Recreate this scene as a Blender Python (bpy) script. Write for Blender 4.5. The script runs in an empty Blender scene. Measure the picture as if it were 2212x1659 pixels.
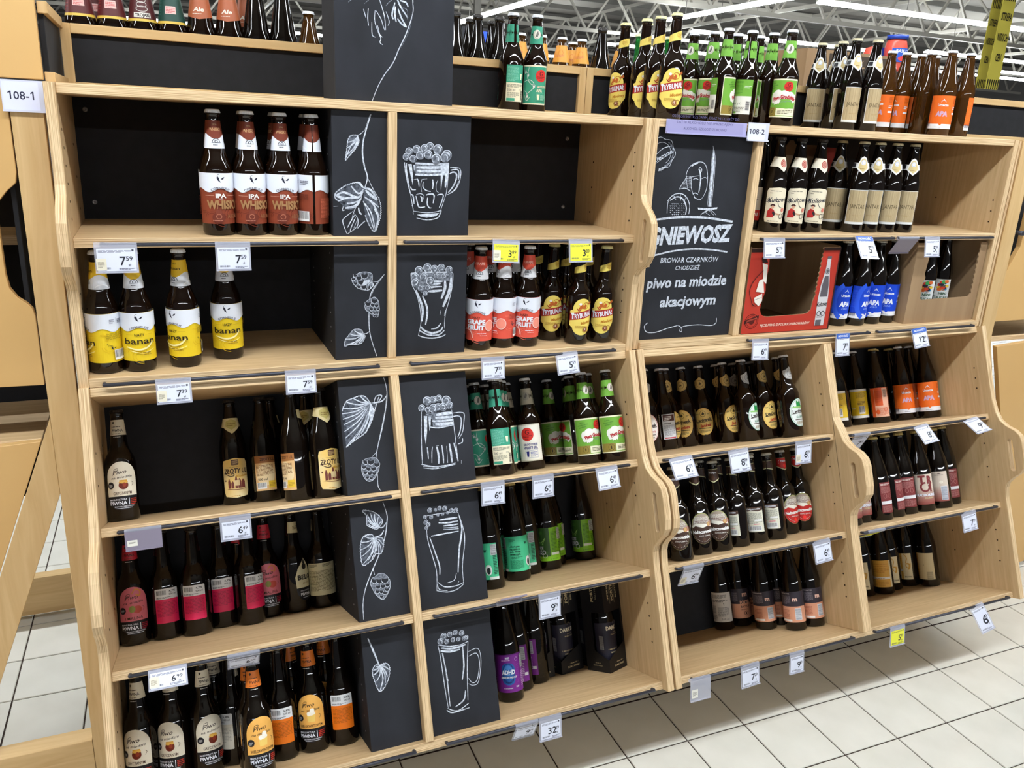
import bpy, bmesh, math, random
from mathutils import Vector, Matrix, Euler
from mathutils.geometry import tessellate_polygon
random.seed(7)
S = bpy.context.scene
COL = S.collection
PI = math.pi
R_ = math.radians

# ------------------------------------------------------------------ camera
W, H = 2212.0, 1659.0
FPX = 1744.162
CAM = Vector((0.164005, -1.856583, 1.652197))
_p, _r, _y = 0.3026697, 0.0487926, 0.4162676
_f0 = Vector((math.sin(_y), math.cos(_y), 0)); _r0 = Vector((math.cos(_y), -math.sin(_y), 0)); _u0 = Vector((0, 0, 1))
FWD = _f0 * math.cos(_p) - _u0 * math.sin(_p)
_up = _u0 * math.cos(_p) + _f0 * math.sin(_p)
RGT = _r0 * math.cos(_r) + _up * math.sin(_r)
UPV = _up * math.cos(_r) - _r0 * math.sin(_r)
cd = bpy.data.cameras.new('camera'); cam = bpy.data.objects.new('camera', cd); COL.objects.link(cam)
cd.sensor_width = 36.0; cd.sensor_fit = 'HORIZONTAL'; cd.lens = FPX * 36.0 / W
cd.clip_start = 0.05; cd.clip_end = 200
mw = Matrix.Identity(4)
for i in range(3):
    mw[i][0] = RGT[i]; mw[i][1] = UPV[i]; mw[i][2] = -FWD[i]; mw[i][3] = CAM[i]
cam.matrix_world = mw
S.camera = cam

# ------------------------------------------------------------------ view, world
S.view_settings.view_transform = 'Standard'; S.view_settings.look = 'None'
S.view_settings.gamma = 1.0; S.view_settings.use_curve_mapping = False
S.view_settings.exposure = 0.0
S.cycles.max_bounces = 6; S.cycles.diffuse_bounces = 3; S.cycles.glossy_bounces = 3
S.cycles.transmission_bounces = 6; S.cycles.transparent_max_bounces = 8
S.cycles.caustics_reflective = False; S.cycles.caustics_refractive = False
S.cycles.use_denoising = True
wd = bpy.data.worlds.new('world'); S.world = wd; wd.use_nodes = True
wd.node_tree.nodes['Background'].inputs[0].default_value = (0.86, 0.88, 0.92, 1)
wd.node_tree.nodes['Background'].inputs[1].default_value = 0.15
TUBE_STRENGTH = 49.0
# rows of ceiling strip lights: (axis, x0, x1, y0, y1, z)
LIGHT_ROWS = [
    ('x', -4.0, 1.25, -1.06, -1.06, 3.05), ('x', 1.35, 7.0, -1.06, -1.06, 3.05),
    ('x', -4.0, 1.2, -6.9, -6.9, 3.05), ('x', 1.4, 7.0, -6.9, -6.9, 3.05),
    ('x', -6.0, 0.0, 2.2, 2.2, 3.3), ('x', 0.2, 6.2, 2.2, 2.2, 3.3),
]

# ------------------------------------------------------------------ pixel helpers (photo pixels -> points on real planes)
def ray(px, py): return FWD * FPX + RGT * (px - W / 2) - UPV * (py - H / 2)
def PY(px, py, y): d = ray(px, py); return CAM + d * ((y - CAM.y) / d.y)
def PZ(px, py, z): d = ray(px, py); return CAM + d * ((z - CAM.z) / d.z)
def PX(px, py, x): d = ray(px, py); return CAM + d * ((x - CAM.x) / d.x)
def PROJ(p):
    d = Vector(p) - CAM; z = d.dot(FWD)
    return (W / 2 + FPX * d.dot(RGT) / z, H / 2 - FPX * d.dot(UPV) / z, z)
# frames: upper cabinets are upright, lower cabinets lean back by TA
TA = R_(22.1034)
LO_O = Vector((0, -0.3494, 0.25792))
FUP = Matrix.Identity(4)
FLO = Matrix.Translation(LO_O) @ Matrix.Rotation(-TA, 4, 'X')
FLOI = FLO.inverted()
def LOCRAY(px, py): return FLOI @ CAM, (FLOI.to_3x3() @ ray(px, py))
def LY(px, py, y): o, d = LOCRAY(px, py); return o + d * ((y - o.y) / d.y)
def LZ(px, py, z): o, d = LOCRAY(px, py); return o + d * ((z - o.z) / d.z)

# ------------------------------------------------------------------ materials
def lin(c):
    out = []
    for v in c[:3]:
        v = v / 255.0
        out.append(v / 12.92 if v <= 0.04045 else ((v + 0.055) / 1.055) ** 2.4)
    return (*out, 1.0)
_M = {}
def mat(name, col=None, rough=0.5, spec=0.5, metal=0.0, emit=0.0, trans=0.0, alpha=1.0, ior=1.45, coat=0.0):
    if name in _M: return _M[name]
    m = bpy.data.materials.new(name); m.use_nodes = True
    b = m.node_tree.nodes['Principled BSDF']
    if col is not None: b.inputs['Base Color'].default_value = lin(col)
    b.inputs['Roughness'].default_value = rough; b.inputs['Metallic'].default_value = metal
    b.inputs['Specular IOR Level'].default_value = spec; b.inputs['IOR'].default_value = ior
    b.inputs['Transmission Weight'].default_value = trans; b.inputs['Alpha'].default_value = alpha
    b.inputs['Coat Weight'].default_value = coat
    if emit:
        b.inputs['Emission Color'].default_value = lin(col); b.inputs['Emission Strength'].default_value = emit
    _M[name] = m
    return m
def nodes(m): return m.node_tree.nodes, m.node_tree.links, m.node_tree.nodes['Principled BSDF']
def noise_mat(name, c0, c1, scale=(1, 1, 1), nscale=8.0, detail=4.0, rough=0.5, lo=0.3, hi=0.7, spec=0.4, coord='UV', bump=0.0, distort=0.0):
    if name in _M: return _M[name]
    m = mat(name, c0, rough, spec); n, l, b = nodes(m)
    tc = n.new('ShaderNodeTexCoord'); mp = n.new('ShaderNodeMapping'); mp.inputs['Scale'].default_value = scale
    nz = n.new('ShaderNodeTexNoise'); nz.inputs['Scale'].default_value = nscale; nz.inputs['Detail'].default_value = detail
    nz.inputs['Distortion'].default_value = distort
    cr = n.new('ShaderNodeValToRGB'); cr.color_ramp.elements[0].position = lo; cr.color_ramp.elements[1].position = hi
    cr.color_ramp.elements[0].color = lin(c0); cr.color_ramp.elements[1].color = lin(c1)
    l.new(tc.outputs[coord], mp.inputs['Vector']); l.new(mp.outputs[0], nz.inputs['Vector'])
    l.new(nz.outputs['Fac'], cr.inputs[0]); l.new(cr.outputs[0], b.inputs['Base Color'])
    if bump:
        bp = n.new('ShaderNodeBump'); bp.inputs['Strength'].default_value = bump; bp.inputs['Distance'].default_value = 0.002
        l.new(nz.outputs['Fac'], bp.inputs['Height']); l.new(bp.outputs[0], b.inputs['Normal'])
    return m
PLY = noise_mat('birch_ply_face', (196, 163, 119), (216, 186, 143), (90, 5, 1), 1.0, 5, 0.45, 0.3, 0.75, 0.35, distort=0.6)
EDGE = noise_mat('birch_ply_edge', (176, 140, 98), (232, 204, 162), (620, 7, 1), 1.0, 2, 0.5, 0.32, 0.6, 0.3)
PINE = noise_mat('pine_plank', (200, 164, 112), (220, 188, 138), (40, 3, 1), 1.0, 6, 0.45, 0.3, 0.75, 0.35, distort=1.2)
GOLD = noise_mat('lacquered_golden_panel', (206, 164, 104), (213, 173, 114), (3, 3, 1), 1.0, 2, 0.42, 0.2, 0.8, 0.35)
BLACK = noise_mat('black_board', (30, 30, 32), (38, 38, 41), (30, 30, 1), 1.0, 4, 0.75, 0.2, 0.8, 0.25)
SLATE = noise_mat('chalkboard_black', (34, 35, 40), (45, 47, 54), (14, 9, 1), 1.0, 5, 0.6, 0.25, 0.8, 0.3)
RAIL = mat('graphite_rail', (74, 75, 84), 0.35, 0.5, 0.6)
CHROME = mat('chrome_foot', (200, 200, 205), 0.12, 0.5, 1.0)
SCREW = mat('zinc_screw', (150, 150, 152), 0.35, 0.5, 0.8)
HOLE = mat('pin_hole_dark', (60, 44, 30), 0.9, 0.1)
PLASTIC = mat('clear_plastic', (225, 228, 245), 0.12, 0.5, 0, 0, 0.0, 0.32)
LILAC = mat('lilac_plastic', (176, 172, 214), 0.3, 0.5, 0, 0, 0.0, 0.92)
def prt(c):
    return mat('print_%d_%d_%d' % tuple(c[:3]), c, 0.42, 0.4)

# ------------------------------------------------------------------ object helpers
def setp(o, label=None, cat=None, group=None, kind=None):
    if label: o['label'] = label
    if cat: o['category'] = cat
    if group: o['group'] = group
    if kind: o['kind'] = kind
    return o
def empty(name, loc=(0, 0, 0), rot=None, label=None, cat=None, group=None):
    o = bpy.data.objects.new(name, None); COL.objects.link(o)
    o.empty_display_size = 0.05; o.location = loc
    if rot is not None: o.rotation_euler = rot
    return setp(o, label, cat, group)
def link(name, me, parent=None, loc=None, rot=None):
    o = bpy.data.objects.new(name, me); COL.objects.link(o)
    if parent is not None: o.parent = parent
    if loc is not None: o.location = loc
    if rot is not None: o.rotation_euler = rot
    return o
class MB:
    """collects faces (with uv and material) for ONE mesh"""
    def __init__(s): s.v = []; s.f = []; s.uv = []; s.mi = []; s.mats = []; s.sm = []
    def m(s, mt):
        if mt not in s.mats: s.mats.append(mt)
        return s.mats.index(mt)
    def face(s, pts, mt, uv=None, smooth=False):
        b = len(s.v); s.v += [tuple(p) for p in pts]; s.f.append(tuple(range(b, b + len(pts))))
        s.uv.append(uv or [(0, 0)] * len(pts)); s.mi.append(s.m(mt)); s.sm.append(smooth)
    def box(s, x0, x1, y0, y1, z0, z1, mt, edge=None, thick=None):
        lo = (x0, y0, z0); hi = (x1, y1, z1); d = [hi[i] - lo[i] for i in range(3)]
        if thick is None: thick = d.index(min(d))
        def P(a, b, c): return (hi[0] if a else lo[0], hi[1] if b else lo[1], hi[2] if c else lo[2])
        Q = [(0, [(0,0,0),(0,0,1),(0,1,1),(0,1,0)]), (0, [(1,0,0),(1,1,0),(1,1,1),(1,0,1)]),
             (1, [(0,0,0),(1,0,0),(1,0,1),(0,0,1)]), (1, [(0,1,0),(0,1,1),(1,1,1),(1,1,0)]),
             (2, [(0,0,0),(0,1,0),(1,1,0),(1,0,0)]), (2, [(0,0,1),(1,0,1),(1,1,1),(0,1,1)])]
        for ax, q in Q:
            pts = [P(*k) for k in q]
            oth = [i for i in range(3) if i != ax]
            if ax == thick or edge is None:
                u, v = (oth if d[oth[0]] <= d[oth[1]] else oth[::-1]); mt_ = mt
            else:
                u = thick; v = [i for i in oth if i != thick][0]; mt_ = edge
            s.face(pts, mt_, [(p[u], p[v]) for p in pts])
    def prism(s, poly, holes, ax, a0, a1, mt, edge=None):
        """poly in the two axes other than ax (given in axis order), extruded along ax from a0 to a1"""
        loops = [poly] + holes
        def to3(p, a):
            q = list(p); q.insert(ax, a); return tuple(q)
        flat = [p for lp in loops for p in lp]
        tri = tessellate_polygon([[Vector((p[0], p[1], 0)) for p in lp] for lp in loops])
        for a in (a0, a1):
            for t in tri:
                pts = [to3(flat[i], a) for i in t]
                n = (Vector(pts[1]) - Vector(pts[0])).cross(Vector(pts[2]) - Vector(pts[0]))
                if (n[ax] > 0) != (a == max(a0, a1)): pts = pts[::-1]; t = t[::-1]
                s.face(pts, mt, [(flat[i][0], flat[i][1]) for i in t])
        for k, lp in enumerate(loops):
            ar = sum(lp[i][0] * lp[(i + 1) % len(lp)][1] - lp[(i + 1) % len(lp)][0] * lp[i][1] for i in range(len(lp)))
            acc = 0
            for i in range(len(lp)):
                p, q = lp[i], lp[(i + 1) % len(lp)]
                L_ = math.hypot(p[0] - q[0], p[1] - q[1])
                pts = [to3(p, a0), to3(q, a0), to3(q, a1), to3(p, a1)]
                uv = [(a0, acc), (a0, acc + L_), (a1, acc + L_), (a1, acc)]; acc += L_
                flip = (ar > 0) != (k == 0)
                if ax == 1: flip = not flip
                if a1 < a0: flip = not flip
                if flip: pts = pts[::-1]; uv = uv[::-1]
                s.face(pts, edge or mt, uv)
    def cyl(s, p0, p1, r, mt, n=10, r1=None, cap=True):
        p0 = Vector(p0); p1 = Vector(p1); d = (p1 - p0).normalized()
        a = d.orthogonal().normalized(); b = d.cross(a); r1 = r if r1 is None else r1
        A = [p0 + (a * math.cos(2*PI*i/n) + b * math.sin(2*PI*i/n)) * r for i in range(n)]
        B = [p1 + (a * math.cos(2*PI*i/n) + b * math.sin(2*PI*i/n)) * r1 for i in range(n)]
        for i in range(n):
            j = (i + 1) % n; s.face([A[i], A[j], B[j], B[i]], mt, None, True)
        if cap: s.face(A[::-1], mt); s.face(B, mt)
    def beam(s, p0, p1, w, mt):
        """square section bar"""
        p0 = Vector(p0); p1 = Vector(p1); d = (p1 - p0).normalized()
        up = Vector((0, 0, 1)) if abs(d.z) < 0.9 else Vector((0, 1, 0))
        a = d.cross(up).normalized() * w / 2; b = a.cross(d).normalized() * w / 2
        A = [p0 + a + b, p0 - a + b, p0 - a - b, p0 + a - b]; B = [q + (p1 - p0) for q in A]
        for i in range(4):
            j = (i + 1) % 4; s.face([A[i], A[j], B[j], B[i]], mt)
        s.face(A[::-1], mt); s.face(B, mt)
    def lathe(s, prof, mt, n=28, c=(0, 0, 0)):
        rings = []
        for r, z in prof:
            rings.append([(c[0] + r * math.sin(2*PI*i/n), c[1] - r * math.cos(2*PI*i/n), c[2] + z) for i in range(n)] if r > 1e-6 else [(c[0], c[1], c[2] + z)])
        for A, B in zip(rings, rings[1:]):
            for i in range(n):
                j = (i + 1) % n
                if len(A) == 1: s.face([A[0], B[j], B[i]], mt, None, True)
                elif len(B) == 1: s.face([A[i], A[j], B[0]], mt, None, True)
                else: s.face([A[i], A[j], B[j], B[i]], mt, None, True)
    def mesh(s, name, weld=True, bev=0.0):
        me = bpy.data.meshes.new(name)
        me.from_pydata(s.v, [], s.f)
        for mt in s.mats: me.materials.append(mt)
        ul = me.uv_layers.new(name='UVMap')
        k = 0
        flat = [c for uv in s.uv for p in uv for c in p]
        ul.data.foreach_set('uv', flat)
        me.polygons.foreach_set('material_index', s.mi)
        me.polygons.foreach_set('use_smooth', s.sm)
        if weld:
            bm = bmesh.new(); bm.from_mesh(me)
            bmesh.ops.remove_doubles(bm, verts=bm.verts, dist=1e-5)
            if bev:
                bmesh.ops.bevel(bm, geom=[e for e in bm.edges if e.calc_face_angle(0) > 0.6], offset=bev, segments=1, affect='EDGES', profile=0.5)
            bm.to_mesh(me); bm.free()
        me.update()
        return me
    def obj(s, name, parent=None, loc=None, rot=None, weld=True, bev=0.0):
        return link(name, s.mesh(name, weld, bev), parent, loc, rot)
def smooth_pts(pts, sub=4):
    """Catmull-Rom through 2-D points"""
    if len(pts) < 3 or sub < 2: return list(pts)
    out = []
    P = [pts[0]] + list(pts) + [pts[-1]]
    for i in range(1, len(P) - 2):
        a, b, c, d = P[i-1], P[i], P[i+1], P[i+2]
        for k in range(sub):
            t = k / sub
            out.append(tuple(0.5 * ((2*b[j]) + (-a[j]+c[j])*t + (2*a[j]-5*b[j]+4*c[j]-d[j])*t*t + (-a[j]+3*b[j]-3*c[j]+d[j])*t**3) for j in range(2)))
    out.append(tuple(pts[-1]))
    return out

# ------------------------------------------------------------------ flat print: labels, cards, chalk (thin geometry laid on a surface)
_TX = {}
def text2d(s, bold=0.0):
    k = (s, bold)
    if k in _TX: return _TX[k]
    cu = bpy.data.curves.new('txt', 'FONT'); cu.body = s; cu.size = 1.0; cu.offset = bold; cu.resolution_u = 2; cu.fill_mode = 'FRONT'
    ob = bpy.data.objects.new('txt', cu)
    COL.objects.link(ob)
    dg = bpy.context.evaluated_depsgraph_get()
    me = bpy.data.meshes.new_from_object(ob.evaluated_get(dg))
    V = [(v.co.x, v.co.y) for v in me.vertices]; F = [tuple(p.vertices) for p in me.polygons]
    bpy.data.objects.remove(ob); bpy.data.curves.remove(cu); bpy.data.meshes.remove(me)
    if '1' in s and len(s) > 1 or s == '1':
        V = []; F = []; x = 0.0
        import re as _re
        for part_ in [q for q in _re.split('(1)', s) if q]:
            if part_ == '1': v, f, adv = [(0.21, 0), (0.33, 0), (0.33, 0.72), (0.22, 0.72), (0.06, 0.60), (0.06, 0.48), (0.21, 0.57)], [(0, 1, 2, 3, 6), (3, 4, 5, 6)], 0.46
            else:
                v, f = text2d(part_, bold); x_ = min(p[0] for p in v); v = [(p[0] - x_ + 0.05, p[1]) for p in v]; adv = max(p[0] for p in v) + 0.06
            b = len(V); V += [(p[0] + x, p[1]) for p in v]; F += [tuple(i + b for i in q) for q in f]; x += adv
    if not V: V = [(0, 0), (0.01, 0), (0, 0.01)]; F = [(0, 1, 2)]
    _TX[k] = (V, F)
    return _TX[k]
class Lab:
    """layers of flat coloured shapes in mm"""
    def __init__(s): s.L = []
    def add(s, V, F, col): s.L.append((V, F, col if isinstance(col, bpy.types.Material) else tuple(col))); return s
    def poly(s, pts, col):
        t = tessellate_polygon([[Vector((p[0], p[1], 0)) for p in pts]])
        return s.add(list(pts), [tuple(q) for q in t], col)
    def rect(s, x0, y0, x1, y1, col): return s.add([(x0, y0), (x1, y0), (x1, y1), (x0, y1)], [(0, 1, 2, 3)], col)
    def rrect(s, x0, y0, x1, y1, r, col, n=4):
        pts = []
        for cx, cy, a in ((x1 - r, y1 - r, 0), (x0 + r, y1 - r, 90), (x0 + r, y0 + r, 180), (x1 - r, y0 + r, 270)):
            for k in range(n + 1):
                t = R_(a + 90 * k / n); pts.append((cx + r * math.cos(t), cy + r * math.sin(t)))
        return s.poly(pts, col)
    def ell(s, cx, cy, rx, ry, col, a0=0, a1=360, n=20):
        pts = [(cx + rx * math.cos(R_(a0 + (a1 - a0) * k / n)), cy + ry * math.sin(R_(a0 + (a1 - a0) * k / n))) for k in range(n + (0 if a1 - a0 >= 360 else 1))]
        return s.poly(pts, col)
    def ring(s, cx, cy, rx, ry, w, col, a0=0, a1=360, n=18):
        V = []; F = []
        for k in range(n + 1):
            t = R_(a0 + (a1 - a0) * k / n)
            V += [(cx + (rx - w/2) * math.cos(t), cy + (ry - w/2) * math.sin(t)), (cx + (rx + w/2) * math.cos(t), cy + (ry + w/2) * math.sin(t))]
        for k in range(n): F.append((2*k, 2*k + 1, 2*k + 3, 2*k + 2))
        return s.add(V, F, col)
    def stroke(s, pts, w, col, sub=4, taper=True):
        P = smooth_pts(pts, sub); n = len(P); V = []; F = []
        for i, p in enumerate(P):
            a = P[max(i - 1, 0)]; b = P[min(i + 1, n - 1)]
            dx, dy = b[0] - a[0], b[1] - a[1]; l = math.hypot(dx, dy) or 1
            ww = w[int(i * (len(w) - 1) / max(n - 1, 1) + 0.5)] if isinstance(w, (list, tuple)) else w
            if taper: ww *= 0.45 + 0.55 * math.sin(PI * (0.08 + 0.84 * i / max(n - 1, 1)))
            V += [(p[0] - dy / l * ww / 2, p[1] + dx / l * ww / 2), (p[0] + dy / l * ww / 2, p[1] - dx / l * ww / 2)]
        for k in range(n - 1): F.append((2*k, 2*k + 1, 2*k + 3, 2*k + 2))
        return s.add(V, F, col)
    def text(s, t, cx, cy, h, col, w=None, b=0.0, sh=0.0, rot=0.0, arc=0.0, al='c'):
        """cap height h, centred on (cx,cy) (al 'l': starts at cx); w squeezes to a width; arc>0 bends up like a rainbow of that radius, <0 like a smile"""
        V, F = text2d(t, b)
        x0 = min(v[0] for v in V); x1 = max(v[0] for v in V); ch = 0.72
        k = h / ch; kx = (w / (x1 - x0)) if w else k
        ox = -(x0 + x1) / 2 if al == 'c' else -x0
        out = []; c_, s_ = math.cos(R_(rot)), math.sin(R_(rot))
        for x, y in V:
            X = (x + ox) * kx; Y = (y - ch / 2) * k
            X += Y * sh
            if arc:
                a = X / abs(arc)
                if arc > 0: X, Y = (arc + Y) * math.sin(a), (arc + Y) * math.cos(a) - arc
                else: X, Y = (-arc - Y) * math.sin(a), -((-arc - Y) * math.cos(a)) - arc
            out.append((cx + X * c_ - Y * s_, cy + X * s_ + Y * c_))
        return s.add(out, F, col)
    def lines(s, x0, x1, y0, y1, n, col, fill=0.55):
        """tiny unreadable print"""
        rnd = random.Random(int(abs(x0 * 7 + y0 * 13 + n)))
        V = []; F = []; dy = (y1 - y0) / n
        for i in range(n):
            x = x0; y = y0 + dy * i; end = x1 if i else x0 + (x1 - x0) * 0.7
            while x < end:
                l = min(rnd.uniform(0.08, 0.25) * (x1 - x0), end - x); b = len(V)
                V += [(x, y), (x + l, y), (x + l, y + dy * fill), (x, y + dy * fill)]; F.append((b, b+1, b+2, b+3))
                x += l + 0.03 * (x1 - x0)
        return s.add(V, F, col)
    def bar(s, x0, y0, w, h, bg=(240, 240, 240), fg=(30, 30, 34), vert=False):
        if bg: s.rect(x0 - 1, y0 - 1.2, x0 + w + 1, y0 + h + 0.8, bg)
        rnd = random.Random(5); V = []; F = []; x = 0; L_ = h if vert else w
        while x < L_ - 0.3:
            l = rnd.choice((0.35, 0.5, 0.8)); b = len(V)
            l = min(l, L_ - x)
            if vert: V += [(x0, y0 + x), (x0 + w, y0 + x), (x0 + w, y0 + x + l), (x0, y0 + x + l)]
            else: V += [(x0 + x, y0 + h * 0.18), (x0 + x + l, y0 + h * 0.18), (x0 + x + l, y0 + h), (x0 + x, y0 + h)]
            F.append((b, b+1, b+2, b+3)); x += l + rnd.choice((0.4, 0.6, 0.9))
        return s.add(V, F, fg)
    def wave(s, x0, x1, yb, amp, per, y1, col, ph=0.0, n=None):
        n = n or max(10, int((x1 - x0) / 4)); V = []; F = []
        for k in range(n + 1):
            x = x0 + (x1 - x0) * k / n
            V += [(x, y1), (x, yb + amp * math.cos(2*PI*(x - ph) / per))]
        for k in range(n): F.append((2*k, 2*k + 2, 2*k + 3, 2*k + 1))
        return s.add(V, F, col)
    def build(s, name, mp, step=0.0, off0=0.25, dl=0.08, matf=prt, both=False):
        """mp(x,y,off)->3-D point in metres; step>0 cuts the shapes along x so that they follow a curve"""
        VV = []; FF = []; MI = []; mats = []
        for li, (V, F, col) in enumerate(s.L):
            off = off0 + dl * li
            mt = col if not isinstance(col, tuple) else matf(col)
            if mt not in mats: mats.append(mt)
            mi = mats.index(mt)
            if step:
                xa = min(v[0] for v in V); xb = max(v[0] for v in V)
                if xb - xa > step:
                    bm = bmesh.new(); vs = [bm.verts.new((v[0], v[1], 0)) for v in V]
                    for f in F:
                        try: bm.faces.new([vs[i] for i in f])
                        except ValueError: pass
                    k = math.floor(xa / step) + 1
                    while k * step < xb:
                        bmesh.ops.bisect_plane(bm, geom=bm.verts[:] + bm.edges[:] + bm.faces[:], plane_co=(k * step, 0, 0), plane_no=(1, 0, 0), dist=1e-5)
                        k += 1
                    bm.verts.index_update()
                    V = [(v.co.x, v.co.y) for v in bm.verts]; F = [tuple(v.index for v in f.verts) for f in bm.faces]
                    bm.free()
            b = len(VV)
            VV += [mp(x, y, off) for x, y in V]
            for f in F:
                a = sum(V[f[i]][0] * V[f[(i+1) % len(f)]][1] - V[f[(i+1) % len(f)]][0] * V[f[i]][1] for i in range(len(f)))
                g = tuple(b + i for i in f); FF.append(g if a >= 0 else g[::-1]); MI.append(mi)
        me = bpy.data.meshes.new(name); me.from_pydata(VV, [], FF)
        for mt in mats: me.materials.append(mt)
        me.polygons.foreach_set('material_index', MI); me.update()
        return me
# ------------------------------------------------------------------ measured layout (metres)
XL, XD1, XD2, XR = 0.0, 0.6512, 0.6719, 1.3158          # first unit: inner faces and divider
Xl, Xu1, Xu2, Xe1, Xe2, Xr = 1.3623, 1.683, 1.7057, 2.0145, 2.0461, 2.7029   # second unit
ZT, Z1, Z2 = 1.7019, 1.4056, 1.1106                      # upper shelves (top faces)
ZLT, Z3, Z4, Z5 = 0.8988, 0.6006, 0.3015, 0.0            # lower shelves in the leaning frame
YB = 0.345; TH = 0.02; PT = 0.02
G_TILE = 0.2

# ------------------------------------------------------------------ floor: every tile in view is its own piece
TILE = noise_mat('glazed_floor_tile', (214, 211, 200), (226, 223, 213), (1, 1, 1), 6.0, 3, 0.16, 0.3, 0.7, 0.5, coord='Object')
GROUT = mat('dark_grout', (66, 54, 48), 0.9, 0.2)
fb = MB(); fb.box(-8, 14, -6, 16, -0.05, -0.0035, GROUT)
floor = setp(fb.obj('floor'), kind='structure')
tyaw = -0.01162
def tile_xy(i, j):
    c, s = math.cos(tyaw), math.sin(tyaw)
    a, b = (i + 0.5) * G_TILE, (j + 0.5) * G_TILE
    return 1.6526 + a * c - b * s, -0.3217 + a * s + b * c
tb = MB(); h = G_TILE / 2 - 0.0021; q = h - 0.0018
top = [(-q, -q, 0), (q, -q, 0), (q, q, 0), (-q, q, 0)]; bot = [(-h, -h, -0.0018), (h, -h, -0.0018), (h, h, -0.0018), (-h, h, -0.0018)]
low = [(a, b, -0.006) for a, b, _ in bot]
tb.face(top, TILE)
for i in range(4):
    j = (i + 1) % 4
    tb.face([bot[i], bot[j], top[j], top[i]], TILE); tb.face([low[i], low[j], bot[j], bot[i]], TILE)
tile_me = tb.mesh('tile')
cand = []; rest = []
for i in range(-20, 44):
    for j in range(-12, 40):
        x, y = tile_xy(i, j)
        px, py, z = PROJ((x, y, 0))
        vis = z > 0.2 and -60 < px < 2270 and -60 < py < 1720 and ((y < -0.1 and px > 820) or (x > 2.72 and px > 2100) or (x < 0.02 and y > 0.1 and px < 290 and py > 1060))
        (cand if vis else rest).append((z, x, y))
cand.sort()
for z, x, y in cand[:298]:
    link('tile', tile_me, floor, (x, y, 0), (0, 0, tyaw))
sb = MB(); c_, s_ = math.cos(tyaw), math.sin(tyaw)
for z, x, y in cand[298:] + rest:
    sb.face([(x + a * c_ - b * s_, y + a * s_ + b * c_, -0.0002) for a, b in ((-h, -h), (h, -h), (h, h), (-h, h))], TILE)
setp(sb.obj('tile_field', floor, weld=False), kind='stuff')

# ------------------------------------------------------------------ display cabinets
def upper_profile(zt, zb, yb, yf=-0.013, bulge=True):
    pts = [(yb, zb), (yf, zb)]
    if bulge: pts += [(yf, zb + 0.185), (-0.018, 1.302), (-0.03, 1.316), (-0.052, 1.329), (-0.068, 1.342), (-0.079, 1.360), (-0.082, 1.382), (-0.082, 1.425), (-0.079, 1.444), (-0.068, 1.461), (-0.048, 1.478), (-0.027, 1.493), (-0.016, 1.512), (yf, 1.535)]
    return pts + [(yf, zt), (yb, zt)]
def lower_profile(zt, zb, yb, yf=-0.019):
    return [(yb, zb), (-0.024, zb), (-0.022, 0.318), (-0.026, 0.350), (-0.034, 0.366), (-0.056, 0.383), (-0.082, 0.397), (-0.098, 0.415), (-0.104, 0.440), (-0.104, 0.500), (-0.099, 0.522), (-0.083, 0.540), (-0.056, 0.556), (-0.036, 0.576), (-0.025, 0.605), (yf, 0.650), (yf, zt), (yb, zt)]
def slot(yc, z0, z1, r=0.0085):
    return [(yc + r * math.cos(R_(a)), z1 - r + r * math.sin(R_(a))) for a in range(0, 181, 30)] + [(yc + r * math.cos(R_(a)), z0 + r + r * math.sin(R_(a))) for a in range(180, 361, 30)]
def cabinet(name, label, frame, base, build):
    """build(part) adds the parts in frame coordinates; the Empty sits at the cabinet's base"""
    root = empty(name, frame @ Vector(base), frame.to_euler(), label, 'shelf unit', 'wooden beer shelf units')
    def part(nm, mb, bev=0.0012):
        return mb.obj(nm, root, -Vector(base), bev=bev)
    build(part)
    return root
def one(f, *a, **k):
    m = MB(); f(m, *a, **k); return m
def bx(*a, mt=None, edge=None, thick=None):
    m = MB(); m.box(*a, mt or PLY, EDGE if mt is None else edge, thick); return m
def rail(part, x0, x1, y, z):
    m = MB(); r = 0.0042
    m.cyl((x0, y - 0.012, z), (x1, y - 0.012, z), r, RAIL, 8)
    for x in (x0, x1):
        m.cyl((x, y - 0.012, z), (x, y + 0.001, z), r, RAIL, 8); m.lathe([(0, -r), (r * .7, -r * .7), (r, 0), (r * .7, r * .7), (0, r)], RAIL, 8, (x, y - 0.012, z))
    part('price_rail', m, 0)
def holes(part, xs, rows, nx):
    """shelf-pin holes drilled in the side panels: tiny dark plugs"""
    m = MB()
    for x, sgn in xs:
        for (y, z) in rows: m.cyl((x, y, z), (x + sgn * 0.0006, y, z), 0.0028, HOLE, 6)
    setp(part('pin_hole', m, 0), kind='stuff')
def screws(part, pts):
    for x, y, z in pts:
        m = MB(); m.lathe([(0.006, 0), (0.006, 0.0015), (0.0045, 0.003), (0.002, 0.0028), (0.0018, 0.001), (0, 0.001)], SCREW, 10)
        o = part('screw', m, 0); o.location = o.location + Vector((x, y, z)); o.rotation_euler = (R_(90), 0, 0)

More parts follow.
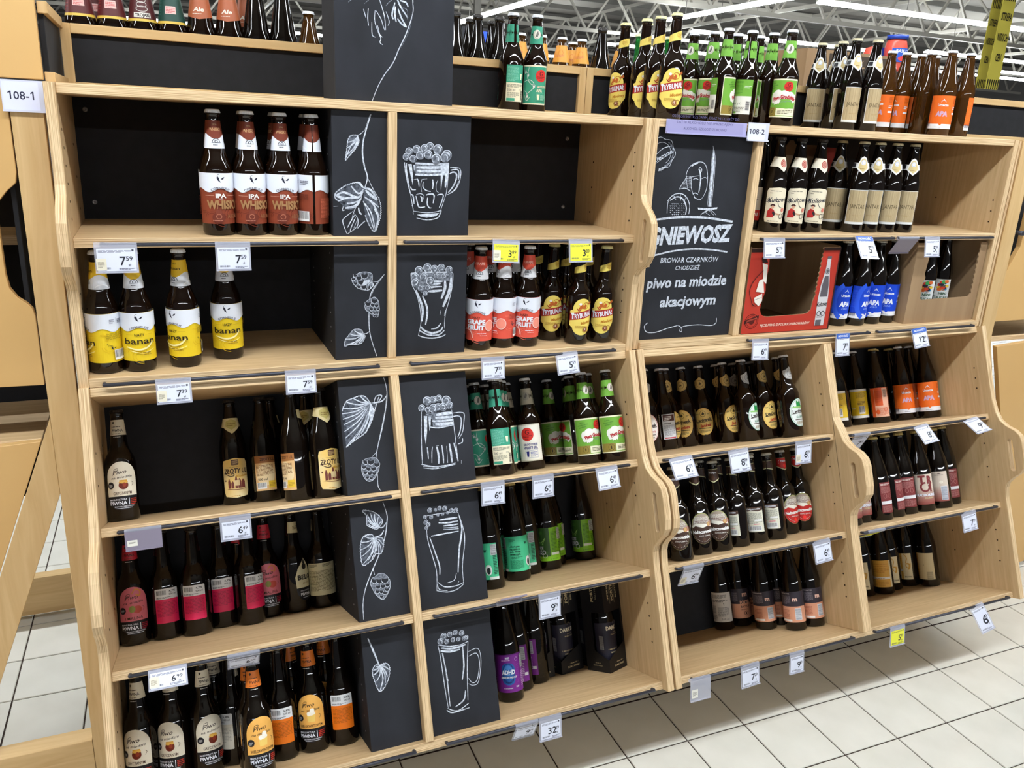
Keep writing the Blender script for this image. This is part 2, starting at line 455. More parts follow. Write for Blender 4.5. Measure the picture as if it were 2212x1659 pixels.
def upperA(part):
    for x0, x1 in ((XL - PT, XL), (XR, XR + PT)):
        part('side_panel', one(MB.prism, upper_profile(ZT, Z2 - TH, YB + 0.03), [slot(-0.046, 1.340, 1.452)], 0, x0, x1, PLY, EDGE))
    part('divider', bx(XD1, XD2, 0.0, YB, Z2, ZT - TH))
    part('top_board', bx(XL, XR, 0.0, 0.41, ZT - TH, ZT))
    part('shelf', bx(XL, XD1, -0.003, YB, Z1 - TH, Z1)); part('shelf', bx(XD2, XR, -0.003, YB, Z1 - TH, Z1))
    part('bottom_board', bx(XL, XR, -0.0115, YB, Z2 - TH, Z2))
    part('back_panel', bx(XL, XR, YB, YB + 0.012, Z2 - TH, ZT - TH, mt=BLACK), 0)
    rail(part, 0.052, 0.622, -0.003, Z1 - 0.012); rail(part, 0.69, 1.275, -0.003, Z1 - 0.012)
    rail(part, 0.03, 0.622, -0.0115, Z2 - 0.012); rail(part, 0.705, 1.275, -0.0115, Z2 - 0.012)
    part('slot_back', bx(XR + 0.012, XR + 0.0195, -0.06, -0.03, 1.33, 1.46), 0)
    holes(part, [(XL, 1), (XR, -1)], [(0.03, z) for z in (1.19, 1.222, 1.254, 1.286, 1.44, 1.475, 1.51, 1.545, 1.58, 1.615)] + [(0.25, z) for z in (1.19, 1.254, 1.44, 1.51, 1.58)], 0)
    screws(part, [(0.025, YB, 1.655), (0.025, YB, 1.445), (1.275, YB, 1.64), (1.275, YB, 1.445)])
cabinet('display_cabinet', 'pale birch plywood upper shelf cabinet with hop and beer mug chalkboards in it', FUP, (0.65, 0.17, Z2 - TH), upperA)
def upperB(part):
    part('side_panel', one(MB.prism, upper_profile(ZT, Z2 - TH, YB + 0.03, -0.002, False), [], 0, Xl - PT, Xl, PLY, EDGE))
    part('side_panel', one(MB.prism, upper_profile(ZT, Z2 - TH, YB + 0.03, -0.002, False), [], 0, Xr, Xr + PT, PLY, EDGE))
    part('divider', bx(Xu1, Xu2, 0.0, YB, Z2, ZT - TH))
    part('top_board', bx(Xl, Xr, 0.0, 0.41, ZT - TH, ZT))
    part('shelf', bx(Xu2, Xr, -0.003, YB, Z1 - TH, Z1))
    part('bottom_board', bx(Xl, Xr, -0.0115, YB, Z2 - TH, Z2))
    part('back_panel', bx(Xl, Xr, YB, YB + 0.012, Z2 - TH, ZT - TH, mt=BLACK), 0)
    rail(part, 1.735, 2.24, -0.003, Z1 - 0.012); rail(part, 2.265, 2.68, -0.003, Z1 - 0.012)
    rail(part, 1.73, 2.20, -0.0115, Z2 - 0.012); rail(part, 2.24, 2.67, -0.0115, Z2 - 0.012)
    holes(part, [(Xr, -1)], [(0.03, z) for z in (1.19, 1.23, 1.44, 1.475, 1.51)] + [(0.25, 1.5)], 0)
cabinet('display_cabinet', 'birch plywood upper shelf cabinet framing the chalk knight sign', FUP, (2.03, 0.17, Z2 - TH), upperB)

def lower(x0, x1, dv, slots, feet):
    def f(part):
        for a, b in ((x0 - PT, x0), (x1, x1 + PT)):
            part('side_panel', one(MB.prism, lower_profile(ZLT, -TH - 0.002, YB + 0.03), [] if (x0 > 1 and a < x0) else [slot(-0.062, 0.405, 0.512)], 0, a, b, PLY, EDGE))
        part('divider', bx(dv[0], dv[1], -0.004, YB, 0, ZLT - TH))
        if x0 > 1:    # the second unit's divider carries the handle curve too
            part('divider_edge', one(MB.prism, [(p, q) for p, q in lower_profile(ZLT - TH, 0.0005, -0.0045, -0.005)], [slot(-0.062, 0.405, 0.512)], 0, dv[0], dv[1], PLY, EDGE))
            part('slot_back', bx(dv[1] - 0.012, dv[1] - 0.001, -0.076, -0.048, 0.395, 0.522), 0)
        part('top_board', bx(x0, x1, 0.0, YB, ZLT - TH, ZLT))
        for z in (Z3, Z4):
            part('shelf', bx(x0, dv[0], 0.0, YB, z - TH, z)); part('shelf', bx(dv[1], x1, 0.0, YB, z - TH, z))
            rail(part, x0 + 0.035, dv[0] - 0.03, 0.0, z - 0.012); rail(part, dv[1] + 0.03, x1 - 0.035, 0.0, z - 0.012)
        part('bottom_board', bx(x0, x1, 0.0, YB, -TH, 0))
        rail(part, x0 + 0.045, dv[0] - 0.03, 0.0, -0.012); rail(part, dv[1] + 0.03, x1 - 0.035, 0.0, -0.012)
        part('back_panel', bx(x0, x1, YB, YB + 0.012, -TH, ZLT, mt=BLACK), 0)
        hz = [(0.03, z) for z in (0.10, 0.135, 0.17, 0.205, 0.385, 0.42, 0.50, 0.535, 0.69, 0.725, 0.76)] + [(0.2, z) for z in (0.12, 0.19, 0.40, 0.47, 0.71, 0.78)]
        holes(part, [(x0, 1), (x1, -1)] + ([(dv[0], -1)] if x0 > 1 else []), hz, 0)
        screws(part, [(x0 + 0.03, YB, 0.79), (x1 - 0.03, YB, 0.79), (x1 - 0.03, YB, 0.36), (x0 + 0.03, YB, 0.08)])
    r = cabinet('display_cabinet', None, FLO, ((x0 + x1) / 2, 0.1, -TH), f)
    inv = (FLO.to_3x3()).inverted()
    for fx, fy in feet:        # levelling feet stand upright under the leaning cabinet
        zt = LO_O.z - TH / math.cos(TA) - (fy - LO_O.y) * math.tan(TA)
        m = MB(); m.lathe([(0.022, 0), (0.023, 0.004), (0.020, 0.010), (0.010, 0.014), (0.006, 0.016), (0.006, zt + 0.012), (0, zt + 0.012)], CHROME, 16)
        o = m.obj('levelling_foot', r)
        o.matrix_parent_inverse = r.matrix_basis.inverted(); o.location = (fx, fy, 0)
    return r
bpy.context.view_layer.update()
ra = lower(XL, XR, (XD1, XD2), 0, [(0.1, -0.06), (0.62, -0.06), (0.72, -0.06), (1.25, -0.06)])
rb = lower(Xl, Xr, (Xe1, Xe2), 0, [(1.42, -0.06), (2.02, -0.06), (2.10, -0.06), (2.64, -0.06)])
setp(ra, 'leaning birch plywood lower shelf cabinet below the tall hop chalkboard'); setp(rb, 'leaning birch plywood lower shelf cabinet under the chalk knight sign')

# risers: low framed black boxes standing on the top boards
def riser(x0, x1, label):
    y0 = 0.372
    root = empty('riser_frame', (x0, y0, ZT), None, label, 'shelf riser', 'framed black risers')
    P_ = lambda nm, *a, **k: bx(*a, **k).obj(nm, root, (-x0, -y0, -ZT), bev=0.001)
    P_('stile', x0, x0 + 0.022, y0, y0 + 0.03, ZT, 1.8405, mt=PINE); P_('stile', x1 - 0.022, x1, y0, y0 + 0.03, ZT, 1.8405, mt=PINE)
    P_('top_rail', x0 + 0.022, x1 - 0.022, y0, y0 + 0.045, 1.8195, 1.8405, mt=PINE); P_('bottom_rail', x0 + 0.022, x1 - 0.022, y0, y0 + 0.03, ZT, ZT + 0.013, mt=PINE)
    P_('panel', x0 + 0.022, x1 - 0.022, y0 + 0.012, y0 + 0.024, ZT + 0.013, 1.8195, mt=BLACK)
riser(-0.012, 1.338, 'wood-framed black riser behind the tall hop chalkboard')
riser(1.340, 2.74, 'wood-framed black riser behind the bottles over the knight sign')
# the far side of the gondola: a deck that carries the bottles seen over the risers
m = MB(); m.box(-0.05, 3.2, 0.425, 1.0, ZT - TH, ZT, PLY, EDGE)
dk = m.obj('rear_deck'); setp(dk, 'plywood deck behind the risers carrying a second row of bottles', 'shelf unit')
m = MB(); m.box(-0.04, 3.19, 0.43, 0.45, 0.03, ZT - TH, BLACK)
m.obj('deck_back_panel', dk)

# ------------------------------------------------------------------ end caps: units that face sideways, seen on their golden sides
def endcap_left():
    yf = 0.05
    root = empty('endcap_unit', (-0.06, yf, 0), None, 'golden-sided end unit on a pine trestle beside the number 108-1', 'shelf unit', 'golden end units')
    P_ = lambda nm, mb, bev=0.001: mb.obj(nm, root, (0.06, -yf, 0), bev=bev)
    P_('post', bx(-0.0875, -0.030, yf, yf + 0.03, 0.0, 1.703, mt=PINE))
    # diagonal leg
    def leg(z): return -0.092 - (0.813 - z) * 0.3755
    P_('leg', one(MB.prism, [(-0.0878, 0.828), (leg(0.0), 0.0), (leg(0.0) - 0.072, 0.0), (-0.0878, 1.012)], [], 1, yf, yf + 0.03, PINE))
    P_('foot_beam', bx(-0.48, -0.0885, yf, yf + 0.05, 0.012, 0.158, mt=PINE))
    m = MB(); prof = [(-0.62, 1.093), (-0.0905, 1.085), (-0.0905, 1.236), (-0.094, 1.252), (-0.103, 1.264), (-0.118, 1.276), (-0.130, 1.296), (-0.134, 1.325), (-0.134, 1.445), (-0.128, 1.472), (-0.112, 1.492), (-0.0945, 1.508), (-0.0905, 1.53), (-0.0905, 1.701), (-0.62, 1.701)]
    m.prism(prof[::-1], [], 1, yf + 0.004, yf + 0.022, GOLD); P_('side_panel', m)
    m = MB(); m.prism([(-0.70, 0.93), (-0.1115, 0.957), (-0.472, -0.003), (-0.95, 0.02)], [], 1, yf + 0.004, yf + 0.022, GOLD); P_('side_panel', m)
    m = MB(); m.box(-0.70, -0.112, yf + 0.0225, 0.36, 0.938, 0.957, PLY, EDGE); P_('top_board', m)
    m = MB(); m.box(-0.70, -0.1, 0.361, 0.37, 0.70, 1.09, BLACK); P_('back_panel', m)
    m = MB(); m.box(-0.62, -0.09, yf + 0.1, 0.36, 1.372, 1.392, PLY, EDGE); P_('shelf', m)
    m = MB(); m.box(-0.108, -0.0985, yf + 0.023, 0.36, 1.0935, 1.68, BLACK); P_('back_panel', m)
    m = MB(); m.box(-0.62, -0.11, 0.30, 0.312, 1.0935, 1.68, BLACK); P_('back_panel', m)
    m = MB(); m.box(-0.60, -0.0245, yf + 0.004, yf + 0.022, 1.706, 1.95, GOLD); P_('riser_panel', m)
    m = MB(); m.box(-0.0235, -0.0135, yf + 0.03, 0.371, 1.71, 1.835, BLACK); P_('riser_board', m)
    for nm, a, b in (('riser_rail', 1.828, 1.85), ('riser_rail', 1.7035, 1.722)):
        m = MB(); m.box(-0.0225, -0.0045, yf + 0.02, 0.371, a, b, PINE); P_(nm, m)
    return root
endcap_left()
def endcap_right():
    x0 = 2.815; yf = 0.05
    root = empty('endcap_unit', (x0 + 0.03, yf, 0), None, 'golden-sided end unit on a pine post with a barcode sticker', 'shelf unit', 'golden end units')
    P_ = lambda nm, mb, bev=0.001: mb.obj(nm, root, (-x0 - 0.03, -yf, 0), bev=bev)
    P_('post', bx(x0, x0 + 0.062, yf, yf + 0.03, 0.0, 1.703, mt=PINE))
    P_('leg', one(MB.prism, [(x0 + 0.0625, 0.83), (x0 + 0.0625, 1.02), (x0 + 0.45, 0.0), (x0 + 0.375, 0.0)], [], 1, yf, yf + 0.03, PINE))
    m = MB(); m.box(x0 - 0.012, x0 - 0.002, yf + 0.004, 0.36, 1.03, 1.7, PLY, EDGE); P_('back_panel', m)
    m = MB(); prof = [(x0 + 0.064, 1.085), (x0 + 0.6, 1.085), (x0 + 0.6, 1.701), (x0 + 0.064, 1.701), (x0 + 0.064, 1.56), (x0 + 0.085, 1.52), (x0 + 0.11, 1.49), (x0 + 0.11, 1.35), (x0 + 0.09, 1.31), (x0 + 0.064, 1.26)]
    m.prism(prof, [], 1, yf + 0.004, yf + 0.022, GOLD); P_('side_panel', m)
    m = MB(); m.prism([(x0 + 0.108, 0.99), (x0 + 0.64, 1.02), (x0 + 0.9, 0.06), (x0 + 0.50, -0.0 + 0.02)], [], 1, yf + 0.004, yf + 0.022, GOLD); P_('side_panel', m)
    m = MB(); m.box(x0 + 0.07, x0 + 0.6, yf + 0.03, 0.36, 1.002, 1.02, PLY, EDGE); P_('top_board', m)
    m = MB(); m.box(x0 + 0.07, x0 + 0.6, 0.30, 0.312, 1.0, 1.68, BLACK); P_('back_panel', m)
    m = MB(); m.box(x0 - 0.01, x0 + 0.6, 0.36, 0.39, 1.7035, 1.722, PINE); P_('riser_rail', m)
    m = MB(); m.box(x0 - 0.01, x0 + 0.6, 0.372, 0.384, 1.722, 1.835, BLACK); P_('riser_board', m)
    m = MB(); m.box(x0 - 0.01, x0 + 0.6, 0.36, 0.40, 1.828, 1.85, PINE); P_('riser_rail', m)
    m = MB(); m.cyl((x0 + 0.075, yf - 0.02, 1.40), (x0 + 0.075, yf + 0.02, 1.40), 0.008, RAIL, 10); P_('knob', m, 0)
    L = Lab(); L.rect(-9, -28, 9, 28, (226, 226, 232)); L.bar(-5, -20, 9, 38, None, (60, 60, 70), True)
    st = link('barcode_sticker', L.build('barcode_sticker', lambda x, y, o: (x0 - 0.0123 - o / 1000, 0.20 - x / 1000 * 1.5, 1.60 + y / 1000)), root, (-x0 - 0.03, -yf, 0))
endcap_right()
# back-to-back trestle behind, seen through the legs: a beam near the floor
m = MB(); m.box(-0.9, 3.2, 0.93, 0.97, 0.02, 0.155, PINE)
setp(m.obj('trestle_beam'), 'pale wooden floor beam seen between the trestle legs', 'beam')
# ------------------------------------------------------------------ chalkboards
CH = noise_mat('chalk_white', (150, 157, 172), (226, 232, 242), (1, 1, 1), 160.0, 3, 0.95, 0.25, 0.7, 0.05, coord='Object')
CD = noise_mat('chalk_faint', (62, 66, 74), (150, 156, 168), (1, 1, 1), 190.0, 3, 0.95, 0.3, 0.75, 0.05, coord='Object')
CF = noise_mat('chalk_smudge', (40, 42, 48), (112, 118, 130), (1, 1, 1), 120.0, 4, 0.95, 0.3, 0.75, 0.05, coord='Object')
def zoomer(ox, oy, k): return lambda x, y: (ox + x / k, oy + y / k)
class Chalk:
    """strokes given in pixels of the photo, kept as mm on the board's own plane"""
    def __init__(s, zf, lower, yplane):
        s.zf = zf; s.lab = Lab(); s.low = lower; s.y = yplane
    def pt(s, x, y):
        px, py = s.zf(x, y)
        p = LY(px, py, s.y) if s.low else PY(px, py, s.y)
        return (p.x * 1000, p.z * 1000)
    def st(s, pts, w=2.0, col=CH, sub=4, taper=True):
        s.lab.stroke([s.pt(*p) for p in pts], w, col, sub, taper); return s
    def pg(s, pts, col=CH): s.lab.poly([s.pt(*p) for p in pts], col); return s
    def bub(s, x, y, r, col=CD):
        a = s.pt(x, y); b = s.pt(x + r, y); R = math.hypot(a[0] - b[0], a[1] - b[1])
        rnd = random.Random(int(x * 31 + y))
        s.lab.ell(a[0], a[1], R, R, col, n=14)
        s.lab.ring(a[0], a[1], R * .92, R * .92, max(R * .16, .7), CH, 20, 200 + rnd.randint(0, 60), 12)
        s.lab.ring(a[0], a[1], R * .5, R * .5, max(R * .22, .6), CH, -120 + rnd.randint(0, 90), 110, 9)
    def done(s, parent, base):
        y = s.y
        me = s.lab.build('chalk_drawing', lambda x, z, o: (x / 1000, y - o / 1000, z / 1000), 0, 0.3, 0.03, None)
        return link('chalk_drawing', me, parent, (-base[0], -base[1], -base[2]))
def chalkboard(name, x0, x1, y0, y1, z0, z1, frame, label, cat='chalkboard', group='chalkboards among the beer', pins=True):
    base = (x0, y0, z0)
    root = empty(name, frame @ Vector(base), frame.to_euler(), label, cat, group)
    m = MB(); m.box(x0, x1, y0, y0 + 0.006, z0, z1, SLATE); m.obj('front_board', root, tuple(-b for b in base), bev=0.0006)
    for xa, xb in ((x0, x0 + 0.004), (x1 - 0.004, x1)):
        m = MB(); m.box(xa, xb, y0 + 0.0062, y1, z0, z1, BLACK); m.obj('side_board', root, tuple(-b for b in base))
    if pins:
        m = MB()
        for k in range(7):
            z = z0 + 0.035 + k * (z1 - z0 - 0.06) / 6
            for yy in (y0 + 0.05, y1 - 0.06): m.cyl((x0 + 0.0002, yy, z), (x0 - 0.0005, yy, z), 0.0022, SCREW, 6)
        setp(m.obj('pin_hole', root, tuple(-b for b in base)), kind='stuff')
    return root, base
B_X0, B_X1 = 0.5265, XD1 - 0.0005          # hop column, against the divider
M_X0, M_X1 = XD2 + 0.0006, 0.853          # mug column
yb_ = 0.0285
# tall board on top
r, b = chalkboard('tall_chalkboard', 0.5405, 0.811, 0.03, 0.17, ZT, 2.16, FUP, 'tall chalkboard box with a drooping hop vine standing on the top ledge', pins=False)
c = Chalk(zoomer(720, 0, 7.215), False, 0.03)
c.st([(1215, -420), (1232, -200), (1238, 0), (1243, 170), (1205, 330), (1120, 560), (1015, 780), (930, 980), (800, 1160), (690, 1360), (600, 1590)], 2.2)
c.st([(1250, 0), (1225, 300), (1165, 520), (1060, 740)], 1.0, CD)
for p in ([(470, 140), (485, 200), (510, 280)], [(545, 130), (535, 280), (550, 400)], [(600, 340), (605, 540), (660, 580)], [(650, 160), (645, 330), (700, 500), (740, 600), (725, 660), (770, 700)], [(700, -60), (760, 120), (800, 280), (815, 470)], [(660, 160), (740, 290), (775, 400), (800, 470)], [(820, 180), (870, 330), (850, 400)], [(690, 400), (720, 530), (765, 580)]): c.st(p, 1.8)
for p in ([(985, -40), (1040, 90), (1160, 280)], [(960, 40), (915, 220), (935, 300)], [(965, 100), (960, 240), (980, 345)], [(1010, 140), (1060, 280), (1140, 425)], [(1040, 10), (1130, 40), (1165, 110)], [(1000, 290), (1060, 370), (1140, 425)]): c.st(p, 3.6)
for p in ([(820, 90), (860, 40), (960, -40)], [(1060, 110), (1150, 160), (1150, 300)], [(480, 60), (640, -80)], [(230, 35), (300, -20), (420, -90)]): c.st(p, 1.6, CD)
c.done(r, b)
# hop column and mug column, five rows
rows = [(False, Z1, ZT - TH - 0.001), (False, Z2, Z1 - TH - 0.001), (True, Z3, ZLT - TH - 0.001), (True, Z4, Z3 - TH - 0.001), (True, Z5, Z4 - TH - 0.001)]
hop_lab = ['hop chalkboard with a big leaf and one small leaf, top shelf', 'hop chalkboard with two cones above a leaf, second shelf', 'hop chalkboard with a large leaf over one cone, third shelf', 'hop chalkboard with two leaves above a cone, fourth shelf', 'hop chalkboard with one small hanging leaf, bottom shelf']
mug_lab = ['chalkboard of a dimpled beer mug under round froth, top shelf', 'chalkboard of a flared beer glass without handle, second shelf', 'chalkboard of a ribbed straight mug with square handle, third shelf', 'chalkboard of a tall curved wheat beer glass, fourth shelf', 'chalkboard of a slim tapering mug with long handle, bottom shelf']
hb = []; mb_ = []
for k, (low, z0, z1) in enumerate(rows):
    fr = FLO if low else FUP; y0 = 0.022 if low else 0.012
    hb.append(chalkboard('hop_chalkboard', B_X0, B_X1, y0, YB - 0.002, z0, z1, fr, hop_lab[k]))
    mb_.append(chalkboard('mug_chalkboard', M_X0, M_X1, y0, YB - 0.002, z0, z1, fr, mug_lab[k], pins=False))
YU, YL = 0.012, 0.022
# row 1: dimpled mug
c = Chalk(zoomer(855, 260, 6.506), False, YU)
c.pg([(270, 600), (745, 590), (742, 775), (270, 775)], CD)
for p, w in (([(275, 600), (480, 615), (745, 605)], 5), ([(290, 660), (500, 665), (745, 655)], 7), ([(290, 708), (500, 715), (745, 710)], 6), ([(270, 762), (450, 768), (742, 755)], 5)): c.st(p, w)
c.st([(690, 600), (690, 770)], 14, CH, 2, False)
c.pg([(628, 600), (685, 600), (660, 800), (632, 985)]); c.pg([(698, 610), (748, 610), (735, 800), (702, 950), (690, 930)]); c.pg([(172, 615), (222, 615), (244, 800), (236, 908)]); c.pg([(245, 625), (270, 625), (258, 725)])
for p, w in (([(120, 590), (140, 750), (185, 950), (205, 1030)], 3), ([(150, 600), (150, 720), (190, 930)], 3), ([(745, 600), (735, 780), (715, 980), (700, 1050), (640, 1230), (620, 1290)], 1.6), ([(205, 1030), (225, 1150), (250, 1290)], 1.6),
             ([(300, 820), (318, 860), (326, 930)], 3), ([(365, 835), (350, 900), (362, 1005)], 1.4), ([(385, 860), (380, 930), (420, 980), (490, 1000)], 2.6), ([(517, 830), (522, 900), (514, 965)], 3.4), ([(590, 840), (565, 900), (568, 985), (600, 1015)], 1.4), ([(205, 930), (225, 970), (280, 975)], 3), ([(225, 840), (300, 822)], 1.2), ([(360, 830), (440, 822)], 1.2), ([(690, 855), (690, 940)], 2.4),
             ([(205, 1040), (240, 1060), (256, 1175)], 3.2), ([(280, 1060), (305, 1170), (330, 1222), (410, 1215)], 3), ([(285, 1040), (350, 1030), (395, 1060), (385, 1110)], 1.8), ([(340, 1070), (362, 1085), (364, 1145)], 3.2), ([(425, 1050), (470, 1035), (535, 1050), (522, 1165)], 3.6), ([(445, 1085), (440, 1170), (465, 1225), (500, 1230)], 3), ([(580, 1055), (610, 1040), (665, 1050), (640, 1150), (608, 1225)], 3), ([(225, 1190), (245, 1250)], 2),
             ([(255, 1275), (420, 1297), (560, 1285), (635, 1262)], 2), ([(290, 1372), (430, 1398), (560, 1380), (612, 1345)], 2.4), ([(638, 1265), (625, 1310), (600, 1342)], 2), ([(240, 1290), (248, 1320)], 1.6),
             ([(760, 662), (850, 665), (905, 690), (908, 790), (865, 930), (790, 1010), (712, 1045)], 1.8), ([(755, 752), (790, 730), (838, 738), (852, 800), (810, 915), (735, 1015)], 4), ([(770, 700), (860, 690), (885, 740), (880, 830)], 3.2), ([(880, 850), (835, 960), (760, 1020)], 2)): c.st(p, w)
c.pg([(295, 1325), (420, 1312), (610, 1300), (560, 1345), (430, 1368), (350, 1352)])
for q in ((480, 368, 56), (400, 392, 52), (290, 408, 56), (185, 437, 54), (590, 408, 66), (715, 490, 70), (455, 485, 60), (340, 492, 58), (240, 540, 50), (565, 540, 66), (690, 520, 66), (143, 513, 50)): c.bub(*q)
c.done(*mb_[0])
# row 2: flared glass
c = Chalk(zoomer(715, 530, 6.636), False, YU)
c.pg([(1145, 395), (1745, 390), (1740, 500), (1590, 520), (1400, 660), (1300, 680), (1180, 590), (1150, 500)], CD)
for p, w in (([(1150, 400), (1400, 385), (1740, 385)], 4), ([(1400, 520), (1500, 515), (1600, 515)], 5), ([(1420, 560), (1500, 552), (1570, 548)], 4), ([(1400, 610), (1480, 595), (1590, 590)], 4), ([(1390, 658), (1480, 655), (1595, 645)], 6),
             ([(1632, 500), (1632, 620), (1580, 765)], 7), ([(1725, 460), (1700, 640), (1605, 880)], 8), ([(1750, 400), (1742, 560), (1690, 800), (1645, 950), (1625, 1130), (1630, 1195)], 1.6), ([(1142, 400), (1160, 560), (1222, 690), (1275, 900), (1290, 1100), (1250, 1290)], 1.8),
             ([(1215, 640), (1290, 820), (1315, 940), (1300, 1090)], 6), ([(1310, 720), (1370, 870), (1378, 990), (1355, 1135)], 5), ([(1640, 930), (1625, 1010)], 2.6), ([(1575, 930), (1560, 1000)], 1.6),
             ([(1248, 1290), (1350, 1322), (1480, 1328), (1600, 1300), (1642, 1270)], 3.2), ([(1285, 1165), (1340, 1220), (1440, 1255), (1560, 1228), (1602, 1165)], 5), ([(1435, 1198), (1520, 1180), (1575, 1112)], 3.6), ([(1268, 1220), (1390, 1280), (1540, 1282), (1625, 1215)], 4)): c.st(p, w)
for q in ((1260, 360, 60), (1380, 318, 60), (1480, 338, 55), (1580, 322, 55), (1690, 348, 50), (1200, 450, 58), (1210, 530, 55), (1330, 450, 58), (1420, 510, 58), (1510, 440, 40), (1620, 440, 40), (1290, 610, 45), (1390, 610, 40), (1350, 690, 36)): c.bub(*q)
c.done(*mb_[1])
# row 3: ribbed mug
c = Chalk(zoomer(730, 800, 3.4), True, YL)
c.pg([(640, 320), (835, 300), (850, 400), (700, 425), (690, 360)], CD)
for p, w in (([(613, 300), (612, 500), (620, 690)], 2), ([(835, 290), (850, 400), (866, 530), (882, 662)], 1.8), ([(720, 330), (780, 318), (838, 312)], 8), ([(715, 350), (780, 345), (845, 342)], 6), ([(690, 372), (760, 372), (848, 362)], 5), ([(715, 395), (780, 395), (850, 385)], 8), ([(670, 415), (740, 422), (850, 400)], 3),
             ([(570 + 85, 565), (660, 600), (664, 652)], 3), ([(695, 560), (690, 600), (690, 680)], 2.4), ([(725, 560), (738, 620), (740, 688)], 5), ([(762, 548), (772, 620), (776, 682)], 3.4), ([(798, 556), (806, 680)], 2), ([(818, 538), (830, 610), (838, 678)], 5.4), ([(850, 532), (868, 600), (882, 668)], 4), ([(720, 555), (740, 552)], 1.4),
             ([(613, 690), (700, 706), (800, 698), (862, 680)], 3), ([(625, 716), (720, 722), (862, 690)], 2), ([(625, 705), (740, 712)], 2), ([(842, 315), (890, 308), (925, 318), (925, 370), (915, 450), (888, 500)], 2.2), ([(846, 338), (885, 335), (905, 360), (898, 440), (880, 490)], 3), ([(915, 500), (912, 528), (880, 542)], 2.6), ([(905, 660), (905, 685)], 1.2)): c.st(p, w)
c.pg([(630, 335), (655, 335), (655, 440), (645, 545), (634, 480)]); c.pg([(662, 340), (682, 340), (680, 400), (672, 448)])
for q in ((655, 225, 32), (700, 215, 26), (740, 205, 24), (795, 222, 34), (820, 258, 26), (615, 278, 26), (700, 280, 32), (770, 270, 30), (735, 268, 26), (660, 290, 22)): c.bub(*q)
c.done(*mb_[2])
# row 4: tall curved glass
c = Chalk(zoomer(740, 1070, 3.4), True, YL)
for p, w in (([(710, 182), (780, 172), (842, 163)], 5), ([(705, 202), (780, 200), (846, 188)], 4), ([(740, 225), (800, 218), (850, 210)], 4), ([(742, 240), (850, 232)], 3), ([(740, 252), (852, 245)], 3), ([(650, 300), (730, 285), (852, 262)], 3.4), ([(615, 170), (622, 310), (658, 440), (690, 560), (692, 702)], 2), ([(640, 310), (690, 450), (712, 520), (714, 582)], 3.4),
             ([(848, 130), (888, 250), (896, 350), (880, 520), (890, 652)], 2.2), ([(856, 150), (876, 250), (856, 400), (848, 565)], 4.4), ([(690, 700), (770, 710), (840, 690), (890, 650)], 2.4), ([(700, 638), (750, 672), (830, 665), (888, 640)], 2.6), ([(770, 642), (820, 622), (836, 570)], 1.8), ([(845, 645), (855, 630)], 2), ([(695, 650), (710, 690), (770, 700)], 2), ([(620, 150), (740, 130), (850, 125)], 2)): c.st(p, w, CH if w < 5 else CH)
for q in ((640, 110, 18), (682, 108, 13), (712, 95, 16), (750, 96, 18), (800, 112, 17), (832, 110, 18), (605, 160, 15), (612, 200, 18), (630, 215, 16), (650, 160, 15), (700, 145, 11), (735, 140, 11), (770, 128, 11), (615, 240, 14)): c.bub(*q)
c.done(*mb_[3])
# row 5: slim mug
c = Chalk(zoomer(770, 1310, 2.975), True, YL)
for p, w in (([(523, 248), (600, 256), (670, 245), (716, 224)], 2.2), ([(545, 268), (620, 270), (700, 245)], 5), ([(540, 286), (600, 290), (665, 275)], 5), ([(523, 250), (540, 330), (568, 520), (590, 652)], 2.2), ([(550, 300), (576, 420), (602, 642)], 3), ([(716, 224), (712, 400), (716, 602)], 2.2), ([(682, 258), (690, 380), (680, 470)], 4), ([(700, 540), (690, 600), (636, 645)], 3.4), ([(580, 666), (620, 682), (725, 650)], 3), ([(585, 655), (650, 670), (722, 620)], 2.4), ([(714, 292), (780, 270), (800, 350), (785, 480), (750, 506), (720, 496)], 1.8), ([(720, 320), (770, 300), (790, 362), (776, 468), (745, 490), (720, 460)], 2), ([(555, 300), (590, 480)], 1.6)): c.st(p, w)
for q in ((560, 192, 20), (600, 180, 17), (635, 168, 16), (676, 172, 18), (705, 200, 15), (540, 225, 20), (580, 225, 16), (620, 214, 15), (655, 210, 14), (690, 205, 14)): c.bub(*q)
c.done(*mb_[4])
# hop drawings
def veins(c, hub, tips, w=1.6, col=CH, bend=0.12):
    for i, t in enumerate(tips):
        mx = (hub[0] + t[0]) / 2 + (t[1] - hub[1]) * bend; my = (hub[1] + t[1]) / 2 - (t[0] - hub[0]) * bend
        c.st([hub, (mx, my), t], w, col)
def jag(c, pts, w=1.4, d=9, col=CH, fill=False):
    """toothed leaf edge"""
    P = smooth_pts(pts, 4); out = []
    if fill: c.pg(P, CF)
    for i, p in enumerate(P):
        out.append(p)
        if i + 1 < len(P):
            q = P[i + 1]; dx, dy = q[0] - p[0], q[1] - p[1]; l = math.hypot(dx, dy) or 1
            out.append((p[0] + dx * .7 + dy / l * d, p[1] + dy * .7 - dx / l * d))
    c.st(out, w, col, 1, False)
def cone(c, outline, rows_, w=1.3):
    c.pg(smooth_pts(outline + [outline[0]], 4)[:-1], CD)
    c.st(outline + [outline[0]], w)
    for x, y, r in rows_:
        c.pg([(x - r, y - r * .5), (x - r * .9, y + r * .45), (x, y + r), (x + r * .9, y + r * .45), (x + r, y - r * .5), (x, y - r * .2)], SLATE)
        c.st([(x - r, y - r * .5), (x - r * .9, y + r * .45), (x, y + r), (x + r * .9, y + r * .45), (x + r, y - r * .5)], w, CH, 3)
c = Chalk(zoomer(700, 240, 5.925), False, YU)
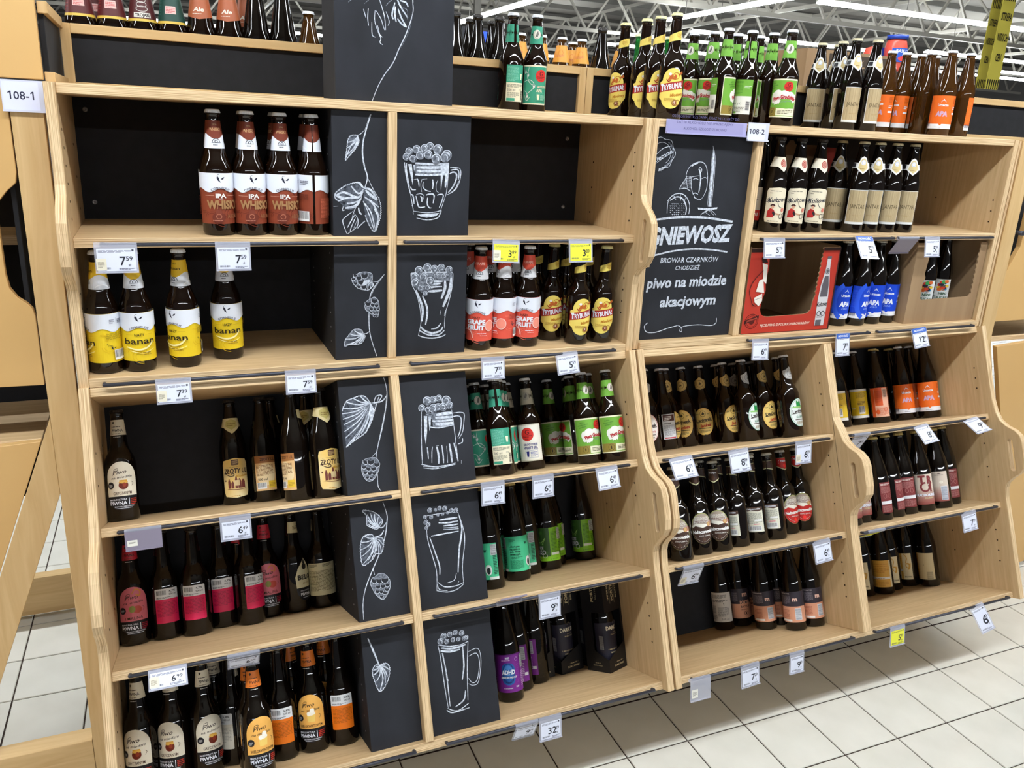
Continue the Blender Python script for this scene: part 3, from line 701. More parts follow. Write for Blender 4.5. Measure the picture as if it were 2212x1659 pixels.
c.st([(600, 40), (535, 250), (500, 400), (493, 560), (520, 720), (555, 850), (520, 985)], 3.2); c.st([(585, 50), (520, 250)], 1); c.st([(555, 850), (640, 1020), (690, 1100)], 1.4); c.st([(510, 250), (470, 290), (440, 305)], 1.2)
jag(c, [(440, 305), (350, 305), (300, 370), (288, 480), (268, 632), (330, 570), (400, 490), (452, 400), (440, 340)], 1.6, 8, fill=True)
veins(c, (430, 325), [(300, 400), (295, 470), (290, 560), (330, 560), (370, 520), (410, 470), (440, 410)], 2.4); c.st([(430, 320), (340, 450), (275, 610)], 2)
c.pg([(505, 985), (470, 920), (400, 910), (280, 945), (180, 1010), (135, 1060), (140, 1120), (180, 1152), (260, 1230), (300, 1260), (370, 1265), (440, 1160)], CF); c.pg([(515, 990), (600, 1010), (680, 1135), (720, 1310), (690, 1430), (650, 1530), (580, 1440), (530, 1330), (500, 1180), (505, 1080)], CF)
jag(c, [(510, 985), (470, 920), (400, 910), (280, 945), (180, 1010), (135, 1060), (140, 1120), (180, 1152)], 2, 8)
for p, w in (([(505, 1000), (440, 1055), (345, 960)], 4), ([(500, 1025), (430, 1105), (260, 1040), (165, 1070)], 5), ([(440, 1112), (300, 1110), (180, 1152)], 4), ([(470, 1120), (400, 1215), (270, 1240)], 6), ([(440, 1150), (350, 1180), (290, 1180)], 4), ([(495, 980), (450, 920), (410, 912)], 4), ([(140, 1070), (200, 1100), (260, 1110)], 6),
             ([(370, 1280), (255, 1370), (240, 1430), (290, 1565)], 2), ([(385, 1310), (430, 1380), (418, 1480), (300, 1570)], 2), ([(390, 1330), (330, 1430), (300, 1490)], 2.4), ([(400, 1360), (350, 1480), (330, 1540)], 2), ([(420, 1400), (380, 1500)], 1.6), ([(120, 1220), (180, 1216)], 1.4), ([(245, 1215), (235, 1270), (270, 1262)], 2),
             ([(515, 988), (600, 1010), (680, 1135)], 5), ([(530, 1010), (590, 1070), (680, 1140)], 6), ([(512, 1095), (620, 1180), (700, 1340)], 4), ([(530, 1110), (600, 1150), (700, 1230)], 3), ([(498, 1150), (550, 1260), (600, 1400), (640, 1530)], 2.4), ([(520, 1180), (600, 1300), (650, 1500)], 3), ([(640, 1250), (690, 1360), (655, 1530)], 4), ([(440, 1235), (450, 1290), (480, 1322)], 4), ([(500, 1000), (470, 1120), (390, 1260), (350, 1400)], 1.8)): c.st(p, w)
jag(c, [(690, 1100), (720, 1220), (718, 1330), (690, 1430), (650, 1535), (600, 1490), (555, 1400), (530, 1330)], 2, 10); jag(c, [(430, 1500), (480, 1450), (525, 1410)], 1.8, 9)
c.done(*hb[0])
c = Chalk(zoomer(715, 530, 6.636), False, YU)
c.st([(765, 415), (660, 540), (590, 650), (555, 760), (545, 960), (545, 1130), (560, 1270), (600, 1420), (655, 1585)], 2.4); c.st([(750, 440), (620, 620), (580, 720)], 1); c.st([(600, 515), (660, 520), (692, 495)], 1.4)
cone(c, [(590, 505), (590, 420), (540, 385), (430, 385), (350, 430), (300, 490), (330, 560), (400, 620), (520, 640), (595, 590)], [(350, 430, 32), (320, 480, 28), (350, 540, 30), (400, 590, 30), (400, 460, 42), (430, 520, 48), (480, 430, 50), (520, 600, 44), (470, 590, 40)])
c.pg([(545, 485), (470, 510), (440, 580), (510, 560), (560, 520)]); c.st([(590, 520), (535, 560), (525, 655)], 2.4); c.st([(595, 530), (600, 580), (540, 640)], 2)
cone(c, [(560, 770), (620, 740), (675, 790), (690, 880), (685, 960), (660, 1025), (600, 1000), (545, 950), (500, 930), (485, 860), (520, 790)], [(530, 830, 44), (620, 790, 45), (600, 850, 34), (650, 860, 30), (580, 910, 28), (630, 910, 28), (672, 910, 24), (580, 960, 24), (620, 965, 24), (660, 965, 22), (620, 1005, 20), (655, 1010, 18)])
c.st([(550, 1230), (505, 1262), (465, 1262)], 1.8); jag(c, [(460, 1260), (440, 1212), (390, 1195), (320, 1205), (270, 1260), (200, 1350), (192, 1452), (260, 1422), (340, 1422), (440, 1400), (490, 1305), (462, 1262)], 1.8, 8, fill=True)
c.pg([(440, 1215), (380, 1200), (320, 1210), (275, 1262), (230, 1320), (330, 1300), (455, 1262)], CD); veins(c, (460, 1265), [(330, 1215), (270, 1270), (215, 1340), (200, 1430), (260, 1410), (330, 1412), (400, 1400), (440, 1370)], 2.6)
c.done(*hb[1])
c = Chalk(zoomer(730, 800, 3.4), True, YL)
c.st([(335, 52), (352, 110), (360, 170), (355, 250), (330, 400), (300, 530), (285, 600), (287, 650)], 2.2); c.st([(355, 180), (345, 300), (290, 560)], 1); c.st([(290, 760), (295, 850), (317, 886)], 1.6); c.st([(355, 188), (320, 228), (240, 242)], 3.2); c.st([(284, 600), (250, 635)], 1.6)
c.pg([(240, 240), (205, 195), (165, 185), (105, 205), (55, 232), (28, 300), (40, 400), (52, 500), (62, 560), (130, 512), (200, 460), (245, 385), (270, 300), (285, 245)], CF)
jag(c, [(240, 240), (205, 195), (165, 185), (105, 205), (55, 232), (28, 300)], 2, 4); jag(c, [(60, 566), (130, 512), (200, 460), (245, 385), (270, 300), (285, 245)], 2, 4)
veins(c, (238, 243), [(165, 190), (110, 205), (62, 235), (32, 280), (30, 320), (36, 360), (45, 400), (48, 450), (52, 500), (62, 560), (100, 530), (140, 500), (170, 470), (205, 460), (225, 420), (245, 380), (262, 320)], 3.0, CH, 0.08)
veins(c, (235, 250), [(50, 300), (45, 340), (50, 380), (60, 430), (70, 520), (120, 500), (160, 470)], 2.0, CD, 0.05)
c.st([(262, 240), (280, 190), (322, 186), (295, 232), (262, 242)], 2.2); c.st([(285, 235), (300, 195)], 3); c.st([(240, 250), (242, 330)], 3.4)
cone(c, [(250, 640), (195, 655), (172, 715), (188, 780), (222, 815), (262, 800), (296, 740), (303, 680), (280, 645)], [(205, 670, 22), (240, 670, 26), (285, 690, 22), (190, 710, 16), (225, 720, 20), (260, 720, 20), (200, 750, 16), (232, 755, 17), (265, 755, 16), (215, 785, 14), (243, 790, 14)])
c.done(*hb[2])
c = Chalk(zoomer(740, 1070, 3.4), True, YL)
c.st([(296, 50), (325, 140), (326, 200), (308, 320), (262, 450), (215, 560), (167, 690), (150, 800), (155, 912)], 2.4); c.st([(325, 170), (318, 260), (300, 340)], 1.2); c.st([(322, 198), (295, 235), (262, 235)], 3); c.st([(302, 258), (280, 293), (232, 308)], 3); c.st([(225, 545), (235, 585)], 2)
jag(c, [(265, 235), (245, 246), (185, 222), (180, 195), (178, 150), (148, 112), (215, 120), (262, 148), (292, 190), (268, 232)], 1.8, 4, fill=True); veins(c, (265, 233), [(190, 215), (185, 180), (180, 140), (205, 130), (235, 135), (262, 160), (285, 190)], 2.6)
jag(c, [(232, 308), (212, 285), (155, 298), (132, 350), (130, 430), (150, 517), (220, 472), (245, 432), (285, 426), (303, 362), (292, 312), (232, 308)], 2, 4, fill=True)
veins(c, (232, 312), [(160, 300), (140, 345), (135, 400), (140, 450), (152, 505), (185, 480), (215, 465), (240, 430), (265, 425), (285, 415), (298, 365)], 2.2)
cone(c, [(238, 598), (262, 576), (305, 576), (345, 620), (348, 680), (302, 762), (250, 735), (222, 690), (205, 650), (215, 610)], [(235, 625, 24), (270, 625, 26), (310, 620, 26), (328, 655, 18), (260, 670, 18), (295, 665, 18), (325, 690, 16), (255, 705, 16), (285, 705, 16), (310, 715, 15), (285, 740, 14)])
c.done(*hb[3])
c = Chalk(zoomer(770, 1310, 2.975), True, YL)
c.st([(73, 205), (110, 290), (150, 388)], 4); c.st([(80, 220), (135, 350)], 2)
jag(c, [(150, 380), (190, 366), (212, 400), (198, 480), (152, 545), (116, 470), (104, 412), (130, 372), (150, 382)], 2, 4, fill=True); veins(c, (150, 382), [(185, 375), (208, 405), (198, 450), (185, 490), (152, 540), (130, 480), (112, 440), (108, 410), (125, 385)], 3)
c.done(*hb[4])

# the knight sign, set into the second unit
r, b = chalkboard('knight_chalkboard', Xl + 0.0006, Xu1 - 0.0006, 0.018, 0.05, Z2, ZT - TH - 0.001, FUP, 'big chalkboard with a helmeted knight, sword and hand lettering', pins=False)
c = Chalk(zoomer(1360, 255, 1.9643), False, 0.018)
L = c.lab
def ctext(t, x0, y0, x1, y1, h, bold=0.0, sh=0.1):
    p = c.pt(x0, y0); q = c.pt(x1, y1); ww = math.hypot(q[0] - p[0], q[1] - p[1]); a = math.degrees(math.atan2(q[1] - p[1], q[0] - p[0]))
    L.text(t, (p[0] + q[0]) / 2, (p[1] + q[1]) / 2, h, CH, ww, bold, sh, a)
ctext('GNIEWOSZ', 80, 502, 432, 486, 46, 0.045, 0.14)
ctext('BROWAR CZARNKÓW', 132, 604, 376, 598, 14, 0.012); ctext('CHODZIEŻ', 194, 636, 297, 633, 12, 0.012)
ctext('piwo na miodzie', 76, 700, 412, 684, 30, 0.03, 0.12); ctext('akacjowym', 130, 780, 366, 768, 29, 0.03, 0.12)
c.st([(104, 432), (180, 423), (255, 420), (340, 425), (437, 440)], [5, 6, 6, 6, 6], CH, 5, False); c.st([(108, 582), (180, 565), (260, 556), (340, 558), (414, 568)], 4.4, CH, 5, False)
c.st([(98, 470), (88, 520), (112, 540), (104, 590)], 5)
c.st([(76, 869), (62, 884), (72, 908), (110, 909), (160, 892), (203, 880)], 2.4, CH, 5, False); c.st([(206, 880), (220, 890), (220, 907), (212, 900), (228, 884), (290, 877), (345, 880), (366, 868), (368, 848)], 2.2, CH, 5, False)
for p, w in (([(246, 302), (240, 240), (262, 200), (300, 186), (322, 200), (330, 240), (326, 300), (302, 345), (274, 338)], 2), ([(242, 258), (262, 250), (296, 244)], 1.6), ([(262, 250), (262, 300), (276, 336)], 1.6), ([(297, 218), (301, 262), (293, 316)], 4.4), ([(292, 222), (298, 210), (306, 220), (300, 235)], 2.2), ([(268, 262), (280, 256), (292, 262)], 2), ([(304, 258), (318, 252), (326, 256)], 2), ([(266, 322), (278, 318), (290, 324)], 2.4), ([(272, 336), (284, 342)], 3), ([(262, 206), (275, 196), (290, 192)], 3),
             ([(160, 352), (185, 326), (215, 320), (240, 335), (254, 370), (250, 408)], 2.6), ([(170, 350), (200, 334), (226, 345), (240, 380), (236, 410)], 4), ([(185, 326), (196, 348)], 2), ([(215, 322), (216, 350)], 2), ([(238, 336), (230, 356)], 2), ([(158, 404), (160, 370), (164, 350)], 2), ([(210, 302), (236, 298), (258, 310)], 2.4), ([(210, 300), (228, 270), (242, 250)], 1.6),
             ([(300, 412), (318, 396), (345, 392), (366, 412)], 1.8), ([(318, 398), (340, 414)], 1.8), ([(336, 392), (356, 412)], 1.8), ([(310, 405), (330, 392)], 1.8), ([(353, 118), (362, 190), (346, 376)], 1.8), ([(350, 150), (343, 240), (328, 376)], 1.6)): c.st(p, w)
c.pg([(354, 122), (359, 190), (343, 376), (332, 376), (350, 190)]); c.pg([(288, 380), (330, 383), (372, 378), (370, 386), (330, 391), (290, 388)])
for gx in range(9):
    for gy in range(6):
        x, y = 170 + gx * 8, 362 + gy * 9
        if (gx + gy) % 5 and x < 242 - abs(gy - 2) * 3: c.st([(x, y), (x + 3, y + 4)], 1.6, CH, 1, False)
        x, y = 215 + gx * 5, 246 + gy * 9
        if x + y * 0.55 > 372 and x < 258: c.st([(x, y), (x + 2, y + 4)], 1.3, CH, 1, False)
ctext('ciemne', 100, 180, 178, 138, 12, 0.02, 0.1); c.st([(108, 156), (140, 128), (170, 120)], 1.6); c.st([(106, 194), (150, 162), (184, 142)], 1.4)
p = c.pt(148, 206); L.text('niepasteryzowane', p[0], p[1], 5.5, CH, 46, 0.012, 0.1, 36, -60)
sc = c.pt(132, 150)
L.ring(sc[0], sc[1], 29, 28, 1.0, CH, -60, 130); L.ring(sc[0], sc[1], 36, 34, 4, CD, -70, 60)
L.stroke([(sc[0] + (41 + 2.6 * math.cos(7 * t)) * math.cos(t), sc[1] + (39 + 2.6 * math.cos(7 * t)) * math.sin(t)) for t in [R_(a) for a in range(-95, 125, 9)]], 1.7, CH, 3, False)
c.done(r, b)
# tall label holders and number plates
def plate(name, x0, x1, y, z0, z1, t, label, cat, bg, fg, lines_, holder):
    root = empty(name, (x0, y, z0), None, label, cat)
    m = MB(); m.box(x0 - 0.002, x1 + 0.012, y - 0.002, y, z0 - 0.004, z1 + 0.003, holder); m.box(x0 - 0.002, x1 + 0.012, y - 0.006, y - 0.002, z0 - 0.004, z0, holder)
    m.obj('holder', root, (-x0, -y, -z0))
    L = Lab(); w_ = (x1 - x0) * 1000; h_ = (z1 - z0) * 1000
    L.rect(0, 0, w_, h_, bg)
    for s_, cx, cy, hh, ww, bb in lines_: L.text(s_, cx, cy, hh, fg, ww, bb)
    link('printed_card', L.build('printed_card', lambda x, z, o: (x0 + x / 1000, y - 0.0022 - o / 1000, z0 + z / 1000)), root, (-x0, -y, -z0))
plate('number_plate', -0.096, -0.034, 0.0488, 1.648, 1.700, 0, 'white plate reading 108-1 on the pine post', 'sign', (216, 219, 240), (44, 44, 66), [('108-1', 31, 27, 15, 44, 0.012)], mat('white_holder', (206, 208, 224), 0.3))
a = PY(1617, 270, -0.002); b_ = PY(1653, 303, -0.002)
plate('number_plate', a.x, b_.x - 0.006, -0.003, b_.z, a.z + 0.004, 0, 'small white plate reading 108-2 on the ledge over the knight sign', 'sign', (222, 226, 246), (44, 44, 66), [('108-2', (b_.x - 0.006 - a.x) * 500, (a.z + 0.004 - b_.z) * 520, 13.5, (b_.x - a.x) * 820, 0.01)], mat('white_holder', (206, 208, 224), 0.3))
a = PY(1441, 259, -0.004); b_ = PY(1609, 300, -0.004)
wv = (b_.x - a.x) * 1000
plate('warning_plate', a.x, b_.x - 0.012, -0.004, b_.z + 0.008, a.z, 0, 'lilac plate with three lines of printed warning above the knight sign', 'sign', (158, 154, 196), (92, 88, 130), [('OSOBOM NIETRZEŹWYM, ORAZ MŁODZIEŻY DO', wv * .47, 40, 6.6, wv * .84, 0), ('LAT 18 ALKOHOLU NIE SPRZEDAJEMY', wv * .47, 26, 6.6, wv * .7, 0), ('ALKOHOL SZKODZI ZDROWIU', wv * .47, 11, 6.6, wv * .54, 0)], LILAC)
# ------------------------------------------------------------------ bottles
def glass(name, col, trans, rough=0.04):
    m = mat(name, col, rough, 0.55, 0, 0, trans, 1.0, 1.5)
    return m
GL = glass('brown_bottle_glass', (92, 50, 20), 0.4); nodes(GL)[2].inputs['Base Color'].default_value = (0.013, 0.005, 0.002, 1)
GD = glass('dark_bottle_glass', (40, 24, 14), 0.3); nodes(GD)[2].inputs['Base Color'].default_value = (0.007, 0.004, 0.0025, 1)
GA = glass('amber_bottle_glass', (140, 82, 20), 0.5); nodes(GA)[2].inputs['Base Color'].default_value = (0.10, 0.038, 0.006, 1)
GG = glass('green_bottle_glass', (40, 140, 60), 0.5)
PROF = {
 'steinie': [(0, 1.5), (27, 0), (31.5, 2), (33.7, 8), (33.7, 134), (33.2, 140), (31.2, 150), (27.6, 161), (24, 170), (21.6, 178), (20.4, 184), (17.2, 212), (14.2, 238), (13.3, 245), (13.3, 250), (14.6, 251), (14.6, 255), (12.6, 256), (12.6, 260), (0, 260)],
 'nrw': [(0, 1.5), (27, 0), (31.5, 2), (33.4, 7), (33.4, 130), (32.6, 137), (29.6, 147), (24.5, 156), (19.6, 164), (17, 172), (15.8, 182), (14.6, 215), (13.4, 244), (13.3, 249), (14.6, 250), (14.6, 254), (12.6, 255), (12.6, 259), (0, 259)],
 'honey': [(0, 1.5), (28, 0), (32.5, 2), (34.5, 8), (34.5, 126), (33.8, 136), (31.4, 146), (27, 156), (22.6, 165), (19.8, 174), (18.6, 186), (15.8, 220), (13.6, 243), (13.4, 248), (14.6, 249), (14.6, 253), (12.6, 254), (12.6, 258), (0, 258)],
 'cone': [(0, 1.5), (27, 0), (31.5, 2), (33.4, 7), (33.4, 131), (32.8, 138), (30, 148), (25.6, 159), (21.4, 169), (18.8, 178), (16.6, 205), (14.1, 228), (13.3, 238), (13.3, 243), (14.6, 244), (14.6, 248), (12.6, 249), (12.6, 253), (0, 253)],
 'wide': [(0, 1.5), (28, 0), (34, 2), (36, 8), (36, 148), (35, 160), (32.6, 172), (28, 200), (23, 230), (18.5, 256), (14.4, 282), (13.4, 290), (13.4, 296), (14.6, 297), (14.6, 301), (12.6, 302), (12.6, 306), (0, 306)],
 'small': [(0, 1.5), (24, 0), (28.5, 2), (30, 7), (30, 128), (29, 140), (26.6, 156), (21.5, 180), (16.6, 203), (13.6, 214), (13.3, 220), (14.6, 221), (14.6, 224), (12.6, 225), (12.6, 228), (0, 228)],
 'euro': [(0, 1.5), (27, 0), (31.5, 2), (33.5, 7), (33.5, 138), (32.8, 148), (30.6, 162), (27.2, 178), (23.4, 194), (19.6, 211), (16.4, 227), (14.4, 241), (13.4, 251), (13.3, 255), (14.6, 256), (14.6, 260), (12.6, 261), (12.6, 265), (0, 265)],
}
HT = {k: v[-1][1] + 2.5 for k, v in PROF.items()}
def prof_r(pf, y):
    P = PROF[pf][1:]
    for (r0, z0), (r1, z1) in zip(P, P[1:]):
        if z0 <= y <= z1: return r0 + (r1 - r0) * ((y - z0) / (z1 - z0) if z1 > z0 else 0)
    return P[0][0] if y < 0 else P[-1][0]
_BM = {}
def bottle_mesh(pf, g):
    if (pf, g.name) not in _BM:
        m = MB(); m.lathe([(r / 1000, z / 1000) for r, z in PROF[pf]], g, 28); _BM[(pf, g.name)] = m.mesh('bottle_glass')
    return _BM[(pf, g.name)]
def cap_mesh(col, pf):
    k = ('cap', tuple(col), pf)
    if k not in _BM:
        mt = mat('cap_%d_%d_%d' % tuple(col), col, 0.35, 0.5, 0.1); m = MB(); top = HT[pf] / 1000; n = 42
        def ring(r, z, fl=0.0): return [((r + fl * (i % 2)) * math.sin(2*PI*i/n), -(r + fl * (i % 2)) * math.cos(2*PI*i/n), z) for i in range(n)]
        mm = [v / 1000 for v in (13.0, 14.4, 15.3)]
        R0, R1, R2 = ring(mm[0], top), ring(mm[1], top - 0.0016), ring(0.0151, top - 0.0072, 0.0011)
        R3 = ring(0.0146, top - 0.0072, 0.0008)
        for i in range(n):
            j = (i + 1) % n
            m.face([(0, 0, top + 0.0004), R0[i], R0[j]], mt, None, True); m.face([R0[i], R1[i], R1[j], R0[j]], mt, None, True)
            m.face([R1[i], R2[i], R2[j], R1[j]], mt); m.face([R2[i], R3[i], R3[j], R2[j]], mt)
        _BM[k] = m.mesh('crown_cap')
    return _BM[k]
def wrap(pf, Rr, a0=0.0):
    def f(x, y, off):
        a = x / Rr + a0; r = (prof_r(pf, y) + off) / 1000
        return (r * math.sin(a), -r * math.cos(a), y / 1000)
    return f
WH = (232, 236, 246); BK = (26, 26, 30); CR = (236, 228, 200); NAVY = (40, 44, 120)
def bird(L, x, y, k=1.0, col=(40, 42, 60)):
    L.poly([(x - 7*k, y + 2*k), (x - 4*k, y - 4*k), (x + 1*k, y - 8*k), (x - 1*k, y - 3*k), (x - 2*k, y + 2*k), (x - 5*k, y + 6*k)], col)
    L.poly([(x + 1*k, y - 1*k), (x + 5*k, y + 3*k), (x + 9*k, y + 4*k), (x + 6*k, y - 1*k)], col)
    L.stroke([(x - 6*k, y + 5*k), (x - 4*k, y + 9*k), (x - 1*k, y + 8*k)], 0.8*k, col)
def emblem(L, x, y, r, col=(90, 92, 100)):
    L.ring(x, y, r, r, r*.2, col, 0, 180); L.ring(x, y + r*.2, r*.35, r*.35, r*.2, col); L.rect(x - r*1.2, y - r*.25, x + r*1.2, y - r*.1, col); L.lines(x - r*.8, x + r*.8, y - r*.95, y - r*.45, 1, col)
def cornel(bc, accent, big, neckfn):
    """wrap-round label: white over colour with a wavy border"""
    F = Lab(); w = 103
    F.rect(-w, 26, w, 133, bc)
    for i, (x, y, r) in enumerate(((-20, 42, 14), (24, 48, 18), (5, 36, 22), (-40, 60, 16), (60, 60, 18), (88, 45, 15), (-80, 50, 17), (45, 80, 12), (-60, 85, 10))):
        for q in range(2): F.ring(x, y, r * (1 - .3 * q), r * .7 * (1 - .3 * q), 1.0, accent, 20 + 40 * i, 190 + 40 * i)
    F.wave(-w, w, 97, 4.2, 46, 133, WH, 0)
    bird(F, 0, 121); F.text('CORNELIUS', 0, 102.5, 5, (40, 42, 60), 40, 0.01, 0, 0, 34); F.lines(-8, 8, 101, 102.4, 1, (150, 150, 160))
    big(F)
    F.lines(-30 + 82, 82 + 12, 78, 92, 7, tuple(int(c * .72) for c in bc)); F.lines(60, 70, 112, 122, 3, (150, 150, 165)); F.lines(76, 94, 112, 122, 3, (110, 110, 125)); F.rect(73, 110, 73.5, 124, (150, 150, 165))
    F.bar(66, 33, 28, 20); F.lines(-92, -66, 40, 84, 16, tuple(min(255, int(c * 1.25) + 20) for c in bc))
    N = Lab(); neckfn(N)
    return F, N, None
def necks(top, wavecol, txt, tcol, base=(228, 230, 236)):
    def f(N):
        N.rect(-53, 183, 53, 240, base); N.wave(-53, 53, 208, 6, 53, 240, top, 26.5)
        if txt: N.text(txt[1], 0, 222, 6.5, tcol, 26, 0.02); N.text(txt[0], 0, 232, 3.2, tcol, 9, 0.02)
        emblem(N, 0, 196, 7); N.ring(30, 184, 12, 9, 2.0, (250, 250, 252), 20, 160)
    return f
def d_whisky():
    def big(F):
        F.text('IPA', 0, 86, 9, (240, 236, 230), 21, 0.035); F.rect(-32, 85.6, -13, 86.2, (214, 170, 150)); F.rect(13, 85.6, 32, 86.2, (214, 170, 150)); F.text('AND', 0, 79.4, 2.4, (240, 236, 230), 8)
        F.text('WHISKY', 6, 67.5, 17, (168, 126, 84), 70, 0.05); F.text('AROMA', 26, 43, 9, (150, 96, 66), 30, 0.03)
        F.ell(-6, 40, 13, 11, (112, 50, 36)); F.ell(-6, 51, 6, 8, (126, 60, 44)); F.rect(-7.4, 56, -4.6, 66, (112, 50, 36)); F.ring(-6, 42, 5, 5, 1, (190, 120, 95)); F.lines(-18, 8, 33, 35, 1, (206, 140, 120))
    return cornel((142, 66, 44), (112, 48, 32), big, necks((120, 54, 36), None, ('IPA', 'WHISKY'), (196, 152, 108), WH))
def d_banan():
    def big(F):
        F.text('HAZY', 0, 85, 6, (44, 34, 24), 19, 0.02); F.rect(-26, 84.8, -12, 85.3, (190, 150, 40)); F.rect(12, 84.8, 26, 85.3, (190, 150, 40)); F.text('banan', 0, 71.5, 14, (40, 32, 24), 60, 0.012)
        F.stroke([(-26, 58), (-5, 52), (14, 56), (26, 68)], 4, (250, 240, 170)); F.stroke([(-20, 50), (5, 44), (28, 52)], 2, (250, 236, 150)); F.lines(-6, 30, 44, 47, 1, (140, 112, 40)); F.lines(0, 30, 40, 42, 1, (160, 128, 50))
        F.text('Mój Miód', 58, 64, 4, (70, 56, 30), 14, 0, 0, -30); bird(F, 64, 58, .6)
    return cornel((238, 205, 40), (226, 186, 30), big, necks((232, 188, 44), None, ('HAZY', 'banan'), (70, 54, 20), (222, 224, 230)))
def d_grape():
    def big(F):
        F.text('HAZY', -2, 87, 6, (60, 34, 30), 19, 0.02); F.text('GRAPE', -3, 76, 11.5, WH, 47, 0.05); F.text('FRUIT', -3, 61.5, 12, WH, 43, 0.05)
        F.ell(32, 66, 12, 14, (246, 150, 130)); F.ring(32, 66, 12, 14, 2, (250, 200, 190)); F.lines(2, 32, 45, 48, 1, WH); F.lines(8, 32, 40, 42.5, 1, (250, 200, 190)); F.ring(-26, 34, 16, 22, 3, (250, 190, 180), 0, 120)
        F.text('W', 60, 70, 6, (70, 40, 34), 6); bird(F, 64, 64, .7)
    return cornel((232, 92, 74), (246, 128, 108), big, necks((222, 86, 66), None, ('', 'GRAPE'), (246, 190, 176), (226, 226, 230)))
YE = (240, 216, 108); RD = (166, 40, 34); GO = (206, 150, 44)
def d_trybunal():
    F = Lab(); o = []
    for a in range(0, 181, 12): o.append((27 * math.cos(R_(a)) * 1.0, 96 + 31 * math.sin(R_(a))))
    o += [(-35, 92), (-35, 54), (-31, 50)] + [(27 * math.cos(R_(a)), 52 + 25 * math.sin(R_(a))) for a in range(190, 351, 12)] + [(31, 52), (35, 58), (35, 98), (31, 98)]
    F.poly(o, YE)
    F.poly([(-35, 66), (35, 79), (35, 99), (-35, 86)], RD); F.text('TRYBUNAŁ', 0.5, 82.5, 13, WH, 60, 0.03, 0.1, 10.5)
    F.text('T', -27, 79, 17, WH, 9, 0.04, 0.1, 8)
    F.poly([(-14, 96), (-8, 106), (-12, 112), (-3, 113), (2, 104), (8, 98), (12, 108), (6, 112), (-1, 100)], (196, 96, 40)); F.ell(-7, 112, 4, 3.4, (246, 240, 230)); F.ring(9, 108, 8, 8, 1.8, (186, 130, 40)); F.poly([(14, 112), (25, 121), (28, 114), (16, 109)], (178, 92, 36)); F.stroke([(-16, 100), (-10, 94), (-4, 98)], 2.4, RD)
    F.text('Miodowy', 15, 63, 7.5, (196, 132, 40), 36, 0.03, 0.25, 10); F.lines(-18, 12, 46, 54, 3, (206, 170, 80)); F.ell(10, 42, 7.5, 7.5, (120, 40, 30)); F.ring(10, 42, 5.6, 5.6, .8, YE); F.ell(10, 43, 2.6, 3.4, (220, 190, 170)); F.ring(18, 43, 6.5, 6.5, 1.2, (150, 90, 40))
    N = Lab(); N.poly([(-30, 188), (22, 199), (30, 212), (30, 221), (14, 219), (-30, 203)], YE); N.ell(10, 209, 8, 8.5, (232, 206, 96)); N.ring(10, 209, 7, 7.6, 0.8, (196, 150, 50)); N.lines(5, 15, 205, 213, 3, (190, 140, 50))
    B = Lab(); B.poly([(-17, 36), (-8, 30), (8, 30), (17, 36), (17, 104), (0, 108), (-13, 112), (-17, 100)], YE); B.poly([(-16, 84), (9, 90), (9, 100), (-16, 94)], RD); B.text('TRYBUNAŁ', -4, 92, 5, WH, 21, 0.02, 0, 12); B.lines(-14, 14, 58, 82, 10, (196, 150, 70)); B.bar(-11, 38, 22, 13)
    return F, N, B
def gcircle(F, x, y, r):
    F.ell(x, y, r, r * 1.04, (212, 48, 40)); F.text('G', x, y + r * .35, r * .75, (90, 20, 24), None, 0.02); F.lines(x - r * .7, x + r * .7, y - r * .45, y - r * .05, 2, (120, 24, 26)); F.lines(x - r * .4, x + r * .4, y - r * .75, y - r * .6, 1, (120, 24, 26))
def roundneck(c, c2=(236, 232, 220)):
    N = Lab(); N.rect(-49, 181, 49, 226, c); N.ell(0, 205, 10.5, 12, c2); N.ring(0, 205, 8.5, 9.8, 0.9, (170, 160, 140)); N.poly([(-4, 199), (0, 211), (3, 214), (5, 206), (2, 198)], (120, 116, 110)); return N
def d_gteal():
    T = (62, 158, 128); F = Lab(); F.rrect(-38, 24, 38, 126, 2, CR); F.rect(-36.5, 28, 36.5, 122, T)
    for p in ([(-18, 120), (-22, 96), (-12, 78), (2, 74)], [(-34, 112), (-20, 104)], [(-34, 82), (-14, 88), (0, 72), (-20, 52)], [(-30, 48), (-22, 34), (-12, 44)], [(-34, 60), (-24, 56), (-20, 40)]): F.stroke(p, 2, (206, 222, 214))
    for x, y in ((-20, 100), (-2, 72), (-20, 46), (-28, 108)): F.ell(x, y, 3, 5, (226, 230, 226)); F.poly([(x - 4, y), (x, y + 9), (x + 3, y + 2)], (150, 170, 164))
    gcircle(F, 17, 99, 15.5); F.text('GRODZISKIE', 21, 71, 5.4, CR, 29, 0.03); F.text('APA', 13, 61.5, 8.5, CR, 17, 0.03); F.ring(18, 44, 17, 0.1, .8, CR); F.rect(4, 34, 32, 54, (92, 176, 148)); F.rect(5, 35, 31, 53, T); F.poly([(8, 37), (13, 37), (14.5, 51), (6.5, 51)], CR); F.lines(17, 30, 37, 50, 5, (170, 214, 196))
    B = Lab(); B.rect(-27, 29, 27, 123, CR); B.rect(-27, 78, 27, 123, T); B.lines(-24, 8, 82, 120, 13, (120, 192, 168)); B.poly([(14, 86), (19, 86), (21, 101), (12, 101)], CR); B.text('500 ml', -12, 59, 6.6, (40, 40, 36), 22); B.text('\u2020 O', 14, 60, 4, (60, 60, 50), 9); B.lines(-24, 12, 42, 54, 5, (150, 150, 130)); B.bar(17, 34, 7, 24, None, (60, 60, 60), True); B.rect(-25, 31, -2, 38, T); B.lines(-24, 22, 66, 75, 3, (160, 160, 140))
    return F, roundneck(T), B
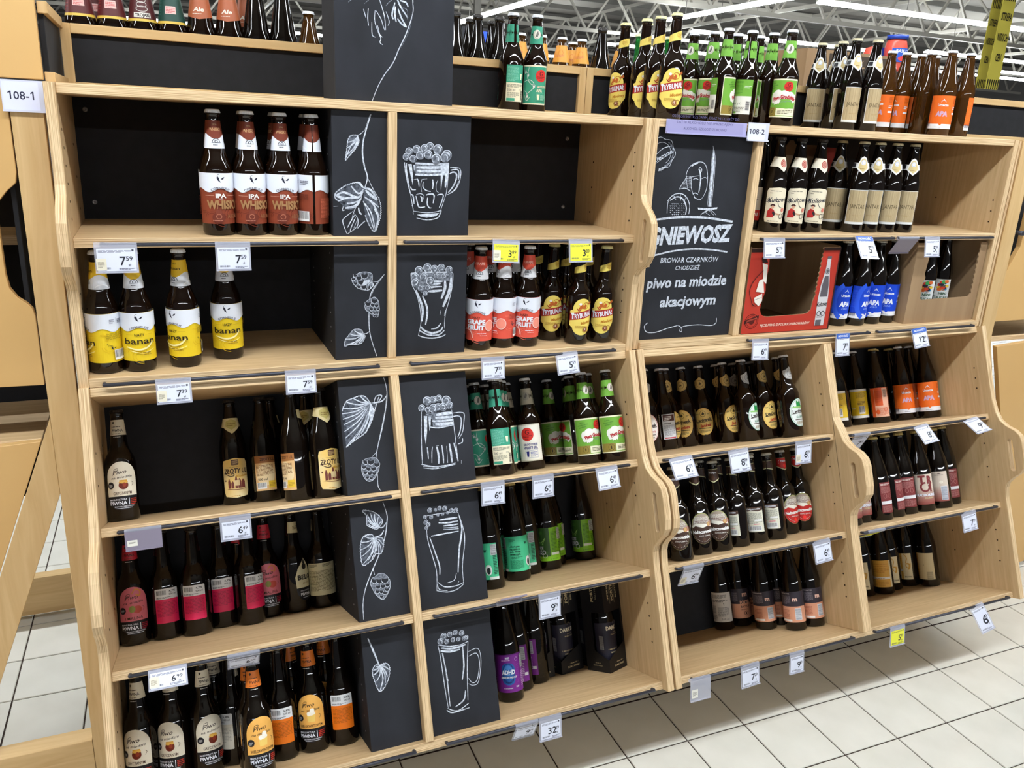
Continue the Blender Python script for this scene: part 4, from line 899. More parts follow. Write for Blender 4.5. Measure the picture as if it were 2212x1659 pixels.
def d_ggreen():
    G = (118, 178, 66); F = Lab(); F.rrect(-62, 24, 40, 126, 2, (238, 236, 206)); F.rrect(-60, 27, 38, 122, 2, G)
    F.rrect(-60, 27, -18, 50, 1, (150, 132, 62)); F.ring(-30, 39, 8, 9, 1, (90, 76, 36)); F.rect(-31.5, 35, -28.5, 43, (60, 50, 24)); F.rrect(-17, 29, 38, 48, 1, (238, 236, 206)); F.lines(-12, 33, 34, 45, 3, (120, 116, 90))
    for x, y, rx, ry in ((-30, 78, 9, 12), (-16, 83, 14, 14), (2, 84, 14, 12), (18, 80, 13, 12), (30, 76, 8, 10), (-30, 68, 6, 8), (-18, 66, 6, 8), (26, 68, 8, 6)): F.ell(x, y, rx, ry, (240, 240, 232))
    F.poly([(-28, 70), (-24, 56), (-17, 66), (-11, 58), (-6, 70)], (240, 240, 232)); F.ell(10, 60, 18, 13, G)
    F.text('Piwo Grodziskie', 3, 79, 10, (182, 40, 44), 66, 0.05, 0.1, 2, 70); F.text('Oryginalne', 10, 68, 4.6, (120, 130, 140), 34, 0, 0.2, 2, 60)
    gcircle(F, 11, 106, 12.5); F.text('Lekkie,', -34, 114, 4, (44, 84, 40), 14, 0, 0.2, 8); F.text('musująco-słone', -32, 108, 4, (44, 84, 40), 28, 0, 0.2, 8); F.text('grodziskie', -32, 102, 4, (44, 84, 40), 19, 0, 0.2, 8)
    B = Lab(); B.rect(-27, 29, 27, 123, (238, 238, 232)); B.rect(-27, 78, 27, 123, G); B.lines(-24, 0, 84, 120, 11, (90, 150, 54)); B.lines(4, 24, 100, 108, 2, (226, 236, 214)); B.text('ml  \u2020 O', -12, 58, 5.5, (50, 50, 46), 24); B.bar(12, 40, 11, 24, None, (70, 70, 90), True); B.lines(-24, 8, 36, 50, 4, (140, 140, 130)); B.rect(-24, 31, -14, 36, G)
    return F, roundneck(G), B
def d_gwhite():
    F = Lab(); F.rrect(-38, 24, 38, 126, 2, (206, 200, 180)); F.rect(-36.5, 27, 36.5, 123, (238, 234, 222)); gcircle(F, -4, 98, 18); F.text('GRODZISKIE', 3, 70, 5.6, NAVY, 40, 0.03); F.text('WHITE IPA', 3, 60.5, 8, NAVY, 40, 0.03); F.rect(-14, 33, 22, 54, (150, 154, 190)); F.rect(-13.2, 33.8, 21.2, 53.2, (238, 234, 222)); F.poly([(-9, 36), (-4, 36), (-2.4, 51), (-10.6, 51)], NAVY); F.lines(1, 20, 36, 51, 4, (130, 134, 180))
    I = (62, 52, 170); B = Lab(); B.rect(-27, 29, 27, 123, (234, 230, 214)); B.rect(-27, 82, 27, 123, I); B.lines(-24, 24, 86, 120, 11, (150, 144, 220)); B.poly([(4, 88), (9, 88), (11, 103), (2, 103)], WH); B.text('500 ml \u2020 O', -2, 58, 5.2, (50, 50, 60), 32); B.bar(14, 36, 9, 22, None, (60, 60, 90), True); B.lines(-24, 10, 34, 50, 5, (140, 140, 140)); B.rect(-24, 30, 0, 35, I)
    return F, roundneck((186, 178, 158), (170, 164, 150)), B
def d_jantar():
    T = noise_mat('jantar_label', (150, 128, 92), (206, 188, 150), (900, 30, 1), 1.0, 4, 0.4, 0.3, 0.7, 0.4, coord='Object'); F = Lab(); F.rect(-31, 26, 31, 128, (224, 226, 226)); F.rect(-29.5, 33, 29.5, 126.5, T)
    F.text('JANTAR', 0, 79, 12.5, (84, 72, 46), 46, 0.004); F.lines(-12, 14, 50, 54, 2, (170, 146, 100))
    N = Lab(); N.rect(-38, 190, 38, 206, (222, 222, 220)); N.rect(-36, 192, -22, 204, (44, 44, 48)); N.rect(24, 192, 36, 204, (44, 44, 48)); sh = [(0, 174), (17, 190), (15, 206), (9, 220), (0, 225), (-9, 220), (-15, 206), (-17, 190)]; N.poly(sh, (238, 236, 230)); N.poly([(x * .78, 200 + (y - 200) * .78) for x, y in sh], (206, 186, 132)); N.ell(0, 207, 7, 7.5, (232, 234, 240)); N.ring(0, 207, 5.4, 5.8, .9, (120, 140, 180)); N.lines(-8, 8, 188, 192, 1, (160, 130, 70))
    B = Lab(); B.rect(-18, 34, 18, 120, (224, 226, 226)); B.rect(-16.6, 36, 16.6, 118.6, T); B.lines(-13, 13, 70, 108, 12, (110, 90, 60)); B.bar(-10, 40, 20, 12)
    return F, N, B
def d_kultowe():
    C = (232, 222, 196); F = Lab(); o = [(-30, 30), (30, 26), (33, 34), (33, 122), (20, 127), (0, 129), (-28, 126), (-33, 118), (-33, 40)]; F.poly(o, C); F.lines(-22, 22, 118, 121, 1, (90, 84, 70)); F.lines(-24, -12, 112, 115, 1, (120, 110, 90))
    F.text('Kultowe', 2, 95, 13, (28, 36, 52), 58, 0.02, 0.35, 4); F.stroke([(-32, 86), (-28, 96), (-20, 92), (-26, 84)], 1.6, (28, 36, 52)); F.stroke([(0, 90), (6, 76), (16, 72)], 1.6, (28, 36, 52))
    F.ell(-12, 78, 7, 3, (60, 26, 26)); F.rect(-16, 78, -8, 82, (60, 26, 26)); F.ell(-12, 73, 4, 5, (214, 170, 140)); F.poly([(-26, 44), (-25, 62), (-18, 70), (-8, 66), (-3, 56), (-9, 44)], (182, 44, 42)); F.poly([(-10, 64), (-2, 54), (-6, 48), (-12, 56)], (40, 36, 40)); F.poly([(-4, 58), (12, 54), (12, 50), (-4, 53)], (200, 160, 130)); F.ring(16, 48, 6, 7, 1.6, (70, 66, 64)); F.ring(26, 50, 5, 6, 1.4, (70, 66, 64)); F.ell(20, 66, 6, 6, (214, 128, 110)); F.lines(-22, 22, 33, 36, 1, (120, 110, 90))
    N = Lab(); N.poly([(-32, 186), (-8, 186), (8, 172), (22, 186), (34, 190), (30, 212), (-26, 214)], (228, 220, 200)); N.ell(8, 196, 9.5, 11, (168, 62, 50)); N.ring(8, 196, 6.6, 7.8, 1.2, (226, 190, 170)); N.ring(8, 196, 3, 3.6, 1, (226, 190, 170))
    B = Lab(); B.rect(-16, 28, 16, 124, (220, 214, 200)); B.rect(-16, 28, 16, 58, (196, 40, 40)); B.text('PIJ', 0, 46, 8, WH, 14, 0.02); B.text('C', 0, 92, 10, (60, 60, 66), 8)
    return F, N, B
def house(F, y, col): F.stroke([(-7, y), (0, y + 8), (7, y)], 1.2, col, 1, False); F.rect(-5, y + 4.5, 5, y + 5.5, col); F.poly([(-2, y + 6), (0, y + 11), (2, y + 6)], col)
def urz(bc, txt, tc, sub=None, w=37):
    def f():
        F = Lab(); F.rect(-52, 25, 52, 128, (238, 240, 246)); F.rect(-52, 40, 52, 128, bc); F.poly([(-5, 40.2), (5, 40.2), (0, 35)], bc)
        lt = tuple(min(255, int(c + 24)) for c in bc)
        if sub: F.ring(10, 80, 44, 60, 14, lt, 120, 240)
        house(F, 108, WH); F.text('Urzecze', 0, 99, 8, WH, 32, 0.04); F.text(txt, 0, 72, 15, tc, 36, 0.06, 0.05)
        if sub: F.text(sub, 0, 57, 6, (150, 180, 250), 22, 0.01)
        F.lines(33, 49, 104, 122, 5, tuple(int(c * .8) for c in bc)); F.lines(34, 48, 86, 96, 2, WH); F.rrect(33, 70, 50, 76, 2, WH); F.lines(-49, -34, 60, 116, 16, lt); F.bar(-50, 30, 16, 14, None, (60, 60, 90)); F.text('7', 44, 50, 6, WH, 3); F.lines(-14, 14, 29, 32, 1, (170, 175, 190))
        return F, None, None
    return f
def d_salmon():
    O = (226, 96, 46); P = (242, 190, 164); F = Lab(); F.rect(-31, 22, 31, 126, O); F.rect(-18, 22, 31, 62, P); F.rect(9, 60, 31, 124, P); F.rect(-18, 62, -17, 122, P); F.lines(-14, 6, 74, 116, 12, (196, 80, 40)); F.bar(13, 92, 12, 26, None, (80, 80, 90), True); F.lines(-14, 28, 28, 56, 9, (220, 130, 100)); F.ell(-10, 40, 7, 8, O); F.ring(16, 48, 6, 6, 1.2, O)
    return F, None, None
def d_yellow():
    Y = (232, 198, 44); F = Lab(); F.rect(-33, 24, 33, 128, (238, 238, 236)); F.rect(-33, 34, 33, 120, Y); F.lines(-12, 22, 96, 116, 7, (160, 132, 36)); F.lines(-8, 18, 72, 86, 3, (120, 100, 40)); F.bar(-4, 40, 18, 26); F.text('Urzecze', -24, 60, 5, WH, 14, 0.02)
    return F, None, None
def d_touca():
    F = Lab(); F.rect(-34, 28, 34, 126, (236, 238, 236)); F.rect(-34, 28, -22, 126, (30, 110, 60)); F.bar(-32, 34, 8, 40, None, (24, 40, 30), True)
    cols = [(220, 62, 44), (60, 150, 200), (240, 200, 60), (110, 80, 70), (70, 170, 90), (200, 160, 140), (230, 110, 50), (40, 50, 70)]
    rnd = random.Random(3)
    for i in range(16): F.ell(-6 + rnd.uniform(-10, 26), 104 + rnd.uniform(-14, 16), rnd.uniform(4, 8), rnd.uniform(3, 7), cols[i % 8])
    F.ell(0, 108, 8, 4, (40, 44, 60)); F.poly([(-8, 98), (6, 92), (14, 98), (4, 102)], (226, 70, 40)); F.text('NEPO', 8, 78, 8, (40, 90, 60), 26, 0.03); F.text('TOUCAN', 2, 64, 9, (40, 90, 60), 46, 0.02)
    return F, None, None
def d_honey(bc, kind, jarc, red=(186, 44, 44), capt=None):
    def f():
        F = Lab(); o = [(-34, 56), (34, 56)] + [(34 * math.cos(R_(a)), 98 + 40 * math.sin(R_(a))) for a in range(0, 181, 12)]
        bk = [(34, 58), (-34, 58)] + [(34 * math.cos(R_(a)), 54 + 28 * math.sin(R_(a))) for a in range(180, 361, 12)]
        F.poly(o, bc); F.poly(bk, (24, 22, 26))
        F.text('Piwo', -2, 114, 9.5, (50, 36, 28), 27, 0.005, 0.4, 4); F.stroke([(-18, 106), (-14, 120), (-6, 121), (-12, 112)], 1, (50, 36, 28)); F.text('na miodzie', 1, 102, 5.6, (50, 36, 28), 44, 0.005, 0.35, 4)
        if kind == 'jar': F.ell(3, 83, 10, 10, (112, 40, 24)); F.rect(-5, 90, 11, 95, (214, 160, 60)); F.ell(3, 90, 9.5, 3, (226, 176, 80)); F.ell(5, 84, 4, 5, (150, 60, 34))
        elif kind == 'glass': F.poly([(-6, 74), (10, 74), (12, 94), (-8, 94)], (244, 206, 110)); F.ell(2, 94, 10, 5, (248, 240, 220)); F.ell(5, 100, 5, 6, (250, 244, 230)); F.ell(-3, 92, 4, 4, (250, 244, 230))
        else: F.ell(8, 84, 10, 9, (206, 84, 70)); F.ell(-3, 86, 7, 8, (150, 150, 70)); F.stroke([(-2, 122), (6, 132), (16, 126), (14, 116), (6, 120)], 3, (226, 150, 60))
        F.ell(-24, 84, 7.5, 8, (30, 28, 34)); F.lines(-28, -20, 80, 87, 3, (200, 200, 200)); F.stroke([(20, 80), (24, 86), (20, 90)], 0.9, (70, 50, 40)); F.text(capt, 0, 65, 6.6, (70, 44, 30), 52 if len(capt) > 9 else 38, 0.004)
        F.text('MANUFAKTURA', -10, 50.5, 4, WH, 36, 0.01); F.text('PIWNA', -10, 42.5, 8, WH, 36, 0.03); F.rect(11.5, 37, 13, 53, WH); F.lines(15.5, 30, 37, 53, 4, red); F.text('BROWARU JABŁONOWO', 2, 34, 3, WH, 40, 0.01); F.rect(-16, 29.5, 18, 30.4, WH)
        nc = {'jar': (226, 216, 192), 'glass': (226, 122, 44), 'rasp': (198, 44, 60)}[kind]
        N = Lab(); N.poly([(-26, 200), (26, 200), (22, 236), (-22, 236)], nc); N.poly([(-10, 226), (-7, 230), (-10, 233), (-13, 230)], (60, 46, 34)); N.lines(-14, 14, 219, 222, 1, (70, 56, 40)); N.text('PIWNA', -1, 211.5, 6.4, (44, 34, 28), 23, 0.02); N.lines(-12, 12, 203, 205, 1, (90, 70, 50)); N.lines(-10, 10, 195, 198, 1, (190, 186, 180))
        hb_ = {'jar': (226, 220, 206), 'glass': (240, 122, 26), 'rasp': (226, 36, 90)}[kind]
        B = Lab(); B.rrect(-27, 40, 27, 122, 3, (232, 234, 236)); B.rrect(-27, 40, 27, 97, 2, hb_); B.bar(-23, 105, 22, 13, None); B.text({'jar': '5,8%', 'glass': '5,8%', 'rasp': '4,7%'}[kind], 13, 115, 4.4, (40, 40, 44), 16, 0.02); B.text('500 ml', 13, 108, 4.4, (40, 40, 44), 16, 0.01); B.lines(-23, 10, 99, 103, 2, (90, 90, 96)); B.lines(-23, 23, 56, 92, 11, tuple(int(c * .82) for c in hb_))
        return F, N, B
    return f
def d_belg():
    C = (226, 218, 180); F = Lab(); o = [(-24, 62), (24, 62), (26, 90), (18, 112), (0, 138), (-18, 112), (-26, 90)]; F.poly(o, C); F.poly([(-24, 61.5), (24, 61.5)] + [(24 * math.cos(R_(a)), 58 + 30 * math.sin(R_(a))) for a in range(360, 179, -12)], (24, 22, 26)); F.ell(0, 116, 7, 8, (36, 32, 32)); F.text('BELG', 0, 89, 12, (36, 30, 24), 40, 0.04); F.text('jasne', 4, 74, 5, (170, 130, 60), 22, 0, .3); F.text('MANUFAKTURA', 0, 54, 3.4, WH, 30); F.text('PIWNA', 0, 45, 7.6, WH, 30, 0.03); F.rect(-10, 36, 10, 37, WH)
    N = Lab(); N.poly([(-22, 206), (22, 202), (20, 232), (-20, 234)], (220, 206, 160)); N.lines(-8, 8, 214, 224, 3, (120, 100, 60))
    B = Lab(); B.rrect(-24, 34, 24, 118, 3, (214, 206, 168)); B.lines(-16, 8, 108, 116, 4, (70, 64, 50)); B.lines(-19, 19, 46, 100, 17, (140, 130, 96)); B.text('BELG', 6, 84, 4, (110, 96, 60), 18)
    return F, N, B
def d_zloty():
    C = noise_mat('beehive_label', (240, 200, 110), (246, 234, 190), (14, 10, 12), 1.0, 2, 0.42, 0.35, 0.65, 0.4, coord='Object'); F = Lab(); o = [(-29, 22), (0, 18), (29, 22), (33, 34), (33, 104), (28, 114), (0, 118), (-30, 112), (-33, 102), (-33, 34)]; F.poly(o, C); F.rrect(-9, 100, 9, 114, 2, (90, 60, 40)); F.lines(-7, 7, 102, 112, 4, (206, 170, 120)); F.lines(-24, 24, 95, 96.4, 1, (150, 120, 80))
    F.text('ZŁOTY UL', 1, 86, 12, (62, 36, 28), 60, 0.03, 0.12); F.stroke([(-26, 80), (-14, 73), (-4, 74), (-6, 79), (-12, 77)], 2, (62, 36, 28)); F.text('Miodowe', 16, 73, 6.5, (216, 160, 50), 30, 0.03, .2, 6)
    for x, w, h_ in ((-17, 6, 24), (-9, 7, 18), (0, 6, 30), (8, 8, 24), (17, 9, 22)): F.poly([(x - w / 2, 42), (x + w / 2, 42), (x + w / 2, 42 + h_ * .7), (x + 1, 42 + h_), (x - 1, 42 + h_), (x - w / 2, 42 + h_ * .7)], (118, 58, 50))
    F.rect(-6, 48, 8, 62, (226, 200, 150)); F.stroke([(-22, 41), (0, 38), (24, 40)], 1.4, (118, 58, 50)); F.ell(-26, 62, 2, 2, (110, 70, 40)); F.lines(-14, 16, 22, 25, 1, (206, 150, 50))
    N = Lab(); N.poly([(-36, 200), (-19, 196), (0, 180), (19, 196), (36, 200), (36, 220), (-36, 220)], (232, 214, 158)); N.poly([(-15, 200), (0, 190), (15, 200), (15, 212), (0, 218), (-15, 212)], (204, 186, 110)); N.lines(-11, 11, 200, 209, 2, (150, 124, 60))
    B = Lab(); B.rect(-27, 28, 27, 116, (228, 186, 130)); B.rect(-27, 98, 27, 116, (170, 112, 62)); B.text('ZŁOTY UL', 6, 107, 7, (70, 40, 26), 36, 0.02); B.ell(0, 68, 24, 28, (240, 216, 170)); B.lines(-23, 20, 66, 94, 9, (150, 110, 70)); B.text('500 ml', -8, 57, 6, (60, 40, 28), 24, 0.02); B.bar(-22, 34, 22, 14); B.rect(6, 34, 25, 52, (232, 196, 60)); B.lines(8, 24, 38, 48, 3, (190, 150, 50))
    return F, N, B
def lw_neck(c, d): 
    def f(): 
        N = Lab(); N.poly([(-24, 200), (-16, 186), (0, 180), (16, 186), (24, 200), (24, 210), (12, 214), (0, 222), (-12, 214), (-24, 210)], c); N.ring(0, 200, 11, 11.5, 1.2, d); N.poly([(-4, 196), (0, 206), (5, 198)], d); N.ring(0, 200, 19, 17, .7, d, 150, 390); return N
    return f
def d_lw(kind):
    def f():
        F = Lab(); bc, rim, cc = {'gold': ((238, 206, 120), (214, 160, 70), (70, 60, 30)), 'green': ((232, 240, 238), (60, 140, 110), (34, 150, 76)), 'red': ((244, 240, 234), (206, 120, 120), (200, 40, 40))}[kind]
        F.ell(0, 75, 33, 45, rim); F.ell(0, 75, 32, 43.6, bc); F.ring(0, 75, 29.6, 41, .8, rim)
        if kind == 'gold': F.ring(-2, 101, 9, 9.6, 1.1, cc); F.poly([(-6, 98), (-2, 107), (3, 101), (1, 96)], cc); F.lines(-24, -14, 98, 102, 2, cc); F.lines(12, 22, 98, 102, 2, cc)
        elif kind == 'green': F.poly([(-24, 90), (-20, 97), (-15, 92), (-10, 94), (-10, 110), (-5, 114), (-2, 106), (3, 114), (8, 108), (10, 96), (22, 98), (26, 90)], cc); F.ell(0, 92, 26, 3, (150, 206, 120))
        else: F.ell(0, 100, 9, 9, (206, 40, 36)); F.poly([(-6, 106), (0, 112), (6, 106)], (40, 130, 60)); F.ell(-10, 96, 6, 6, (224, 66, 56))
        F.text('Lwówek', 1, 81, 10.5, (46, 30, 24), 50, 0.03, 0.12, 6); F.poly([(-26, 70.4), (27, 76), (27, 77.4), (-26, 72.2)], (46, 34, 26))
        if kind == 'gold': F.text('Jankes', 4, 63, 10, (200, 60, 44), 34, 0.03, 0.3, 6)
        else: F.text({'green': 'Książęcy', 'red': 'Malinowy'}[kind], 4, 63, 7.5, rim, 36, 0.01, 0.2, 6)
        F.rect(-18, 52, 20, 54, (70, 54, 44)); F.lines(-14, 16, 40, 48, 3, (150, 130, 90)); F.poly([(-5, 29.6), (5, 29.6), (2, 32.6), (-2, 32.6)], (26, 20, 18))
        N = lw_neck({'gold': (204, 172, 104), 'green': (196, 196, 194), 'red': (204, 200, 196)}[kind], {'gold': (96, 76, 40), 'green': (110, 110, 112), 'red': (130, 110, 110)}[kind])()
        B = Lab(); B.rect(-23, 33, 23, 112, (230, 232, 236)); B.rect(-20, 90, 20, 110, (84, 46, 40)); B.lines(-17, 8, 93, 107, 3, (232, 226, 220)); B.text('Lwówek', -6, 83, 5.6, (50, 40, 40), 22, 0.02); B.lines(-19, 19, 44, 78, 11, (150, 152, 160)); B.rect(-19, 35, 19, 38.6, {'gold': (200, 60, 60), 'green': (110, 170, 150), 'red': (206, 70, 80)}[kind])
        return F, N, B
    return f
def d_nal(kind):
    def f():
        m = {'dark': (74, 52, 42), 'red': (200, 44, 40)}[kind]; F = Lab(); F.ell(0, 76, 33.5, 45, (168, 168, 110)); F.ell(0, 75.5, 31.6, 42.6, (172, 156, 142)); F.lines(-22, 22, 96, 110, 5, (232, 228, 220)); F.rect(-24, 92, 24, 97, (226, 222, 214)); F.lines(-20, 22, 92, 99, 3, (120, 80, 66))
        F.poly([(-31, 84), (-18, 92), (8, 88), (30, 84), (30, 78), (-28, 78)], (244, 240, 228)); lo = [(32 * math.cos(R_(a)), 74 + 42 * math.sin(R_(a))) for a in range(182, 359, 12)]; F.poly([(31, 78), (16, 82), (0, 78), (-20, 84), (-31, 78)] + lo, m)
        F.ell(20, 87, 6.4, 6.6, (214, 180, 120)); F.ring(20, 87, 6, 6.2, 1.1, (190, 90, 70)); F.ring(28, 88, 5, 6, 1, (200, 80, 70)); F.text('Nałęczowskie', 1, 67, 9, (250, 250, 248), 60, 0.05, 0.1, 2); F.text('PIWO CIEMNE' if kind == 'dark' else 'PIWO JASNE', 4, 55, 3.6, (240, 236, 230), 32, 0.015)
        for a in range(215, 330, 9): F.ell(27.5 * math.cos(R_(a)), 76 + 37.5 * math.sin(R_(a)), 1.3, .9, (226, 220, 210), n=6)
        F.ell(0, 44, 5, 6, tuple(min(255, int(c * 1.25)) for c in m))
        N = Lab(); N.poly([(-44, 214), (-20, 208), (0, 198), (20, 208), (44, 214), (44, 238), (-44, 238)], (206, 204, 160)); N.poly([(-44, 217), (-20, 211), (0, 201.5), (20, 211), (44, 217), (44, 237), (-44, 237)], m); N.text('Nałęcz', 0, 228, 5.6, WH, 22, 0.03, .1); N.ring(-10, 224, 8, 8, 1, WH, 100, 220); N.ell(0, 213, 5, 6, tuple(min(255, int(c * 1.3)) for c in m))
        B = Lab(); B.rect(-25, 34, 25, 108, (226, 224, 206)); B.poly([(-25, 94), (-10, 99), (10, 95), (25, 98), (25, 108), (-25, 108)], m); B.text('Nałęczowskie', -2, 103, 5, WH, 40, 0.03); B.lines(-21, 21, 60, 92, 11, (150, 150, 140)); B.rect(-2, 66, 20, 71, (240, 240, 240)); B.rect(-6, 56, 12, 58, (226, 120, 140)); B.bar(-18, 38, 34, 13)
        return F, N, B
    return f
def d_porter():
    D = (54, 48, 58); P = (222, 160, 130); F = Lab(); F.rect(-50, 27, 50, 122, P); F.rect(-50, 74, 50, 122, D); F.text('m', 0, 105, 15, (236, 186, 166), 18, 0.05); F.text('PORTER', 0, 79, 11, (226, 170, 140), 36, 0.04); F.text('BAŁTYCKI', 0, 65, 6.4, (80, 52, 44), 32, 0.03); F.lines(-16, 16, 54, 58, 1, (150, 96, 76)); F.ring(0, 43, 6.6, 6.6, 1.6, (70, 48, 42)); F.ell(0, 43, 2.6, 4, (70, 48, 42))
    F.lines(24, 46, 82, 112, 9, (130, 124, 134)); F.lines(24, 40, 40, 66, 6, (180, 116, 90)); F.lines(-46, -24, 82, 112, 9, (130, 124, 134))
    B = Lab(); B.rect(-50, 27, 50, 122, P); B.rect(-50, 76, 50, 122, D); B.text('PORTER BAŁTYCKI', -16, 116, 3.8, (206, 196, 196), 34, 0.02); B.lines(-36, 2, 84, 111, 10, (128, 122, 132)); B.text('m', 16, 99, 13, (236, 196, 180), 15, 0.05); B.lines(-30, -4, 34, 68, 8, (186, 120, 96)); B.bar(14, 36, 18, 34, (236, 238, 240), (84, 100, 130), True); B.rrect(-32, 30, 2, 36, 1, (240, 236, 234)); B.ring(-38, 52, 5, 9, .9, (180, 120, 100))
    return F, None, B
def d_grey():
    C = (196, 190, 182); F = Lab(); F.rect(-36, 28, 36, 122, C); F.lines(-32, 20, 104, 116, 4, (96, 92, 90)); F.lines(-32, 24, 92, 100, 2, (90, 86, 84)); F.text('1', 8, 84, 8, (40, 38, 38), 3, 0.03); F.lines(-12, 24, 46, 76, 9, (120, 116, 112)); F.text('500 ml', 10, 37, 6, (60, 58, 56), 24); F.bar(-32, 56, 14, 24, None, (110, 106, 104), True); F.lines(-31, -16, 36, 52, 5, (120, 116, 112))
    return F, None, None
def d_rac():
    M = (128, 52, 54); C = (222, 206, 190); F = Lab(); F.rect(-33, 24, 33, 124, C)
    for i in range(12): t = i / 11; F.rect(-33, 24 + 4.6 * i, 33, 24 + 4.6 * (i + 1), tuple(int(150 + (222 - 150) * t) if k == 0 else int((78, 70)[k - 1] + ((206, 190)[k - 1] - (78, 70)[k - 1]) * t) for k in range(3)))
    F.text('T', -7, 108, 24, M, 22, 0.06); F.text('R', 18, 106, 24, M, 18, 0.06); F.ring(2, 82, 13, 14, 6, M, 60, 390); F.poly([(-6, 80), (4, 74), (14, 92), (4, 84)], C); F.rect(4, 88, 8, 112, C); F.rect(16, 66, 22, 96, M); F.text('RACIBORSKIE', 4, 56, 8, WH, 56, 0.05); F.text('RUBIN', 10, 46, 5.6, (206, 190, 150), 24, 0.03); F.text('O', -26, 38, 5, (226, 196, 180), 5)
    B = Lab(); B.rect(-22, 24, 22, 122, M); B.lines(-19, 19, 112, 119, 2, (230, 214, 206)); B.lines(-19, 19, 88, 108, 7, (176, 116, 112)); B.ring(-8, 78, 5, 7, 1, (190, 130, 124)); B.ring(8, 78, 5, 7, 1, (190, 130, 124)); B.rect(-21, 52, 21, 62, (232, 232, 236)); B.lines(-19, 19, 28, 48, 6, (176, 116, 112))
    return F, None, B
def d_racc():
    F = Lab(); C = (218, 202, 186); F.rect(-33, 24, 33, 124, C)
    for i in range(12): t = i / 11; F.rect(-33, 24 + 4.6 * i, 33, 24 + 4.6 * (i + 1), (int(156 + 62 * t), int(86 + 116 * t), int(78 + 108 * t)))
    F.text('RACIBORSKIE', 6, 112, 3, (80, 60, 56), 26); F.poly([(0, 116), (6, 119), (12, 116)], (80, 60, 56)); F.ell(10, 88, 6, 5, (236, 226, 210)); F.bar(8, 30, 18, 44, (226, 228, 234), (90, 100, 130), True)
    return F, None, None
def d_mustard(kind):
    def f():
        Y = (214, 164, 70); C = (224, 208, 166); F = Lab(); F.rect(-33, 26, 33, 120, Y if kind == 'y' else C)
        if kind == 'y': F.lines(-27, 24, 78, 112, 5, (190, 134, 50), .4); F.rect(-30, 54, 26, 62, (226, 222, 214)); F.lines(-27, 22, 56, 60, 1, (180, 150, 110)); F.rect(26, 26, 33, 120, C); F.lines(-26, 20, 32, 48, 3, (196, 144, 60))
        elif kind == 'm': F.rect(-33, 26, 2, 120, Y); F.lines(-28, -2, 74, 112, 6, (190, 134, 50)); F.rect(-31, 56, 0, 64, (226, 222, 214)); F.stroke([(8, 118), (18, 104), (14, 86), (24, 78), (20, 62), (26, 70), (28, 86)], 3.4, (206, 156, 60)); F.ring(20, 76, 7, 8, 3, (206, 156, 60)); F.text('BROWAR', 18, 36, 5, (80, 60, 40), 24, 0.02)
        else: F.lines(-26, -16, 100, 104, 1, (150, 130, 100)); F.bar(6, 28, 20, 26, None, (120, 104, 84), True); F.ell(-2, 78, 1.5, 1.5, (150, 130, 100)); F.rect(-33, 26, -24, 120, Y)
        return F, None, None
    return f
def d_teal2(kind):
    def f():
        T = (78, 206, 152); F = Lab(); F.rect(-60, 27, 60, 122, T); D = (24, 80, 60)
        for i, s_ in enumerate(('„Chcę piwa,', 'ma dobrze', 'sut. moje', 'smaczyk.')): F.text(s_, -4, 95 - 7 * i, 5.4, D, 30, 0.04)
        F.lines(-20, -2, 108, 117, 3, (50, 140, 104)); F.lines(-16, 16, 62, 68, 2, (50, 140, 104)); F.lines(-20, 18, 34, 58, 10, (40, 140, 100)); F.ell(34, 52, 9, 14, (236, 240, 238)); F.ell(34, 50, 5, 9, (40, 50, 50)); F.text('w', 28, 104, 10, D, 9, 0.04); F.lines(48, 58, 40, 96, 14, D)
        F.bar(44, 92, 14, 26, (220, 224, 226), (60, 60, 64), True); F.rect(-60, 27, -30, 34, (226, 236, 232)); F.rect(36, 27, 60, 34, (226, 236, 232)); F.lines(-56, -32, 40, 84, 9, D); F.bar(-48, 90, 16, 28, (220, 224, 226), (60, 60, 64), True); F.text('500 ml', -56, 98, 5, D, 22, 0.02, 0, 90)
        return F, None, None
    return f
def d_lime():
    G = (140, 206, 44); D = (52, 92, 40); F = Lab(); F.rect(-58, 27, 58, 122, D); F.rect(-58, 27, 58, 40, G); F.rect(20, 27, 58, 122, G)
    rnd = random.Random(9)
    for i in range(22): F.ell(rnd.uniform(-50, 16), rnd.uniform(48, 112), rnd.uniform(3, 8), rnd.uniform(3, 7), ((66, 116, 48), (84, 132, 60), (44, 80, 36))[i % 3], n=9)
    F.text('JEDZE', -14, 66, 8, WH, 30, 0.02); F.text('MLEKO', -14, 53, 12, WH, 42, 0.04); F.stroke([(-12, 72), (-20, 96), (-6, 80), (8, 94), (-2, 74)], 1.6, (150, 196, 110)); F.lines(-30, 0, 43, 45, 1, (200, 220, 190)); F.ring(4, 43, 6, 6, 1.4, (220, 226, 216)); F.text('SMACZNY SOK', -20, 33, 3.6, D, 30); F.text('Z WODY', 30, 33, 3.6, D, 22)
    F.lines(24, 42, 50, 112, 16, (96, 150, 40)); F.bar(44, 88, 13, 30, (226, 230, 220), (70, 66, 60), True); F.rect(22, 44, 46, 51, (230, 238, 220)); F.lines(46, 56, 44, 80, 9, (60, 110, 30))
    return F, None, None
